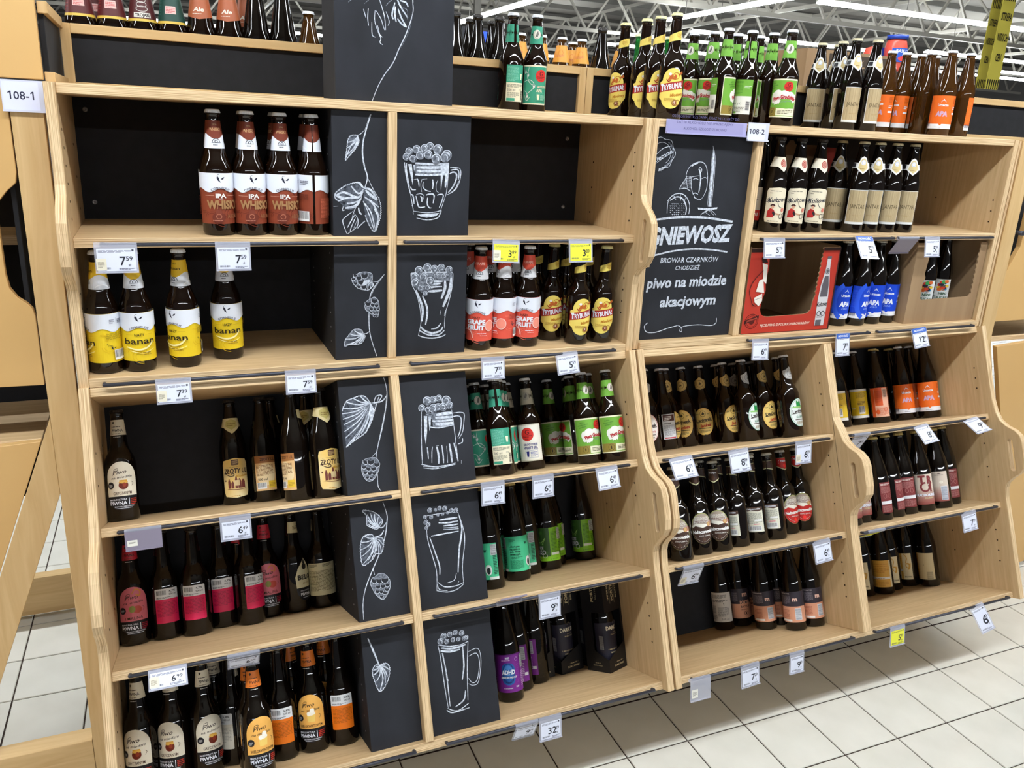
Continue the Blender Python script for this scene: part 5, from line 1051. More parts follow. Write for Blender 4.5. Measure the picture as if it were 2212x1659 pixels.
def d_adhd():
    P = (122, 40, 142); F = Lab(); F.rect(-60, 27, 60, 126, P); F.rect(-60, 123, 60, 126, (90, 26, 110)); F.rrect(-18, 46, 18, 104, 16, (40, 96, 170)); F.ring(0, 78, 15, 24, 2, (30, 56, 120)); F.ring(0, 84, 10, 12, 2, (90, 150, 210)); F.ell(0, 92, 8, 6, (70, 130, 200)); F.ring(0, 60, 12, 8, 2, (24, 40, 90)); F.text('ADHD', 0, 80, 11, WH, 36, 0.05); F.text('AMERICAN PALE ALE', 0, 66.5, 4.4, WH, 42, 0.04); F.text('BSZ', 0, 117, 4.4, WH, 11, 0.04); F.lines(-16, 16, 110, 113, 1, (226, 190, 230)); F.text('PASTERYZOWANE', -4, 38, 3, WH, 24, 0.02); F.text('5,2%', 22, 41, 4, WH, 9, 0.03); F.ring(24, 112, 4, 4.4, .8, (220, 190, 230))
    for i in range(10): F.stroke([(22 + i % 3 * 2, 52 + i * 5), (27 + i % 2 * 3, 54 + i * 5)], 1, (160, 90, 180))
    F.bar(36, 88, 14, 32, (206, 206, 210), (70, 70, 74), True); F.lines(34, 46, 40, 80, 9, (200, 160, 210)); F.lines(-56, -36, 40, 112, 16, (166, 100, 186)); F.rect(46, 44, 56, 52, (220, 214, 226)); F.bar(-58, 92, 14, 28, (206, 206, 210), (70, 70, 74), True)
    return F, None, None
def d_dark(): return None, None, None
def n_maroon(c):
    def f():
        N = Lab(); N.rect(-80, 170, 80, 250, c); N.rect(-82, 167, 82, 173, (226, 190, 80)); N.rrect(-11, 190, 13, 208, 1, (236, 190, 184)); N.lines(-9, 11, 192, 206, 4, (206, 110, 110)); N.lines(-38, -22, 180, 240, 9, tuple(min(255, int(v * 1.4) + 10) for v in c)); return None, N, None
    return f
def n_brojan():
    N = Lab(); N.rect(-80, 170, 80, 250, (84, 34, 34)); N.rect(-82, 167, 82, 173, (226, 190, 80)); N.rect(-14, 176, 20, 187, (226, 220, 210)); N.text('TROJAN', 3, 181.5, 7, (50, 36, 36), 28, 0.04)
    for i in range(5): N.ring(3, 196 + i * 10, 12 - i, 6, 1.4, (206, 196, 190))
    return None, N, None
def n_brown():
    N = Lab(); N.poly([(-50, 196), (0, 184), (50, 196), (50, 256), (-50, 256)], (176, 96, 60)); N.text('Ale', 0, 208, 10, (236, 226, 210), 24, 0.03, .2); N.lines(-14, 14, 196, 199, 1, (236, 220, 200)); return None, N, None
def n_orange():
    N = Lab(); N.rect(-60, 158, 60, 206, (232, 164, 66)); N.ring(0, 184, 7, 9, 1.4, (220, 130, 50)); N.lines(-18, 10, 172, 180, 3, (214, 130, 80)); return None, N, None
WC = (226, 228, 232); GC = (206, 186, 120); DC = (40, 34, 30)
TYPES = {  # profile, glass, design, cap colour, description, description when the back shows
 'whisky': ('steinie', GL, d_whisky, WC, 'brown bottle with white and copper wavy label', 'brown bottle with barcode of its copper label showing'),
 'banan': ('steinie', GL, d_banan, WC, 'brown bottle with white and yellow wavy label', 'brown bottle with barcode of its yellow label showing'),
 'grape': ('steinie', GL, d_grape, WC, 'brown bottle with white and coral red label', 'brown bottle with barcode of its coral label showing'),
 'tryb': ('nrw', GL, d_trybunal, (226, 220, 160), 'brown bottle with red band across yellow label', 'brown bottle with narrow yellow back label'),
 'gteal': ('cone', GL, d_gteal, WC, 'bottle with teal label and red circle', 'bottle with half teal half cream back label'),
 'ggreen': ('cone', GL, d_ggreen, WC, 'bottle with green label and red lettering', 'bottle with green and white back label'),
 'gwhite': ('cone', GL, d_gwhite, WC, 'bottle with cream label and red circle', 'bottle with indigo topped back label'),
 'jantar': ('euro', GD, d_jantar, (206, 196, 160), 'dark bottle with tan striped label', 'dark bottle with narrow tan back label'),
 'kult': ('euro', GD, d_kultowe, DC, 'dark bottle with cream label and man in red', 'dark bottle with white over red back label'),
 'oapa': ('euro', GL, urz((240, 112, 34), 'APA', (206, 172, 206)), WC, 'bottle with orange label', 'bottle with its orange label turned away'),
 'oapat': ('euro', GA, urz((240, 112, 34), 'APA', (206, 172, 206)), WC, 'amber bottle with orange label', 'amber bottle with its orange label turned away'),
 'bapa': ('euro', GD, urz((22, 70, 206), 'APA', WH, 'ZERO'), (214, 214, 206), 'dark bottle with bright blue label', 'dark bottle with blue back label'),
 'yell': ('euro', GD, d_yellow, WC, 'dark bottle with yellow and white label', 'dark bottle with yellow back label'),
 'salm': ('euro', GD, d_salmon, GC, 'dark bottle with orange and pink label', 'dark bottle with label turned away'),
 'touc': ('euro', GD, d_touca, DC, 'bottle with colourful toucan on white label', 'bottle with green back label'),
 'hjar': ('honey', GD, d_honey((234, 226, 206), 'jar', None, (186, 60, 44), 'GRYCZANYM'), DC, 'bottle with honey jar on arched cream label', 'bottle with white back label'),
 'hrasp': ('honey', GD, d_honey((226, 120, 134), 'rasp', None, (170, 40, 60), 'I MALINĄ'), DC, 'bottle with arched pink label and red neck', 'bottle with crimson back label'),
 'hglass': ('honey', GD, d_honey((244, 182, 92), 'glass', None, (206, 60, 44), 'WIELOKWIATOWYM'), DC, 'bottle with arched orange label and orange neck', 'bottle with bright orange back label'),
 'belg': ('honey', GD, d_belg, DC, 'bottle with pointed cream label', 'bottle with plain cream back label'),
 'zloty': ('euro', GD, d_zloty, DC, 'dark bottle with pale yellow label of brown bottles', 'dark bottle with brown and cream back label'),
 'lwg': ('honey', GL, d_lw('gold'), WC, 'bottle with golden oval label', 'bottle with white back label and red foot'),
 'lwk': ('honey', GL, d_lw('green'), WC, 'bottle with white oval green skyline label', 'bottle with white, green footed back label'),
 'lwr': ('honey', GL, d_lw('red'), WC, 'bottle with white oval label and red fruit', 'bottle with white back label'),
 'nald': ('nrw', GD, d_nal('dark'), (206, 206, 196), 'bottle with brown and cream oval label', 'bottle with cream back label and barcode'),
 'nalr': ('nrw', GD, d_nal('red'), (206, 206, 196), 'bottle with red and cream oval label', 'bottle with cream back label'),
 'port': ('euro', GD, d_porter, DC, 'dark bottle with charcoal over salmon label', 'dark bottle with charcoal and salmon back label'),
 'grey': ('euro', GD, d_grey, DC, 'dark bottle with plain grey text label', 'dark bottle with grey back label'),
 'rac': ('euro', GD, d_rac, GC, 'dark bottle with big maroon letters on cream label', 'dark bottle with maroon back label'),
 'racc': ('euro', GD, d_racc, GC, 'dark bottle with label fading cream to maroon', 'dark bottle with label turned away'),
 'musy': ('euro', GD, d_mustard('y'), DC, 'dark bottle with mustard yellow label', ''),
 'musm': ('euro', GD, d_mustard('m'), DC, 'dark bottle with half mustard half cream label', ''),
 'musc': ('euro', GD, d_mustard('c'), DC, 'dark bottle with plain cream barcode label', ''),
 'teal2': ('euro', GD, d_teal2(0), GC, 'dark bottle with mint green label', 'dark bottle with mint label turned away'),
 'lime': ('euro', GD, d_lime, GC, 'dark bottle with lime green label and leaves', ''),
 'adhd': ('euro', GD, d_adhd, GC, 'bottle with purple label and blue head', 'bottle with purple label turned away'),
 'dark': ('euro', GD, d_dark, DC, 'plain dark bottle', ''), 'wdark': ('wide', GD, d_dark, DC, 'broad plain dark bottle', ''), 'amber': ('small', GA, d_dark, WC, 'plain amber bottle', ''),
 'nmar': ('wide', GL, n_maroon((92, 34, 34)), GC, 'bottle with maroon neck label and gold edge', ''), 'ngre': ('wide', GL, n_maroon((30, 70, 60)), GC, 'bottle with dark green neck label and gold edge', ''),
 'ntro': ('wide', GL, n_brojan, GC, 'bottle with maroon neck label and white tag', ''), 'nbro': ('wide', GL, n_brown, DC, 'bottle with rust brown neck label', ''), 'nora': ('small', GA, n_orange, WC, 'bottle with orange neck label', ''), 'gree': ('nrw', GG, d_dark, (226, 226, 180), 'green glass bottle', ''),
}
_PARTS = {}
def parts_of(t):
    """name -> mesh, built once per kind of bottle"""
    if t in _PARTS: return _PARTS[t]
    pf, g, fn, cap, _d, _b = TYPES[t]; F, N, B = fn(); out = [('bottle_glass', bottle_mesh(pf, g)), ('crown_cap', cap_mesh(cap, pf))]
    if F: out.append(('front_label', F.build('front_label', wrap(pf, 33.6), 4.0)))
    if N:
        ys = [v[1] for V, _f, _c in N.L for v in V]; Rm = prof_r(pf, (min(ys) + max(ys)) / 2)
        out.append(('neck_label', N.build('neck_label', wrap(pf, Rm), 3.0)))
    if B: out.append(('back_label', B.build('back_label', wrap(pf, 33.6, PI), 4.0)))
    _PARTS[t] = out
    return out
# compartments: frame, floor height, x range, y range, phrase, how to count (anchor, sign)
CMP = {
 'TA': (FUP, ZT, 0.83, 1.5, 0.035, 0.335, 'on the ledge', 'tall chalkboard', 1),
 'TB': (FUP, ZT, 1.40, 2.71, 0.035, 0.335, 'on the ledge', 'knight sign', 1),
 'A1L': (FUP, Z1, XL, B_X0, 0.03, YB, 'top shelf', 'hop chalkboard', -1), 'A2L': (FUP, Z2, XL, B_X0, 0.0, YB, 'second shelf', 'hop chalkboard', -1), 'A2R': (FUP, Z2, M_X1, XR, 0.0, YB, 'second shelf', 'glass chalkboard', 1),
 'A3L': (FLO, Z3, XL, B_X0, 0.0, YB, 'third shelf', 'hop chalkboard', -1), 'A4L': (FLO, Z4, XL, B_X0, 0.0, YB, 'fourth shelf', 'hop chalkboard', -1), 'A5L': (FLO, Z5, XL, B_X0, 0.0, YB, 'bottom shelf', 'hop chalkboard', -1),
 'A3R': (FLO, Z3, M_X1, XR, 0.0, YB, 'third shelf', 'mug chalkboard', 1), 'A4R': (FLO, Z4, M_X1, XR, 0.0, YB, 'fourth shelf', 'glass chalkboard', 1), 'A5R': (FLO, Z5, M_X1, XR, 0.0, YB, 'bottom shelf', 'slim mug chalkboard', 1),
 'B1': (FUP, Z1, Xu2, Xr, 0.0, YB, 'top shelf', 'knight sign', 1), 'B2': (FUP, Z2, Xu2, Xr, 0.0, YB, 'second shelf', 'red carton', 1),
 'B3L': (FLO, Z3, Xl, Xe1, 0.0, YB, 'under the knight sign', 'mug side', 1), 'B4L': (FLO, Z4, Xl, Xe1, 0.0, YB, 'fourth shelf', 'mug side', 1), 'B5L': (FLO, Z5, Xl, Xe1, 0.0, YB, 'bottom shelf', 'mug side', 1),
 'B3R': (FLO, Z3, Xe2, Xr, 0.0, YB, 'third shelf', 'middle divider', 1), 'B4R': (FLO, Z4, Xe2, Xr, 0.0, YB, 'fourth shelf', 'middle divider', 1), 'B5R': (FLO, Z5, Xe2, Xr, 0.0, YB, 'bottom shelf', 'middle divider', 1),
 'REAR': (FUP, ZT, -0.05, 3.2, 0.44, 0.98, 'behind the riser', 'number plate', 1),
}
# (compartment, kind, how, px, py, spin): B = foot of the bottle in the photo, C = its cap, K = behind bottle number px of this compartment at offset py=(dx,dy), Y = (px, py) on the plane y
D = []
def put(cmp_, *items):
    for it in items: D.append((cmp_,) + it)
put('TA', ('gteal', 'C', 1117.2, 46.7, 205), ('gteal', 'C', 1153, 33.6, 2))
put('TB', ('tryb', 'C', 1315.3, 56, -35), ('tryb', 'C', 1348.3, 50.3, 160), ('tryb', 'C', 1380, 44.5, 15), ('tryb', 'C', 1401, 35.8, 22), ('tryb', 'C', 1432, 26.5, 6),
    ('ggreen', 'C', 1490.7, 83, 80), ('ggreen', 'C', 1516.5, 76.6, -26), ('ggreen', 'C', 1546, 70, -33), ('ggreen', 'C', 1576, 63, 106), ('ggreen', 'C', 1627, 67.7, 166), ('ggreen', 'C', 1673.6, 72.6, -101), ('ggreen', 'C', 1713.3, 66, -2), ('ggreen', 'C', 1529, 88, 30), ('ggreen', 'C', 1559, 81, 200), ('ggreen', 'C', 1596, 74.6, 240), ('ggreen', 'C', 1609, 84.6, -30), ('ggreen', 'C', 1643, 79, 170),
    ('jantar', 'C', 1787, 97, 2), ('jantar', 'C', 1802.5, 103, -20), ('jantar', 'C', 1822.6, 91, 40), ('jantar', 'C', 1853, 84.7, 34), ('jantar', 'C', 1898, 88, 44),
    ('oapat', 'C', 1930.5, 122.8, -30), ('oapat', 'C', 1970, 119.5, -26), ('oapat', 'C', 1985, 124, 30), ('oapat', 'C', 2012.6, 115.2, 150), ('oapat', 'C', 2027.5, 121, 100), ('oapat', 'C', 2059.5, 110.8, 2), ('oapat', 'C', 2071, 122.8, 20), ('oapat', 'C', 2105, 118.9, 122))
put('A1L', ('whisky', 'B', 475, 510, 12), ('whisky', 'B', 545, 510.4, 14), ('whisky', 'B', 614, 510.4, 12), ('whisky', 'B', 681, 510.6, 183), ('whisky', 'K', 0, (0.004, 0.09), -20), ('whisky', 'K', 1, (0.003, 0.08), 20), ('whisky', 'K', 2, (0.003, 0.085), -60), ('whisky', 'K', 3, (-0.004, 0.085), 30))
put('A2L', ('banan', 'B', 230, 809.5, -83), ('banan', 'B', 306, 804.5, 4), ('banan', 'B', 403.5, 794.8, -40), ('banan', 'B', 495.5, 777.5, 0))
put('A2R', ('grape', 'B', 1032.5, 758, -8), ('grape', 'B', 1082, 752.5, -58), ('grape', 'B', 1133.5, 750, -6), ('tryb', 'B', 1185.5, 737, 10), ('tryb', 'B', 1242.5, 745.2, 24), ('tryb', 'B', 1294.8, 741.2, 3), ('grape', 'K', 0, (-0.004, 0.08), -20), ('grape', 'K', 1, (-0.008, 0.085), 10), ('grape', 'K', 2, (-0.008, 0.085), -30), ('tryb', 'K', 3, (-0.01, 0.08), -20), ('tryb', 'K', 4, (-0.006, 0.085), -30), ('tryb', 'K', 5, (-0.006, 0.085), -30))
put('A3L', ('hjar', 'B', 266, 1126, 0), ('zloty', 'B', 512.7, 1090.4, 4), ('zloty', 'B', 578.6, 1083.2, 181), ('zloty', 'B', 646.9, 1082, 128), ('zloty', 'B', 712, 1074.8, 30), ('zloty', 'K', 3, (0.045, 0.075), -22), ('zloty', 'K', 2, (0.03, 0.09), 150))
put('A4L', ('hrasp', 'B', 289.7, 1395.9, 0), ('hrasp', 'B', 364.3, 1382.2, 186), ('hrasp', 'B', 430.2, 1374, 172), ('hrasp', 'B', 489.8, 1356, 182), ('hrasp', 'B', 544.5, 1350, 210), ('hrasp', 'B', 593, 1331.3, 8), ('belg', 'B', 642.7, 1316.4, 46), ('belg', 'B', 700, 1307.7, 214), ('hrasp', 'K', 3, (0.04, 0.07), 10), ('belg', 'K', 5, (0.03, 0.08), 150))
put('A5L', ('hjar', ('N', 0.1995), 294.4, 1506.6, -24), ('hjar', ('N', 0.1995), 366.6, 1491.4, -24), ('hjar', ('N', 0.1995), 442.5, 1477.5, 18), ('hjar', 'B', 505.8, 1657, 128), ('hglass', ('N', 0.1995), 547, 1481.3, 16), ('hglass', 'B', 617.2, 1644.6, 178), ('hglass', 'B', 683, 1626.8, -10), ('hglass', 'B', 746.3, 1611.6, 180), ('hjar', 'K', 2, (0.03, 0.085), 10), ('hglass', 'K', 4, (0.02, 0.09), 8), ('hglass', 'K', 6, (-0.035, 0.085), 60), ('hglass', 'K', 7, (-0.02, 0.085), -20), ('hjar', 'K', 3, (0.03, 0.08), 30))
put('A3R', ('gteal', 'B', 1043.4, 1027.5, 24), ('gteal', 'B', 1086.8, 1027.6, 188), ('gteal', 'B', 1117, 1018, 60), ('gwhite', 'B', 1137.4, 1016, -8), ('gwhite', 'B', 1163.6, 1006, 181), ('gwhite', 'B', 1182.6, 998.6, 186), ('ggreen', 'B', 1199, 996, 45), ('ggreen', 'B', 1219.7, 998.6, 45), ('ggreen', 'B', 1247.7, 999.5, -84), ('ggreen', 'B', 1286.6, 1000.5, 38), ('ggreen', 'B', 1334.5, 995.2, 44), ('ggreen', 'K', 9, (0.03, 0.08), 20), ('gteal', 'K', 0, (0.02, 0.085), 30), ('gteal', 'K', 1, (0.03, 0.09), 60), ('gwhite', 'K', 4, (0.0, 0.085), 180))
put('A4R', ('teal2', 'B', 1067, 1274, -72), ('teal2', 'B', 1122.6, 1255.6, 0), ('teal2', 'B', 1090, 1250, 30), ('teal2', 'B', 1153.4, 1240.6, -70), ('lime', 'B', 1185, 1233.5, -26), ('lime', 'K', 4, (0.012, 0.07), -20), ('lime', 'B', 1238, 1203.6, -40), ('teal2', 'K', 3, (0.0, 0.08), 40))
put('A5R', ('adhd', 'B', 1106.9, 1518.6, -4), ('adhd', 'B', 1133.6, 1493, -60), ('adhd', 'B', 1159.3, 1480.7, -96), ('adhd', 'B', 1182, 1457.4, -66), ('adhd', 'K', 1, (-0.02, 0.09), 20))
put('B1', ('kult', 'B', 1630, 496, 172), ('kult', 'B', 1659.5, 502.2, 24), ('kult', 'B', 1704, 502.2, 24), ('kult', 'B', 1747, 502.2, 22), ('jantar', 'B', 1794, 497.6, 8), ('jantar', 'B', 1832, 502.2, 16), ('jantar', 'B', 1869.7, 502.2, 8), ('jantar', 'B', 1905.8, 502.2, 20), ('jantar', 'B', 1943, 502.2, 14))
put('B2', ('bapa', 'B', 1804, 704.4, 38), ('bapa', 'B', 1839, 703.7, 60), ('bapa', 'B', 1874.4, 700, 14), ('bapa', 'B', 1904, 697.2, 10), ('bapa', 'K', 1, (0.02, 0.085), 10), ('bapa', 'K', 3, (-0.01, 0.08), 10))
put('B3L', ('lwr', 'B', 1408.5, 977.4, -4), ('lwr', 'B', 1442.7, 971.6, 206), ('lwg', 'B', 1492, 964, -20), ('lwg', 'B', 1531.9, 958.4, 0), ('lwg', 'B', 1571.8, 953.7, 20), ('lwk', 'B', 1611.6, 948.9, 10), ('lwk', 'B', 1651.5, 943.2, 182), ('lwk', 'B', 1695.2, 939.4, 52)) 
put('B3L', *[('lwg' if i < 5 else 'lwk', 'K', i, (0.02, 0.085), 10 + 9 * i) for i in (1, 2, 3, 4, 5, 6, 7)])
put('B3R', ('yell', 'B', 1820, 924, -14), ('yell', 'B', 1847, 917.8, 8), ('salm', 'B', 1877, 916, 6), ('salm', 'B', 1916.6, 910.6, -12), ('salm', 'B', 1944, 906.6, 72), ('salm', 'K', 4, (0.02, 0.06), -50), ('oapa', 'B', 2000.4, 902.7, 0), ('oapa', 'B', 2052.7, 894, -46), ('oapa', 'K', 6, (0.02, 0.08), 20))
put('B4L', ('nald', 'B', 1475, 1213, -4), ('nald', 'B', 1518.7, 1199.6, 16), ('nald', 'B', 1559.5, 1192, -3), ('nald', 'B', 1598.5, 1182.6, 148), ('nald', 'B', 1638.3, 1174, 178), ('nald', 'B', 1677.3, 1166.4, 166), ('nalr', 'B', 1717.1, 1152.2, 44), ('nalr', 'B', 1749.4, 1145.6, 10), ('nald', 'K', 0, (-0.03, 0.07), 10), ('nald', 'K', 2, (0.015, 0.085), 150), ('nald', 'K', 3, (0.015, 0.085), 150), ('nald', 'K', 4, (0.01, 0.085), 120), ('nald', 'K', 5, (0.0, 0.09), 190))
put('B4R', ('rac', 'B', 1843.4, 1137, 60), ('rac', 'B', 1864.8, 1130.6, 24), ('racc', 'K', 1, (0.02, 0.075), 20), ('rac', 'B', 1902.8, 1126, 222), ('racc', 'K', 3, (0.012, 0.08), 30), ('rac', 'B', 1934.4, 1118, 238), ('rac', 'B', 1962.9, 1111.6, 202), ('rac', 'B', 1997.7, 1106.2, 12), ('racc', 'B', 2035.7, 1098.3, -6), ('rac', 'B', 2054.7, 1090.4, 206), ('rac', 'K', 6, (0.012, 0.085), 180), ('rac', 'K', 7, (0.01, 0.085), 180), ('rac', 'K', 5, (0.02, 0.085), 180))
put('B5L', ('grey', 'B', 1546.6, 1353, -6), ('port', 'B', 1587.5, 1341.4, -4), ('port', 'B', 1616.6, 1351, 34), ('port', 'B', 1657.5, 1361.8, 172), ('port', 'B', 1688.6, 1352, 186), ('port', 'B', 1726.5, 1362.7, 160), ('port', 'B', 1768.3, 1353, 186))
put('B5R', ('musm', 'B', 1859.8, 1280.8, -30), ('musy', 'B', 1890.6, 1285.4, -4), ('musm', 'B', 1927.6, 1277.2, -10), ('musm', 'B', 1953, 1260, -30), ('musc', 'B', 1990, 1263.7, -22), ('musc', 'B', 2025.3, 1257.3, 10))
RX = [('nmar', 174, 40), ('nmar', 207, 44), ('nmar', 245, 48), ('ntro', 314, 52), ('ngre', 381, 58), ('nbro', 448, 66), ('nbro', 503, 70), ('nbro', 533, 72), ('wdark', 569, 80), ('wdark', 626, 84), ('amber', 653, 88), ('wdark', 676, 92),
      ('dark', 986, 120), ('dark', 1027.7, 110), ('dark', 1014, 110), ('dark', 1076, 110), ('dark', 1062, 110), ('nora', 1135, 118), ('nora', 1169, 120), ('nora', 1189, 122), ('nora', 1215, 124), ('nora', 1236, 124), ('nora', 1260, 126), ('dark', 1284, 130), ('gree', 1363, 130), ('gree', 1443, 130), ('nora', 1331, 130)]
for i, (t, px, py) in enumerate(RX):
    back = i in (1, 7, 14, 16, 18, 21)
    D.append(('REAR', t, ('Y', 0.53 + (0.10 if back else 0)), px, py, -6))
# positions
PL = {}
for cmp_, t, how, px, py, spin in D:
    fr, z0, x0, x1, y0, y1, ph, anc, sg = CMP[cmp_]; pf = TYPES[t][0]; R = 0.0345 if pf == 'honey' else 0.0337; H_ = HT[pf] / 1000
    low = fr is FLO; o = (FLOI @ CAM) if low else CAM
    lst = PL.setdefault(cmp_, [])
    if how == 'B':
        p = LZ(px, py, z0) if low else PZ(px, py, z0); d = Vector((p.x - o.x, p.y - o.y, 0)).normalized(); p = p + d * R
    elif how == 'C':
        p = PZ(px, py, z0 + H_ - 0.002)
        if p.y > y1: p = PY(px, py, y1)
    elif how == 'K':
        q = lst[px]; p = Vector((q[1] + py[0], q[2] + py[1], z0))
    elif how[0] == 'N': p = LZ(px, py, z0 + how[1])
    elif how[0] == 'Y': p = PY(px, py, how[1])
    lst.append([t, p.x, p.y, spin, R, how, (x0, x1, y0, y1), px])
for cmp_, lst in PL.items():       # nudge overlapping bottles apart, keep them inside their compartment
    ys = CMP[cmp_][5]
    for it in range(120):
        mv = False
        for i in range(len(lst)):
            for j in range(i):
                a, b = lst[i], lst[j]; dx, dy = a[1] - b[1], a[2] - b[2]; d = math.hypot(dx, dy) or 1e-6; need = a[4] + b[4] + 0.0008
                if d < need:
                    mv = True; k = (need - d)
                    wa, wb = (1.0, 0.0) if a[5] == 'K' and b[5] != 'K' else ((0.0, 1.0) if b[5] == 'K' and a[5] != 'K' else (0.5, 0.5))
                    a[1] += dx / d * k * wa; a[2] += dy / d * k * wa; b[1] -= dx / d * k * wb; b[2] -= dy / d * k * wb
        for a in lst:
            x0, x1, y0, y1 = a[6]
            a[1] = min(max(a[1], x0 + a[4] + 0.001), x1 - a[4] - 0.001); a[2] = min(max(a[2], y0 + a[4] * (0.4 if cmp_[0] == 'T' else 0.75)), y1 - (a[4] + 0.002 if cmp_[0] != 'T' else 0))
        if not mv: break
ORD = ['first', 'second', 'third', 'fourth', 'fifth', 'sixth', 'seventh', 'eighth', 'ninth', 'tenth', 'eleventh', 'twelfth', 'thirteenth']
def copy_bottle(t, frame, p, spin, label, group):
    R0 = frame @ Vector(p); o_ = frame.inverted() @ CAM
    face = math.atan2(o_.x - p[0], -(o_.y - p[1]))          # turn so that spin 0 looks at the aisle where the photo was taken
    root = empty('beer_bottle', R0, (frame @ Matrix.Rotation(face + R_(spin), 4, 'Z')).to_euler(), label, 'bottle', group)
    for nm, me in parts_of(t): link(nm, me, root)
    return root
for cmp_, lst in PL.items():
    fr, z0, x0, x1, y0, y1, ph, anc, sg = CMP[cmp_]
    keyf = {}
    for b in lst:
        t = b[0]; back = 100 < (b[3] % 360) < 260 and TYPES[t][5] != ''
        kind = 'b' if b[5] == 'K' else 'f'
        b.append((t, back, kind)); keyf.setdefault((t, back, kind), []).append(b)
    for k, g in keyf.items():
        g.sort(key=lambda b: sg * b[1])
        for n, b in enumerate(g):
            d = TYPES[k[0]][5] if k[1] else TYPES[k[0]][4]
            row = ' behind' if k[2] == 'b' else ''
            if len(g) == 1: lab = f'{d}{row}, {ph} by the {anc}'
            else: lab = f'{d}{row}, {ORD[n]} from {anc}, {ph}'
            b.append(lab)
    for b in lst:
        copy_bottle(b[0], fr, (b[1], b[2], z0), b[3], b[-1], 'beer bottles ' + {'T': 'on the ledge', 'R': 'behind the riser'}.get(cmp_[0], 'on the ' + ph))
# ------------------------------------------------------------------ price tags on the rails
PAPER = (226, 230, 246); YEL = (236, 236, 66); INK = (40, 42, 52); BLU = (64, 104, 190)
PUR = mat('purple_tag_plastic', (150, 142, 160), 0.25, 0.5, 0, 0, 0.0, 0.85)
def price_tag(frame, x, y, z, zl, cents, label, col=PAPER, w=0.078, h=0.047, tilt=10, yaw=0, roll=0, new=False, sticker=False, kind='card', wt=True, group='price tags'):
    """hangs from the rail at (x,y,z) of the frame; tilt swings the foot outwards"""
    p = frame @ Vector((x, y, z))
    base = TA if frame is FLO else 0
    rot = Euler((R_(-tilt), R_(roll), R_(yaw)), 'XYZ')
    root = empty('price_tag', p, rot, label, 'price tag', group)
    m = MB(); hw = w / 2
    # clip round the rail
    n = 8
    for i in range(n):
        a0, a1 = 2*PI*i/n, 2*PI*(i+1)/n; r = 0.0056
        m.face([(-hw, r*math.cos(a0), r*math.sin(a0)), (-hw, r*math.cos(a1), r*math.sin(a1)), (hw, r*math.cos(a1), r*math.sin(a1)), (hw, r*math.cos(a0), r*math.sin(a0))], PLASTIC, None, True)
    m.box(-hw, hw, -0.0058, -0.0048, -h - 0.010, 0.0, PUR if kind in ('purple', 'blankp') else PLASTIC)
    m.box(-hw, hw, -0.0085, -0.0058, -h - 0.010, -h - 0.0075, PUR if kind in ('purple', 'blankp') else PLASTIC)
    m.obj('holder', root)
    if kind in ('card', 'blank', 'blankp'):
        L = Lab(); W_ = w * 1000 - 8; H_ = h * 1000 - 1
        if kind == 'card':
            L.rect(0, 0, W_, H_, col)
            g = (120, 122, 140) if col == PAPER else (150, 150, 70)
            L.lines(3, W_ - 8, H_ - 8, H_ - 3, 3, g); L.rect(W_ - 7, H_ - 6, W_ - 3, H_ - 2, (70, 72, 84) if col == PAPER else (130, 130, 60))
            L.text(zl, W_ * (.66 if len(zl) < 2 else .58), H_ * .46, H_ * .40, INK, None, 0.012)
            L.text(cents, W_ * .83, H_ * .56, H_ * .20, INK, W_ * .17, 0.008); L.text('zł', W_ * .83, H_ * .27, H_ * .12, INK, W_ * .07)
            L.bar(4, 3, 20, 5, None, (90, 92, 104)); L.lines(W_ * .55, W_ - 3, 2, 7, 2, g)
            if sticker: L.rrect(-2, 2, 17, 26, 1, (232, 226, 206)); L.lines(1, 13, 8, 20, 5, (150, 140, 124))
            if new: L.rect(-1, H_ - 4, W_ + 1, H_ + 11, BLU); L.text('NOWOŚĆ', W_ / 2, H_ + 3.5, 6.2, WH, W_ * .8, 0.03, .15)
        else:
            L.rrect(0, 6, 20, H_ * .62, 1, (232, 230, 220)); L.lines(3, 16, 12, H_ * .5, 5, (120, 116, 110))
        x0 = -W_ / 2; z0 = -h * 1000 - 6
        link('printed_card', L.build('printed_card', lambda a, b, o: ((x0 + a) / 1000, -0.0061 - o / 1000, (z0 + b) / 1000)), root)
        if kind == 'card' and wt:      # older cards behind the front one
            m = MB(); m.box(x0 / 1000 + 0.002, -x0 / 1000 + 0.003, -0.0047, -0.0040, -h - 0.0085, -0.012, prt((214, 216, 226))); m.obj('spare_card', root)
    return root
def tags(frame, z, yf, lst):
    low = frame is FLO
    for px, py, zl, c, lab, kw in lst:
        p = LY(px, py, yf - 0.012) if low else PY(px, py, yf - 0.012)
        price_tag(frame, p.x, yf - 0.012, z - 0.012, zl, c, lab, **kw)
k0 = {}
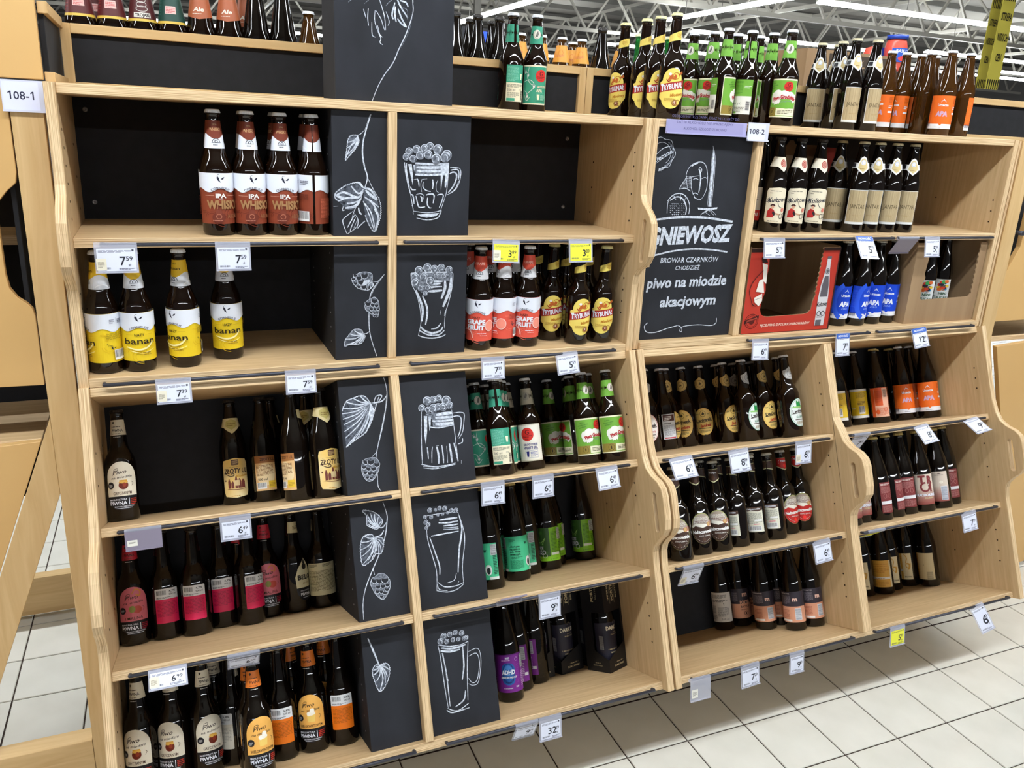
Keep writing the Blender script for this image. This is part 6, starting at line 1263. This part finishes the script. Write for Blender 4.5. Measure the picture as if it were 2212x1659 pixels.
tags(FUP, Z1, -0.003, [(249, 527, '7', '59', 'white price tag 7 59 with cream sticker, top shelf of hop chalkboard unit', dict(sticker=True, w=.08, tilt=4)), (502, 525, '7', '59', 'white price tag 7 59 under the copper labelled bottles', dict(w=.072, tilt=2)),
    (1092, 521, '3', '89', 'yellow price tag 3 89 with a white slip, over the coral bottles', dict(col=YEL, w=.072, h=.042, sticker=True, roll=3)), (1252, 522, '3', '89', 'clean yellow price tag 3 89 over the red banded bottles', dict(col=YEL, w=.068, h=.044)),
    (1671, 513, '5', '79', 'white price tag 5 79 over the empty red carton', dict(w=.076, h=.044)), (1864, 513, '5', '99', 'white price tag 5 99 with blue strip tilted over blue bottles', dict(w=.072, h=.06, new=True, tilt=34, roll=2)), (1962, 513, '', '', 'empty purple tag holder tilted inwards beside the brown carton', dict(kind='purple', tilt=-34, w=.085)), (2012, 512, '5', '49', 'white price tag 5 49 over the brown carton', dict(w=.066, h=.05))])
tags(FUP, Z2, -0.0115, [(374, 821, '7', '39', 'white price tag 7 39 under the yellow bottles', dict(sticker=True, w=.072, h=.04)), (648, 803, '7', '59', 'white price tag 7 59 hanging under the second hop chalkboard shelf', dict(w=.07, h=.04)), (1063, 776, '7', '39', 'white price tag 7 39 under the coral bottles', dict(w=.064, h=.042)), (1222, 764, '5', '59', 'white price tag 5 59 under the red banded bottles', dict(w=.062, h=.044, tilt=16, yaw=-6, roll=-6)),
    (1641, 732, '6', '49', 'white price tag 6 49 under the empty red carton', dict(w=.062, h=.048, roll=2)), (1819, 717, '7', '99', 'white price tag 7 99 with blue strip under blue bottles', dict(w=.058, h=.056, new=True)), (1983, 704, '12', '99', 'white price tag 12 99 with blue strip under the brown carton', dict(w=.066, h=.05, new=True, roll=-6, tilt=22))])
tags(FLO, Z3, 0.0, [(309, 1146, '', '', 'nearly empty tag holder with one small sticker by the arched cream label', dict(kind='blankp', w=.072, h=.032)), (508, 1121, '6', '49', 'white price tag 6 49 under the pale yellow labels', dict(w=.066, h=.04)), (1063, 1045, '6', '49', 'white price tag 6 49 closest to the ribbed mug chalkboard', dict(w=.064, h=.044)), (1171, 1029, '6', '49', 'white price tag 6 49 in the middle under indigo labels', dict(w=.062, h=.044)), (1308, 1012, '6', '49', 'white price tag 6 49 tilted under the green labels', dict(w=.066, h=.046, roll=-3, tilt=24)),
    (1468, 993, '6', '39', 'white price tag 6 39 tilted out under the golden ovals', dict(w=.076, h=.05, tilt=40, roll=-3)), (1592, 973, '8', '99', 'white price tag 8 99 under the green skyline oval', dict(w=.07, h=.052, tilt=22, roll=-3)), (1733, 951, '6', '99', 'white price tag 6 99 with cream sticker beside middle divider', dict(w=.062, h=.055, sticker=True)), (1860, 933, '7', '29', 'grey price tag 7 29 swung inwards under yellow labels', dict(w=.066, h=.055, tilt=-28)), (1985, 914, '8', '99', 'white price tag 8 99 lying outwards under orange labels', dict(w=.062, h=.055, tilt=52, roll=-6)), (2092, 899, '9', '99', 'bluish price tag 9 99 lying almost flat by the end panel', dict(w=.066, h=.055, tilt=66, roll=-8))])
tags(FLO, Z4, 0.0, [(362, 1444, '6', '99', 'white price tag 6 99 folded up flat under crimson labels', dict(w=.076, h=.036, tilt=62, sticker=True)), (525, 1402, '6', '69', 'grey price tag 6 69 swung inwards under crimson labels', dict(w=.068, h=.036, tilt=-30)), (1098, 1290, '', '', 'blank grey tag holder flipped up onto the fourth shelf', dict(kind='purple', w=.07, h=.034, tilt=128)), (1185, 1281, '9', '79', 'white price tag 9 79 over the purple labels', dict(w=.062, h=.05)),
    (1495, 1210, '6', '99', 'white price tag 6 99 with sticker swung inwards, fourth shelf', dict(w=.068, h=.052, tilt=-16, sticker=True)), (1770, 1158, '6', '49', 'white price tag 6 49 under the red oval labels', dict(w=.066, h=.052, tilt=20, roll=-4)), (1890, 1132, '', '', 'crumpled yellow tag swung inwards over mustard labels', dict(col=YEL, w=.07, h=.05, tilt=-50)), (2088, 1099, '7', '99', 'white price tag 7 99 by the end panel, fourth shelf', dict(w=.066, h=.05, roll=-5, tilt=18))])
tags(FLO, Z5, 0.0, [(1136, 1551, '9', '79', 'grey price tag 9 79 swung inwards under the bottom shelf', dict(w=.062, h=.046, tilt=-22)), (1186, 1540, '32', '39', 'white price tag 32 39 under the black gift boxes', dict(w=.062, h=.046)),
    (1510, 1456, '', '', 'clear tag holder holding one sticker, bottom shelf corner', dict(kind='blank', w=.066, h=.05)), (1617, 1431, '7', '29', 'white price tag 7 29 under the empty bottom shelf', dict(w=.064, h=.05, roll=-3)), (1718, 1405, '9', '99', 'white price tag 9 99 under the salmon labels', dict(w=.054, h=.048)), (1936, 1352, '5', '99', 'yellow price tag 5 99 under the mustard labels', dict(col=YEL, w=.062, h=.048)), (2107, 1307, '6', '69', 'white price tag 6 69 turned sideways at the bottom corner', dict(w=.05, h=.075, roll=-24, tilt=26, yaw=-10))])

# ------------------------------------------------------------------ cartons and gift boxes
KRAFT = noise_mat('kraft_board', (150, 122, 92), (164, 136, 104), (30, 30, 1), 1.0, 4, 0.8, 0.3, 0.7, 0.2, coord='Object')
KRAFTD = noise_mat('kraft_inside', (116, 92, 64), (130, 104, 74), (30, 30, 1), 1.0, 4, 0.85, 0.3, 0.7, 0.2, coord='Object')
REDC = mat('red_print', (186, 56, 42), 0.45, 0.4)
def carton(x0, x1, y0, y1, z0, z1, label, front_poly, front_mat, notch):
    root = empty('cardboard_carton', (x0, y0, z0), None, label, 'carton', 'open cartons')
    off = (-x0, -y0, -z0); t = 0.004
    m = MB(); m.prism([(x0 + (x1 - x0) * u, z0 + (z1 - z0) * v) for u, v in front_poly], [], 1, y0, y0 + t, front_mat, KRAFT); m.obj('front_panel', root, off)
    for a, b in ((x0, x0 + t), (x1 - t, x1)):
        m = MB(); m.box(a, b, y0 + t + 0.0005, y1, z0, z1, KRAFT); m.obj('side_wall', root, off)
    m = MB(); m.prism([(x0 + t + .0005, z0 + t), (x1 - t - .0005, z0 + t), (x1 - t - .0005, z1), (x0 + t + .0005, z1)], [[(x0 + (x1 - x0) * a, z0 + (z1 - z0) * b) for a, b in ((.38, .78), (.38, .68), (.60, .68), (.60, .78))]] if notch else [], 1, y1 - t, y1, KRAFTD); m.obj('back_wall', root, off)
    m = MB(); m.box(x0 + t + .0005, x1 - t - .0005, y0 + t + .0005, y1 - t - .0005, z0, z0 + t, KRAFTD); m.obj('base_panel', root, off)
    return root, off
FX0, FX1, FZ1 = 1.719, 2.056, Z2 + 0.258
zig = []
for i in range(22): zig += [(0.735 + 0.02 * (0.4 if i % 2 else 0.0) + 0.0035 * (i * .0), 0.99 - i * 0.026)]
fp = [(0, 0), (1, 0), (1, 0.985), (0.80, 0.985)] + [(0.795 + (0.012 if i % 2 else 0) - i * 0.0012, 0.965 - i * 0.028) for i in range(20)] + [(0.765, 0.36), (0.755, 0.25), (0.72, 0.215), (0.68, 0.205), (0.27, 0.195), (0.22, 0.205), (0.19, 0.235), (0.175, 0.29), (0.185, 0.40), (0.21, 0.50), (0.195, 0.60), (0.21, 0.75), (0.20, 0.985), (0, 0.985)]
r, off = carton(FX0, FX1, 0.008, 0.30, Z2, FZ1, 'empty red printed carton torn open at the front on the second shelf', fp, REDC, True)
L = Lab(); w_ = (FX1 - FX0) * 1000; h_ = (FZ1 - Z2) * 1000
L.rect(0, h_ * .94, w_ * .2, h_ * .985, (52, 30, 26)); L.rect(w_ * .80, h_ * .95, w_, h_ * .985, (52, 30, 26)); L.rect(w_ * .985, 0, w_, h_ * .95, (52, 30, 26)); L.rect(0, 0, w_, 2, (52, 30, 26))
L.text('PIJCIE PIWO Z POLSKICH BROWARÓW', w_ * .48, h_ * .095, 7.5, (236, 206, 190), w_ * .56, 0.03, .2)
L.ring(w_ * .1, h_ * .15, 24, 22, 1.4, (60, 20, 18)); L.ring(w_ * .1, h_ * .15, 19, 17, 1, (60, 20, 18)); L.poly([(w_ * .1 - 26, h_ * .12), (w_ * .1 + 24, h_ * .18), (w_ * .1 + 24, h_ * .22), (w_ * .1 - 26, h_ * .16)], (60, 20, 18)); L.ell(w_ * .1, h_ * .15, 10, 9, (90, 26, 22)); L.text('LIMITOWANA', w_ * .1, h_ * .17, 5, (206, 90, 70), 40, .02, 0, 14)
# printed bottle and man on the carton's face
b0 = w_ * .875; GR = (206, 204, 206); G2 = (96, 92, 98)
L.poly([(b0 - 18, 14), (b0 + 18, 14), (b0 + 20, 100), (b0 + 17, 140), (b0 + 9, 190), (b0 + 8, 226), (b0 - 6, 226), (b0 - 7, 190), (b0 - 17, 140), (b0 - 20, 100)], GR)
L.poly([(b0 - 14, 104), (b0 + 16, 104), (b0 + 14, 140), (b0 + 8, 168), (b0 - 6, 168), (b0 - 12, 140)], G2); L.rect(b0 - 16, 14, b0 + 6, 32, G2); L.rect(b0 - 7, 220, b0 + 9, 228, G2); L.ell(b0 + 1, 182, 8, 9, G2); L.ring(b0 + 1, 182, 5, 6, 1, GR)
L.text('Kultowe', b0, 82, 14, (30, 28, 32), 40, .02, .3, 4); L.ring(b0 - 8, 52, 7, 7, 2, (40, 38, 42)); L.ring(b0 + 8, 52, 7, 7, 2, (40, 38, 42)); L.lines(b0 - 15, b0 + 15, 40, 44, 1, G2)
MW = (232, 224, 214); MK = (40, 22, 22)
L.poly([(w_ * .19, 212), (w_ * .14, 236), (w_ * .115, 226), (w_ * .13, 212)], MK); L.poly([(w_ * .13, 212), (w_ * .19, 206), (w_ * .2, 150), (w_ * .16, 160), (w_ * .15, 190)], MW); L.stroke([(w_ * .15, 190), (w_ * .06, 160), (w_ * .03, 130), (w_ * .06, 104)], 2.4, MK); L.poly([(w_ * .16, 166), (w_ * .12, 160), (w_ * .10, 128), (w_ * .19, 124)], MW); L.poly([(w_ * .09, 110), (w_ * .17, 122), (w_ * .18, 100), (w_ * .15, 84), (w_ * .10, 96)], MW); L.stroke([(w_ * .06, 104), (w_ * .08, 90), (w_ * .12, 84)], 2.2, MK); L.stroke([(w_ * .1, 104), (w_ * .17, 110)], 1.6, MK)
link('front_print', L.build('front_print', lambda a, b, o: (FX0 + a / 1000, 0.008 - o / 1000, Z2 + b / 1000)), r, off)
BX0, BX1, BZ1 = 2.378, 2.697, Z2 + 0.268
fp = [(0, 0), (1, 0), (1, .985), (.90, .985)] + [(.895 + (0.012 if i % 2 else 0), .96 - i * .032) for i in range(20)] + [(.88, .315), (.84, .305), (.20, .29), (.17, .31), (.165, .5), (.19, .56), (.17, .62), (.20, .985), (0, .985)]
carton(BX0, BX1, 0.010, 0.30, Z2, BZ1, 'plain brown carton with toucan bottles inside on the second shelf', fp, KRAFT, False)
for i, (px, py, sp) in enumerate(((1992, 0.09, 6), (2024, 0.10, 12), (2064, 0.13, 40))):
    q = PY(px, 640, py)
    copy_bottle('touc', FUP, (min(max(q.x, BX0 + .042), BX1 - .042), py, Z2 + 0.0046), sp, ['bottle with toucan label just inside torn flap of brown carton', 'bottle with toucan label in middle of brown carton', 'bottle with green edged toucan label set apart in brown carton'][i], 'toucan bottles in the brown carton')
copy_bottle('touc', FUP, (BX0 + .12, .21, Z2 + .0046), 20, 'bottle with toucan label at the back of brown carton', 'toucan bottles in the brown carton')
# torn carton standing at the back of the top shelf
m = MB(); q = PY(1795, 420, 0.235)
root = empty('cardboard_carton', (q.x, 0.22, Z1), None, 'torn red carton standing behind the cream labelled bottles, top shelf', 'carton', 'open cartons')
m.prism([(-0.17, 0.20), (-0.15, 0.24), (-0.135, 0.262), (-0.12, 0.262), (-0.11, 0.25), (0.0, 0.25), (0.0, 0), (-0.10, 0), (-0.11, 0.1), (-0.15, 0.15)], [], 1, 0.09, 0.094, KRAFT); m.obj('back_flap', root)
m = MB(); m.box(-0.05, -0.005, 0.02, 0.024, 0, 0.245, REDC); m.obj('front_strip', root)
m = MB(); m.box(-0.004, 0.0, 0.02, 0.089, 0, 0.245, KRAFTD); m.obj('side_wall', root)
# black gift boxes with a bottle behind a cut-out window
BKC = mat('black_gift_board', (22, 21, 23), 0.4, 0.45); BKI = mat('black_gift_inside', (40, 38, 44), 0.6, 0.3); GLD = (206, 190, 150)
def gift(x, y, rotz, label):
    root = empty('gift_box', FLO @ Vector((x, y, 0)), (FLO @ Matrix.Rotation(R_(rotz), 4, 'Z')).to_euler(), label, 'gift box', 'black gift boxes')
    a = 0.041; Hh = 0.285; t = 0.0015
    def front(m, ax, s):      # wall with a window that reaches the corner: V-shaped lip below
        pass
    # front wall (-y) and left wall (-x) share a window at their corner
    m = MB(); m.prism([(-a, 0), (a, 0), (a, Hh), (-a, Hh), (-a, 0.168), (a - 0.010, 0.168), (a - 0.010, 0.072), (-a, 0.036)], [], 1, -a, -a + t, BKC); m.obj('front_wall', root)
    m = MB(); m.prism([(-a + t, 0), (a, 0), (a, Hh), (-a + t, Hh), (-a + t, 0.168), (-a + 0.05, 0.168), (-a + 0.05, 0.06), (-a + t, 0.036)], [], 0, -a, -a + t, BKC); m.obj('side_wall', root)
    m = MB(); m.box(a - t, a, -a + t, a, 0, Hh, BKC); m.obj('side_wall', root)
    m = MB(); m.box(-a + t, a - t, a - t, a, 0, Hh, BKC); m.obj('back_wall', root)
    m = MB(); m.box(-a + t, a - t, -a + t, a - t, Hh - t, Hh, BKC); m.obj('lid', root)
    m = MB(); m.box(-a + t, a - t, -a + t, a - t, 0, t, BKI); m.obj('base_panel', root)
    L = Lab()
    L.text('IMPERIAL', -19, 226, 6.4, GLD, 48, .01, 0, 90); L.text('PORTER', 0, 226, 10.5, GLD, 58, .03, 0, 90); L.text('BAŁTYCKI', 18, 226, 6.4, GLD, 46, .01, 0, 90); L.rect(-11, 190, -10.4, 262, GLD); L.rect(9, 190, 9.6, 262, GLD)
    L.text('AROMA OF', 4, 25, 3.6, GLD, 24, .01); L.text('PLUM & WHISKY', 4, 16, 5, GLD, 44, .02); L.rect(-14, 24.6, -11, 25.2, GLD); L.rect(19, 24.6, 22, 25.2, GLD)
    link('front_print', L.build('front_print', lambda x_, y_, o: (x_ / 1000, -a - o / 1000, y_ / 1000)), root)
    L = Lab(); L.text('PORTER', 0, 226, 9, GLD, 54, .03, 0, 90); L.text('BAŁTYCKI', 14, 226, 5, (150, 138, 110), 40, .01, 0, 90); L.text('AROMA OF', 0, 25, 3, (150, 138, 110), 20, .01); L.text('PLUM & WHISKY', 0, 18, 3.6, (150, 138, 110), 34, .01); L.bar(14, 66, 12, 36, (150, 150, 152), (60, 60, 62), True)
    link('side_print', L.build('side_print', lambda x_, y_, o: (-a - o / 1000, -x_ / 1000, y_ / 1000)), root)
    L = Lab(); L.rect(-60, 20, 60, 134, (40, 38, 52)); L.text('DARK SAIL', 6, 118, 11, (240, 232, 206), 60, .04); L.text('AROMA OF', 6, 105, 3, GLD, 18); L.text('PLUM & WHISKY', 6, 99, 3.6, GLD, 34, .01); L.text('LIMITED EDITION', 4, 58, 3.4, GLD, 52, .01); L.text('IMPERIAL PORTER', 6, 49, 4, GLD, 42, .02); L.lines(-14, 24, 38, 41, 1, (120, 116, 110))
    for k in range(7): L.stroke([(6 + 4 * math.cos(R_(k * 30)), 131 + 4 * math.sin(R_(k * 30))), (6 + 8 * math.cos(R_(k * 30)), 131 + 8 * math.sin(R_(k * 30)))], .8, GLD, 1)
    bt = link('bottle', bottle_mesh('euro', GD), root, (0, 0, t + .0005)); bt.rotation_euler = (0, 0, 0)
    link('bottle_label', L.build('bottle_label', wrap('euro', 33.6), 4.0), root, (0, 0, t + .0005))
    return root
def gift_at(px, py, rotz, dx, dy, label):
    p = LZ(px, py, 0); return gift(p.x + dx, p.y + dy, rotz, label)
s45 = 0.041
gift_at(1310.9, 1457.4, 24, 0.034, 0.055, 'black gift box with window set forward of the other gift boxes')
gift(1.062, 0.275, 12, 'black gift box standing behind the purple labelled bottles')
gift(1.160, 0.285, 14, 'black gift box between two others at the back wall')
gift(1.262, 0.296, 4, 'black gift box hidden behind the forward gift box')
# ------------------------------------------------------------------ the hall beyond: ceiling, trusses, strip lights, banners
CEIL = noise_mat('ceiling_deck', (168, 164, 154), (186, 182, 172), (0.4, 0.4, 1), 1.0, 2, 0.8, 0.3, 0.7, 0.2, coord='Object')
STEEL = mat('cream_steel', (206, 202, 190), 0.5, 0.4)
STEELD = mat('grey_steel', (120, 118, 112), 0.6, 0.3)
WALL = mat('far_wall_grey', (150, 148, 144), 0.8, 0.2)
ZC = 6.6
m = MB(); m.box(-30, 50, -14, 56, ZC, ZC + 0.2, CEIL); setp(m.obj('ceiling'), kind='structure')
for k in range(20):     # ribs of the roof deck
    m = MB(); y = 6 + k * 2.4; m.box(-30, 50, y, y + 0.09, ZC - 0.16, ZC, STEELD); setp(m.obj('ceiling_rib'), kind='structure')
for nm, a in (('wall_back', (-30, 50, 55, 55.2)), ('wall_left', (-30.2, -30, -14, 55)), ('wall_right', (50, 50.2, -14, 55))):
    m = MB(); m.box(a[0], a[1], a[2], a[3], -0.05, ZC + 0.2, WALL); setp(m.obj(nm), kind='structure')
def truss(axis, pos, a0, a1, zt=6.3, zb=5.15, n=12, w=0.11):
    m = MB(); P_ = (lambda t, z: (t, pos, z)) if axis == 'x' else (lambda t, z: (pos, t, z))
    m.beam(P_(a0, zt), P_(a1, zt), w, STEEL); m.beam(P_(a0, zb), P_(a1, zb), w, STEEL)
    for i in range(n):
        t0 = a0 + (a1 - a0) * i / n; t1 = a0 + (a1 - a0) * (i + 1) / n; tm = (t0 + t1) / 2
        m.beam(P_(t0, zt), P_(tm, zb), w * .6, STEEL); m.beam(P_(tm, zb), P_(t1, zt), w * .6, STEEL)
    setp(m.obj('roof_truss'), kind='structure')
for y, zb in ((11.0, 5.0), (17.5, 5.0), (24.5, 5.05), (32.0, 5.1), (40.0, 5.1)): truss('x', y, -24, 46, 6.35, zb, 36)
for x in (-9.0, -2.5, 4.0, 10.5, 17.0, 23.5, 30.0): truss('y', x, 8, 50, 6.35, 5.3, 22, .09)
for x in (-7.0, 8.2, 20.0, 33.0):     # pillars
    m = MB(); m.box(x - .2, x + .2, 29.8, 30.2, 0, ZC, STEEL); setp(m.obj('pillar'), kind='structure')
def tree_brace(x, y):
    m = MB(); m.box(x - .13, x + .13, y - .13, y + .13, 0, 4.75, STEEL)
    for dx, dy in ((1.7, 0), (-1.7, 0), (0, 1.7), (0, -1.7)): m.beam((x, y, 4.3), (x + dx, y + dy, 5.9), .12, STEEL)
    m.box(x - .25, x + .25, y - .25, y + .25, 4.72, 4.82, STEEL); setp(m.obj('braced_pillar'), kind='structure')
TUBE = mat('tube_light', (244, 250, 255), 0.4, 0.3, 0, TUBE_STRENGTH)
HOUS = mat('lamp_housing', (226, 226, 222), 0.5, 0.3)
n_l = [0]
LNAMES = ['long ceiling strip light over the aisle', 'ceiling strip light behind the viewer', 'ceiling strip light beyond the shelves']
def strip(axis, x0, x1, y0, y1, z, w=0.10, label='strip light'):
    c = ((x0 + x1) / 2, (y0 + y1) / 2, z)
    root = empty('ceiling_light', c, None, label, 'light', 'ceiling strip lights')
    hx, hy = ((x1 - x0) / 2, w / 2) if axis == 'x' else (w / 2, (y1 - y0) / 2)
    m = MB(); m.box(-hx, hx, -hy, hy, -0.02, 0.02, TUBE); m.obj('tube', root)
    m = MB(); ex, ey = (hx + .02, hy * .45) if axis == 'x' else (hx * .45, hy + .02); m.box(-ex, ex, -ey, ey, 0.0205, 0.07, HOUS); m.obj('housing', root)
    m = MB(); m.beam((-hx * .8, -hy * .8, .06), (-hx * .8, -hy * .8, ZC - 0.2 - z), 0.012, STEELD); m.beam((hx * .8, hy * .8, .06), (hx * .8, hy * .8, ZC - 0.2 - z), 0.012, STEELD); m.obj('hanger', root)
    return root
for i, (ax, x0, x1, y0, y1, z) in enumerate(LIGHT_ROWS):
    strip(ax, x0, x1, y0, y1, z, 0.12, ['strip light over the aisle above the hop chalkboards', 'strip light over the aisle above the knight sign', 'strip light over the far side of the aisle, hop chalkboard end', 'strip light over the far side of the aisle, knight sign end', 'strip light behind the shelves at the golden end unit', 'strip light behind the shelves at the barcode post'][i])
p = PZ(1770, 5, 4.6); strip('x', p.x, 21.5, p.y, p.y, 4.6, 0.16, 'bright strip light running towards the yellow banner')
for (px, py, py2, px2, lab) in ((990, 50, 0, 1130, 'strip light slanting up beside the tall hop chalkboard'), (1440, 45, 0, 1640, 'strip light slanting up over the green labelled bottles')):
    a = PZ(px, py, 4.6); xx = a.x
    strip('y', xx, xx, a.y - 7.5, a.y, 4.6, 0.16, lab)
for (px, py, L_, lab) in ((1494, 68, 9, 'strip light low over the green labelled bottles'), (1900, 60 + 82, 9, 'strip light behind the jar display'), (2000, 112, 10, 'strip light beyond the orange labelled bottles'), (1300, 95, 7, 'short strip light beyond the brown bottles'), (160, 30, 16, 'strip light low over the maroon necked bottles'), (2125, 152, 8, 'strip light beside the yellow banner foot')):
    a = PZ(px, py, 4.6); strip('x', a.x, a.x + L_ * max(1.0, a.y / 26), a.y, a.y, 4.6, 0.16, lab)
# two yellow banners
YB_ = mat('banner_yellow', (226, 212, 92), 0.5, 0.3)
def banner(px0, px1, py0, py1, y, label, words_):
    a = PY(px0, py1, y); b = PY(px1, py1, y); x0, x1, z0 = a.x, b.x, a.z; z1 = PY(px1 + 15, py0, y).z
    root = empty('hanging_banner', ((x0 + x1) / 2, y, z1), None, label, 'banner', 'yellow banners'); c = ((x0 + x1) / 2, y, z1)
    m = MB(); m.box(x0 - c[0], x1 - c[0], -0.004, 0.004, z0 - c[2], 0, YB_); m.obj('sheet', root)
    L = Lab(); w_ = (x1 - x0) * 1000; h_ = (z1 - z0) * 1000; INKB = (44, 40, 30)
    for k in range(6): L.rect(w_ * (.06 + k * .16), 4, w_ * (.14 + k * .16), h_ * .10, INKB); L.rect(w_ * (.06 + k * .16), h_ * .87, w_ * (.14 + k * .16), h_ - 4, INKB)
    for i, t in enumerate(words_): L.text(t, w_ / 2, h_ * (.72 - i * .2), h_ * .075, INKB, w_ * (.8 if len(t) > 3 else .42), .02)
    link('banner_print', L.build('banner_print', lambda u, v, o: (x0 - c[0] + u / 1000, -0.004 - o / 1000 * 4, z0 - c[2] + v / 1000)), root)
    m = MB(); m.beam((0, 0, 0), (0, 0, ZC - 0.2 - z1), 0.015, STEELD); m.obj('cord', root)
banner(2106, 2127, -10, 190, 4.2, 'yellow banner partly behind the other, STREFA NISKICH CEN', ['STREFA', 'NISKICH', 'CEN'])
banner(2127, 2154, -30, 192, 4.0, 'yellow banner in front reading STREFA NISKICH CEN', ['STREFA', 'NISKICH', 'CEN'])
# blue screen, jar display, brown carton on the rear deck
SCR = mat('screen_blue', (24, 70, 235), 0.3, 0.4, 0, 1.6)
a = PY(1003, 128, 5.5); b = PY(1060, 70, 5.5)
root = empty('wall_screen', (a.x, 5.5, a.z), None, 'blue lit screen glimpsed behind dark bottles beside the tall hop chalkboard', 'screen')
m = MB(); m.box(0, b.x - a.x, -0.01, 0, 0, b.z - a.z, SCR); m.obj('display', root)
L = Lab(); ww = (b.x - a.x) * 1000; hh = (b.z - a.z) * 1000; L.lines(ww * .55, ww * .95, hh * .2, hh * .6, 3, (150, 190, 250)); link('screen_text', L.build('screen_text', lambda u, v, o: (u / 1000, -0.011 - o / 1000, v / 1000)), root)
m = MB(); m.box(-0.03, b.x - a.x + 0.03, 0.001, 0.06, -0.03, b.z - a.z + 0.03, mat('screen_case', (30, 30, 34), 0.4)); m.box((b.x - a.x) / 2 - .03, (b.x - a.x) / 2 + .03, .02, .05, b.z - a.z + .03, ZC - .2 - a.z, STEELD); m.obj('case', root)
yj = 2.6; a = PY(1910, 152, yj); b = PY(1957, 78, yj); rj = (b.x - a.x) / 2; hj = b.z - a.z
root = empty('jar_display', (a.x + rj, yj, a.z), None, 'big sauce jar display with blue lid and blue label behind amber bottles', 'display')
m = MB(); m.lathe([(0, 0), (rj * .95, 0), (rj, hj * .06), (rj, hj * .66), (rj * .9, hj * .8), (rj * .82, hj * .86), (0, hj * .86)], mat('tomato_red', (214, 86, 70), 0.3), 28); m.obj('jar', root)
m = MB(); m.lathe([(rj * .84, hj * .87), (rj * .96, hj * .88), (rj * .96, hj * .985), (0, hj)], mat('lid_blue', (36, 66, 160), 0.35), 28); m.obj('lid', root)
L = Lab(); L.rect(-rj * 1100, hj * 230, rj * 1100, hj * 620, (40, 84, 180)); L.text('BASILICO', 0, hj * 540, hj * 90, WH, rj * 1500, .02); L.ell(0, hj * 330, rj * 520, hj * 70, (214, 60, 60)); L.ell(rj * 500, hj * 280, rj * 300, hj * 60, (60, 150, 210))
link('label', L.build('label', lambda u, v, o: ((rj + .004 + o / 1000) * math.sin(u / 1000 / rj), -(rj + .004 + o / 1000) * math.cos(u / 1000 / rj), v / 1000), rj * 250, .5, .6), root)
m = MB(); m.box(-rj * 1.6, rj * 1.9, rj * .9, rj * 1.2, hj * .1, hj * .66, mat('promo_blue', (40, 70, 170), 0.5)); m.box(-.03, .03, rj * .3, rj * .5, -a.z, 0, STEELD); m.obj('stand', root)
m = MB(); m.lathe([(0, -.06), (.05, -.045), (.062, 0), (.05, .045), (0, .06)], mat('tomato_red', (214, 86, 70), 0.3), 16, (-rj * 2.6, rj * .2, hj * .38)); m.box(-rj * 2.62, -rj * 1.4, rj * .9, rj, hj * .3, hj * .34, STEELD); m.obj('tomato_figure', root)
a = PY(1726, 236, 0.50); b = PY(1864, 104, 0.50)
root = empty('cardboard_carton', (a.x, 0.50, ZT), None, 'brown carton with a dark printed flap on the deck behind the riser', 'carton', 'open cartons')
m = MB(); m.box(0, 0.40, 0, 0.3, 0, 0.272, KRAFT); m.obj('box_body', root)
L = Lab(); wv = 400; L.poly([(100, 262), (396, 262), (396, 176), (330, 190), (250, 178), (150, 190), (100, 178)], (70, 58, 46)); L.text('KORMORAN', 240, 205, 18, (140, 116, 86), 170, .03); L.poly([(200, 226), (236, 232), (262, 250), (250, 228), (276, 226), (240, 216)], (160, 134, 100)); L.ell(250, 90, 30, 26, (110, 88, 64))
link('front_print', L.build('front_print', lambda u, v, o: (u / 1000, -o / 1000, v / 1000)), root)
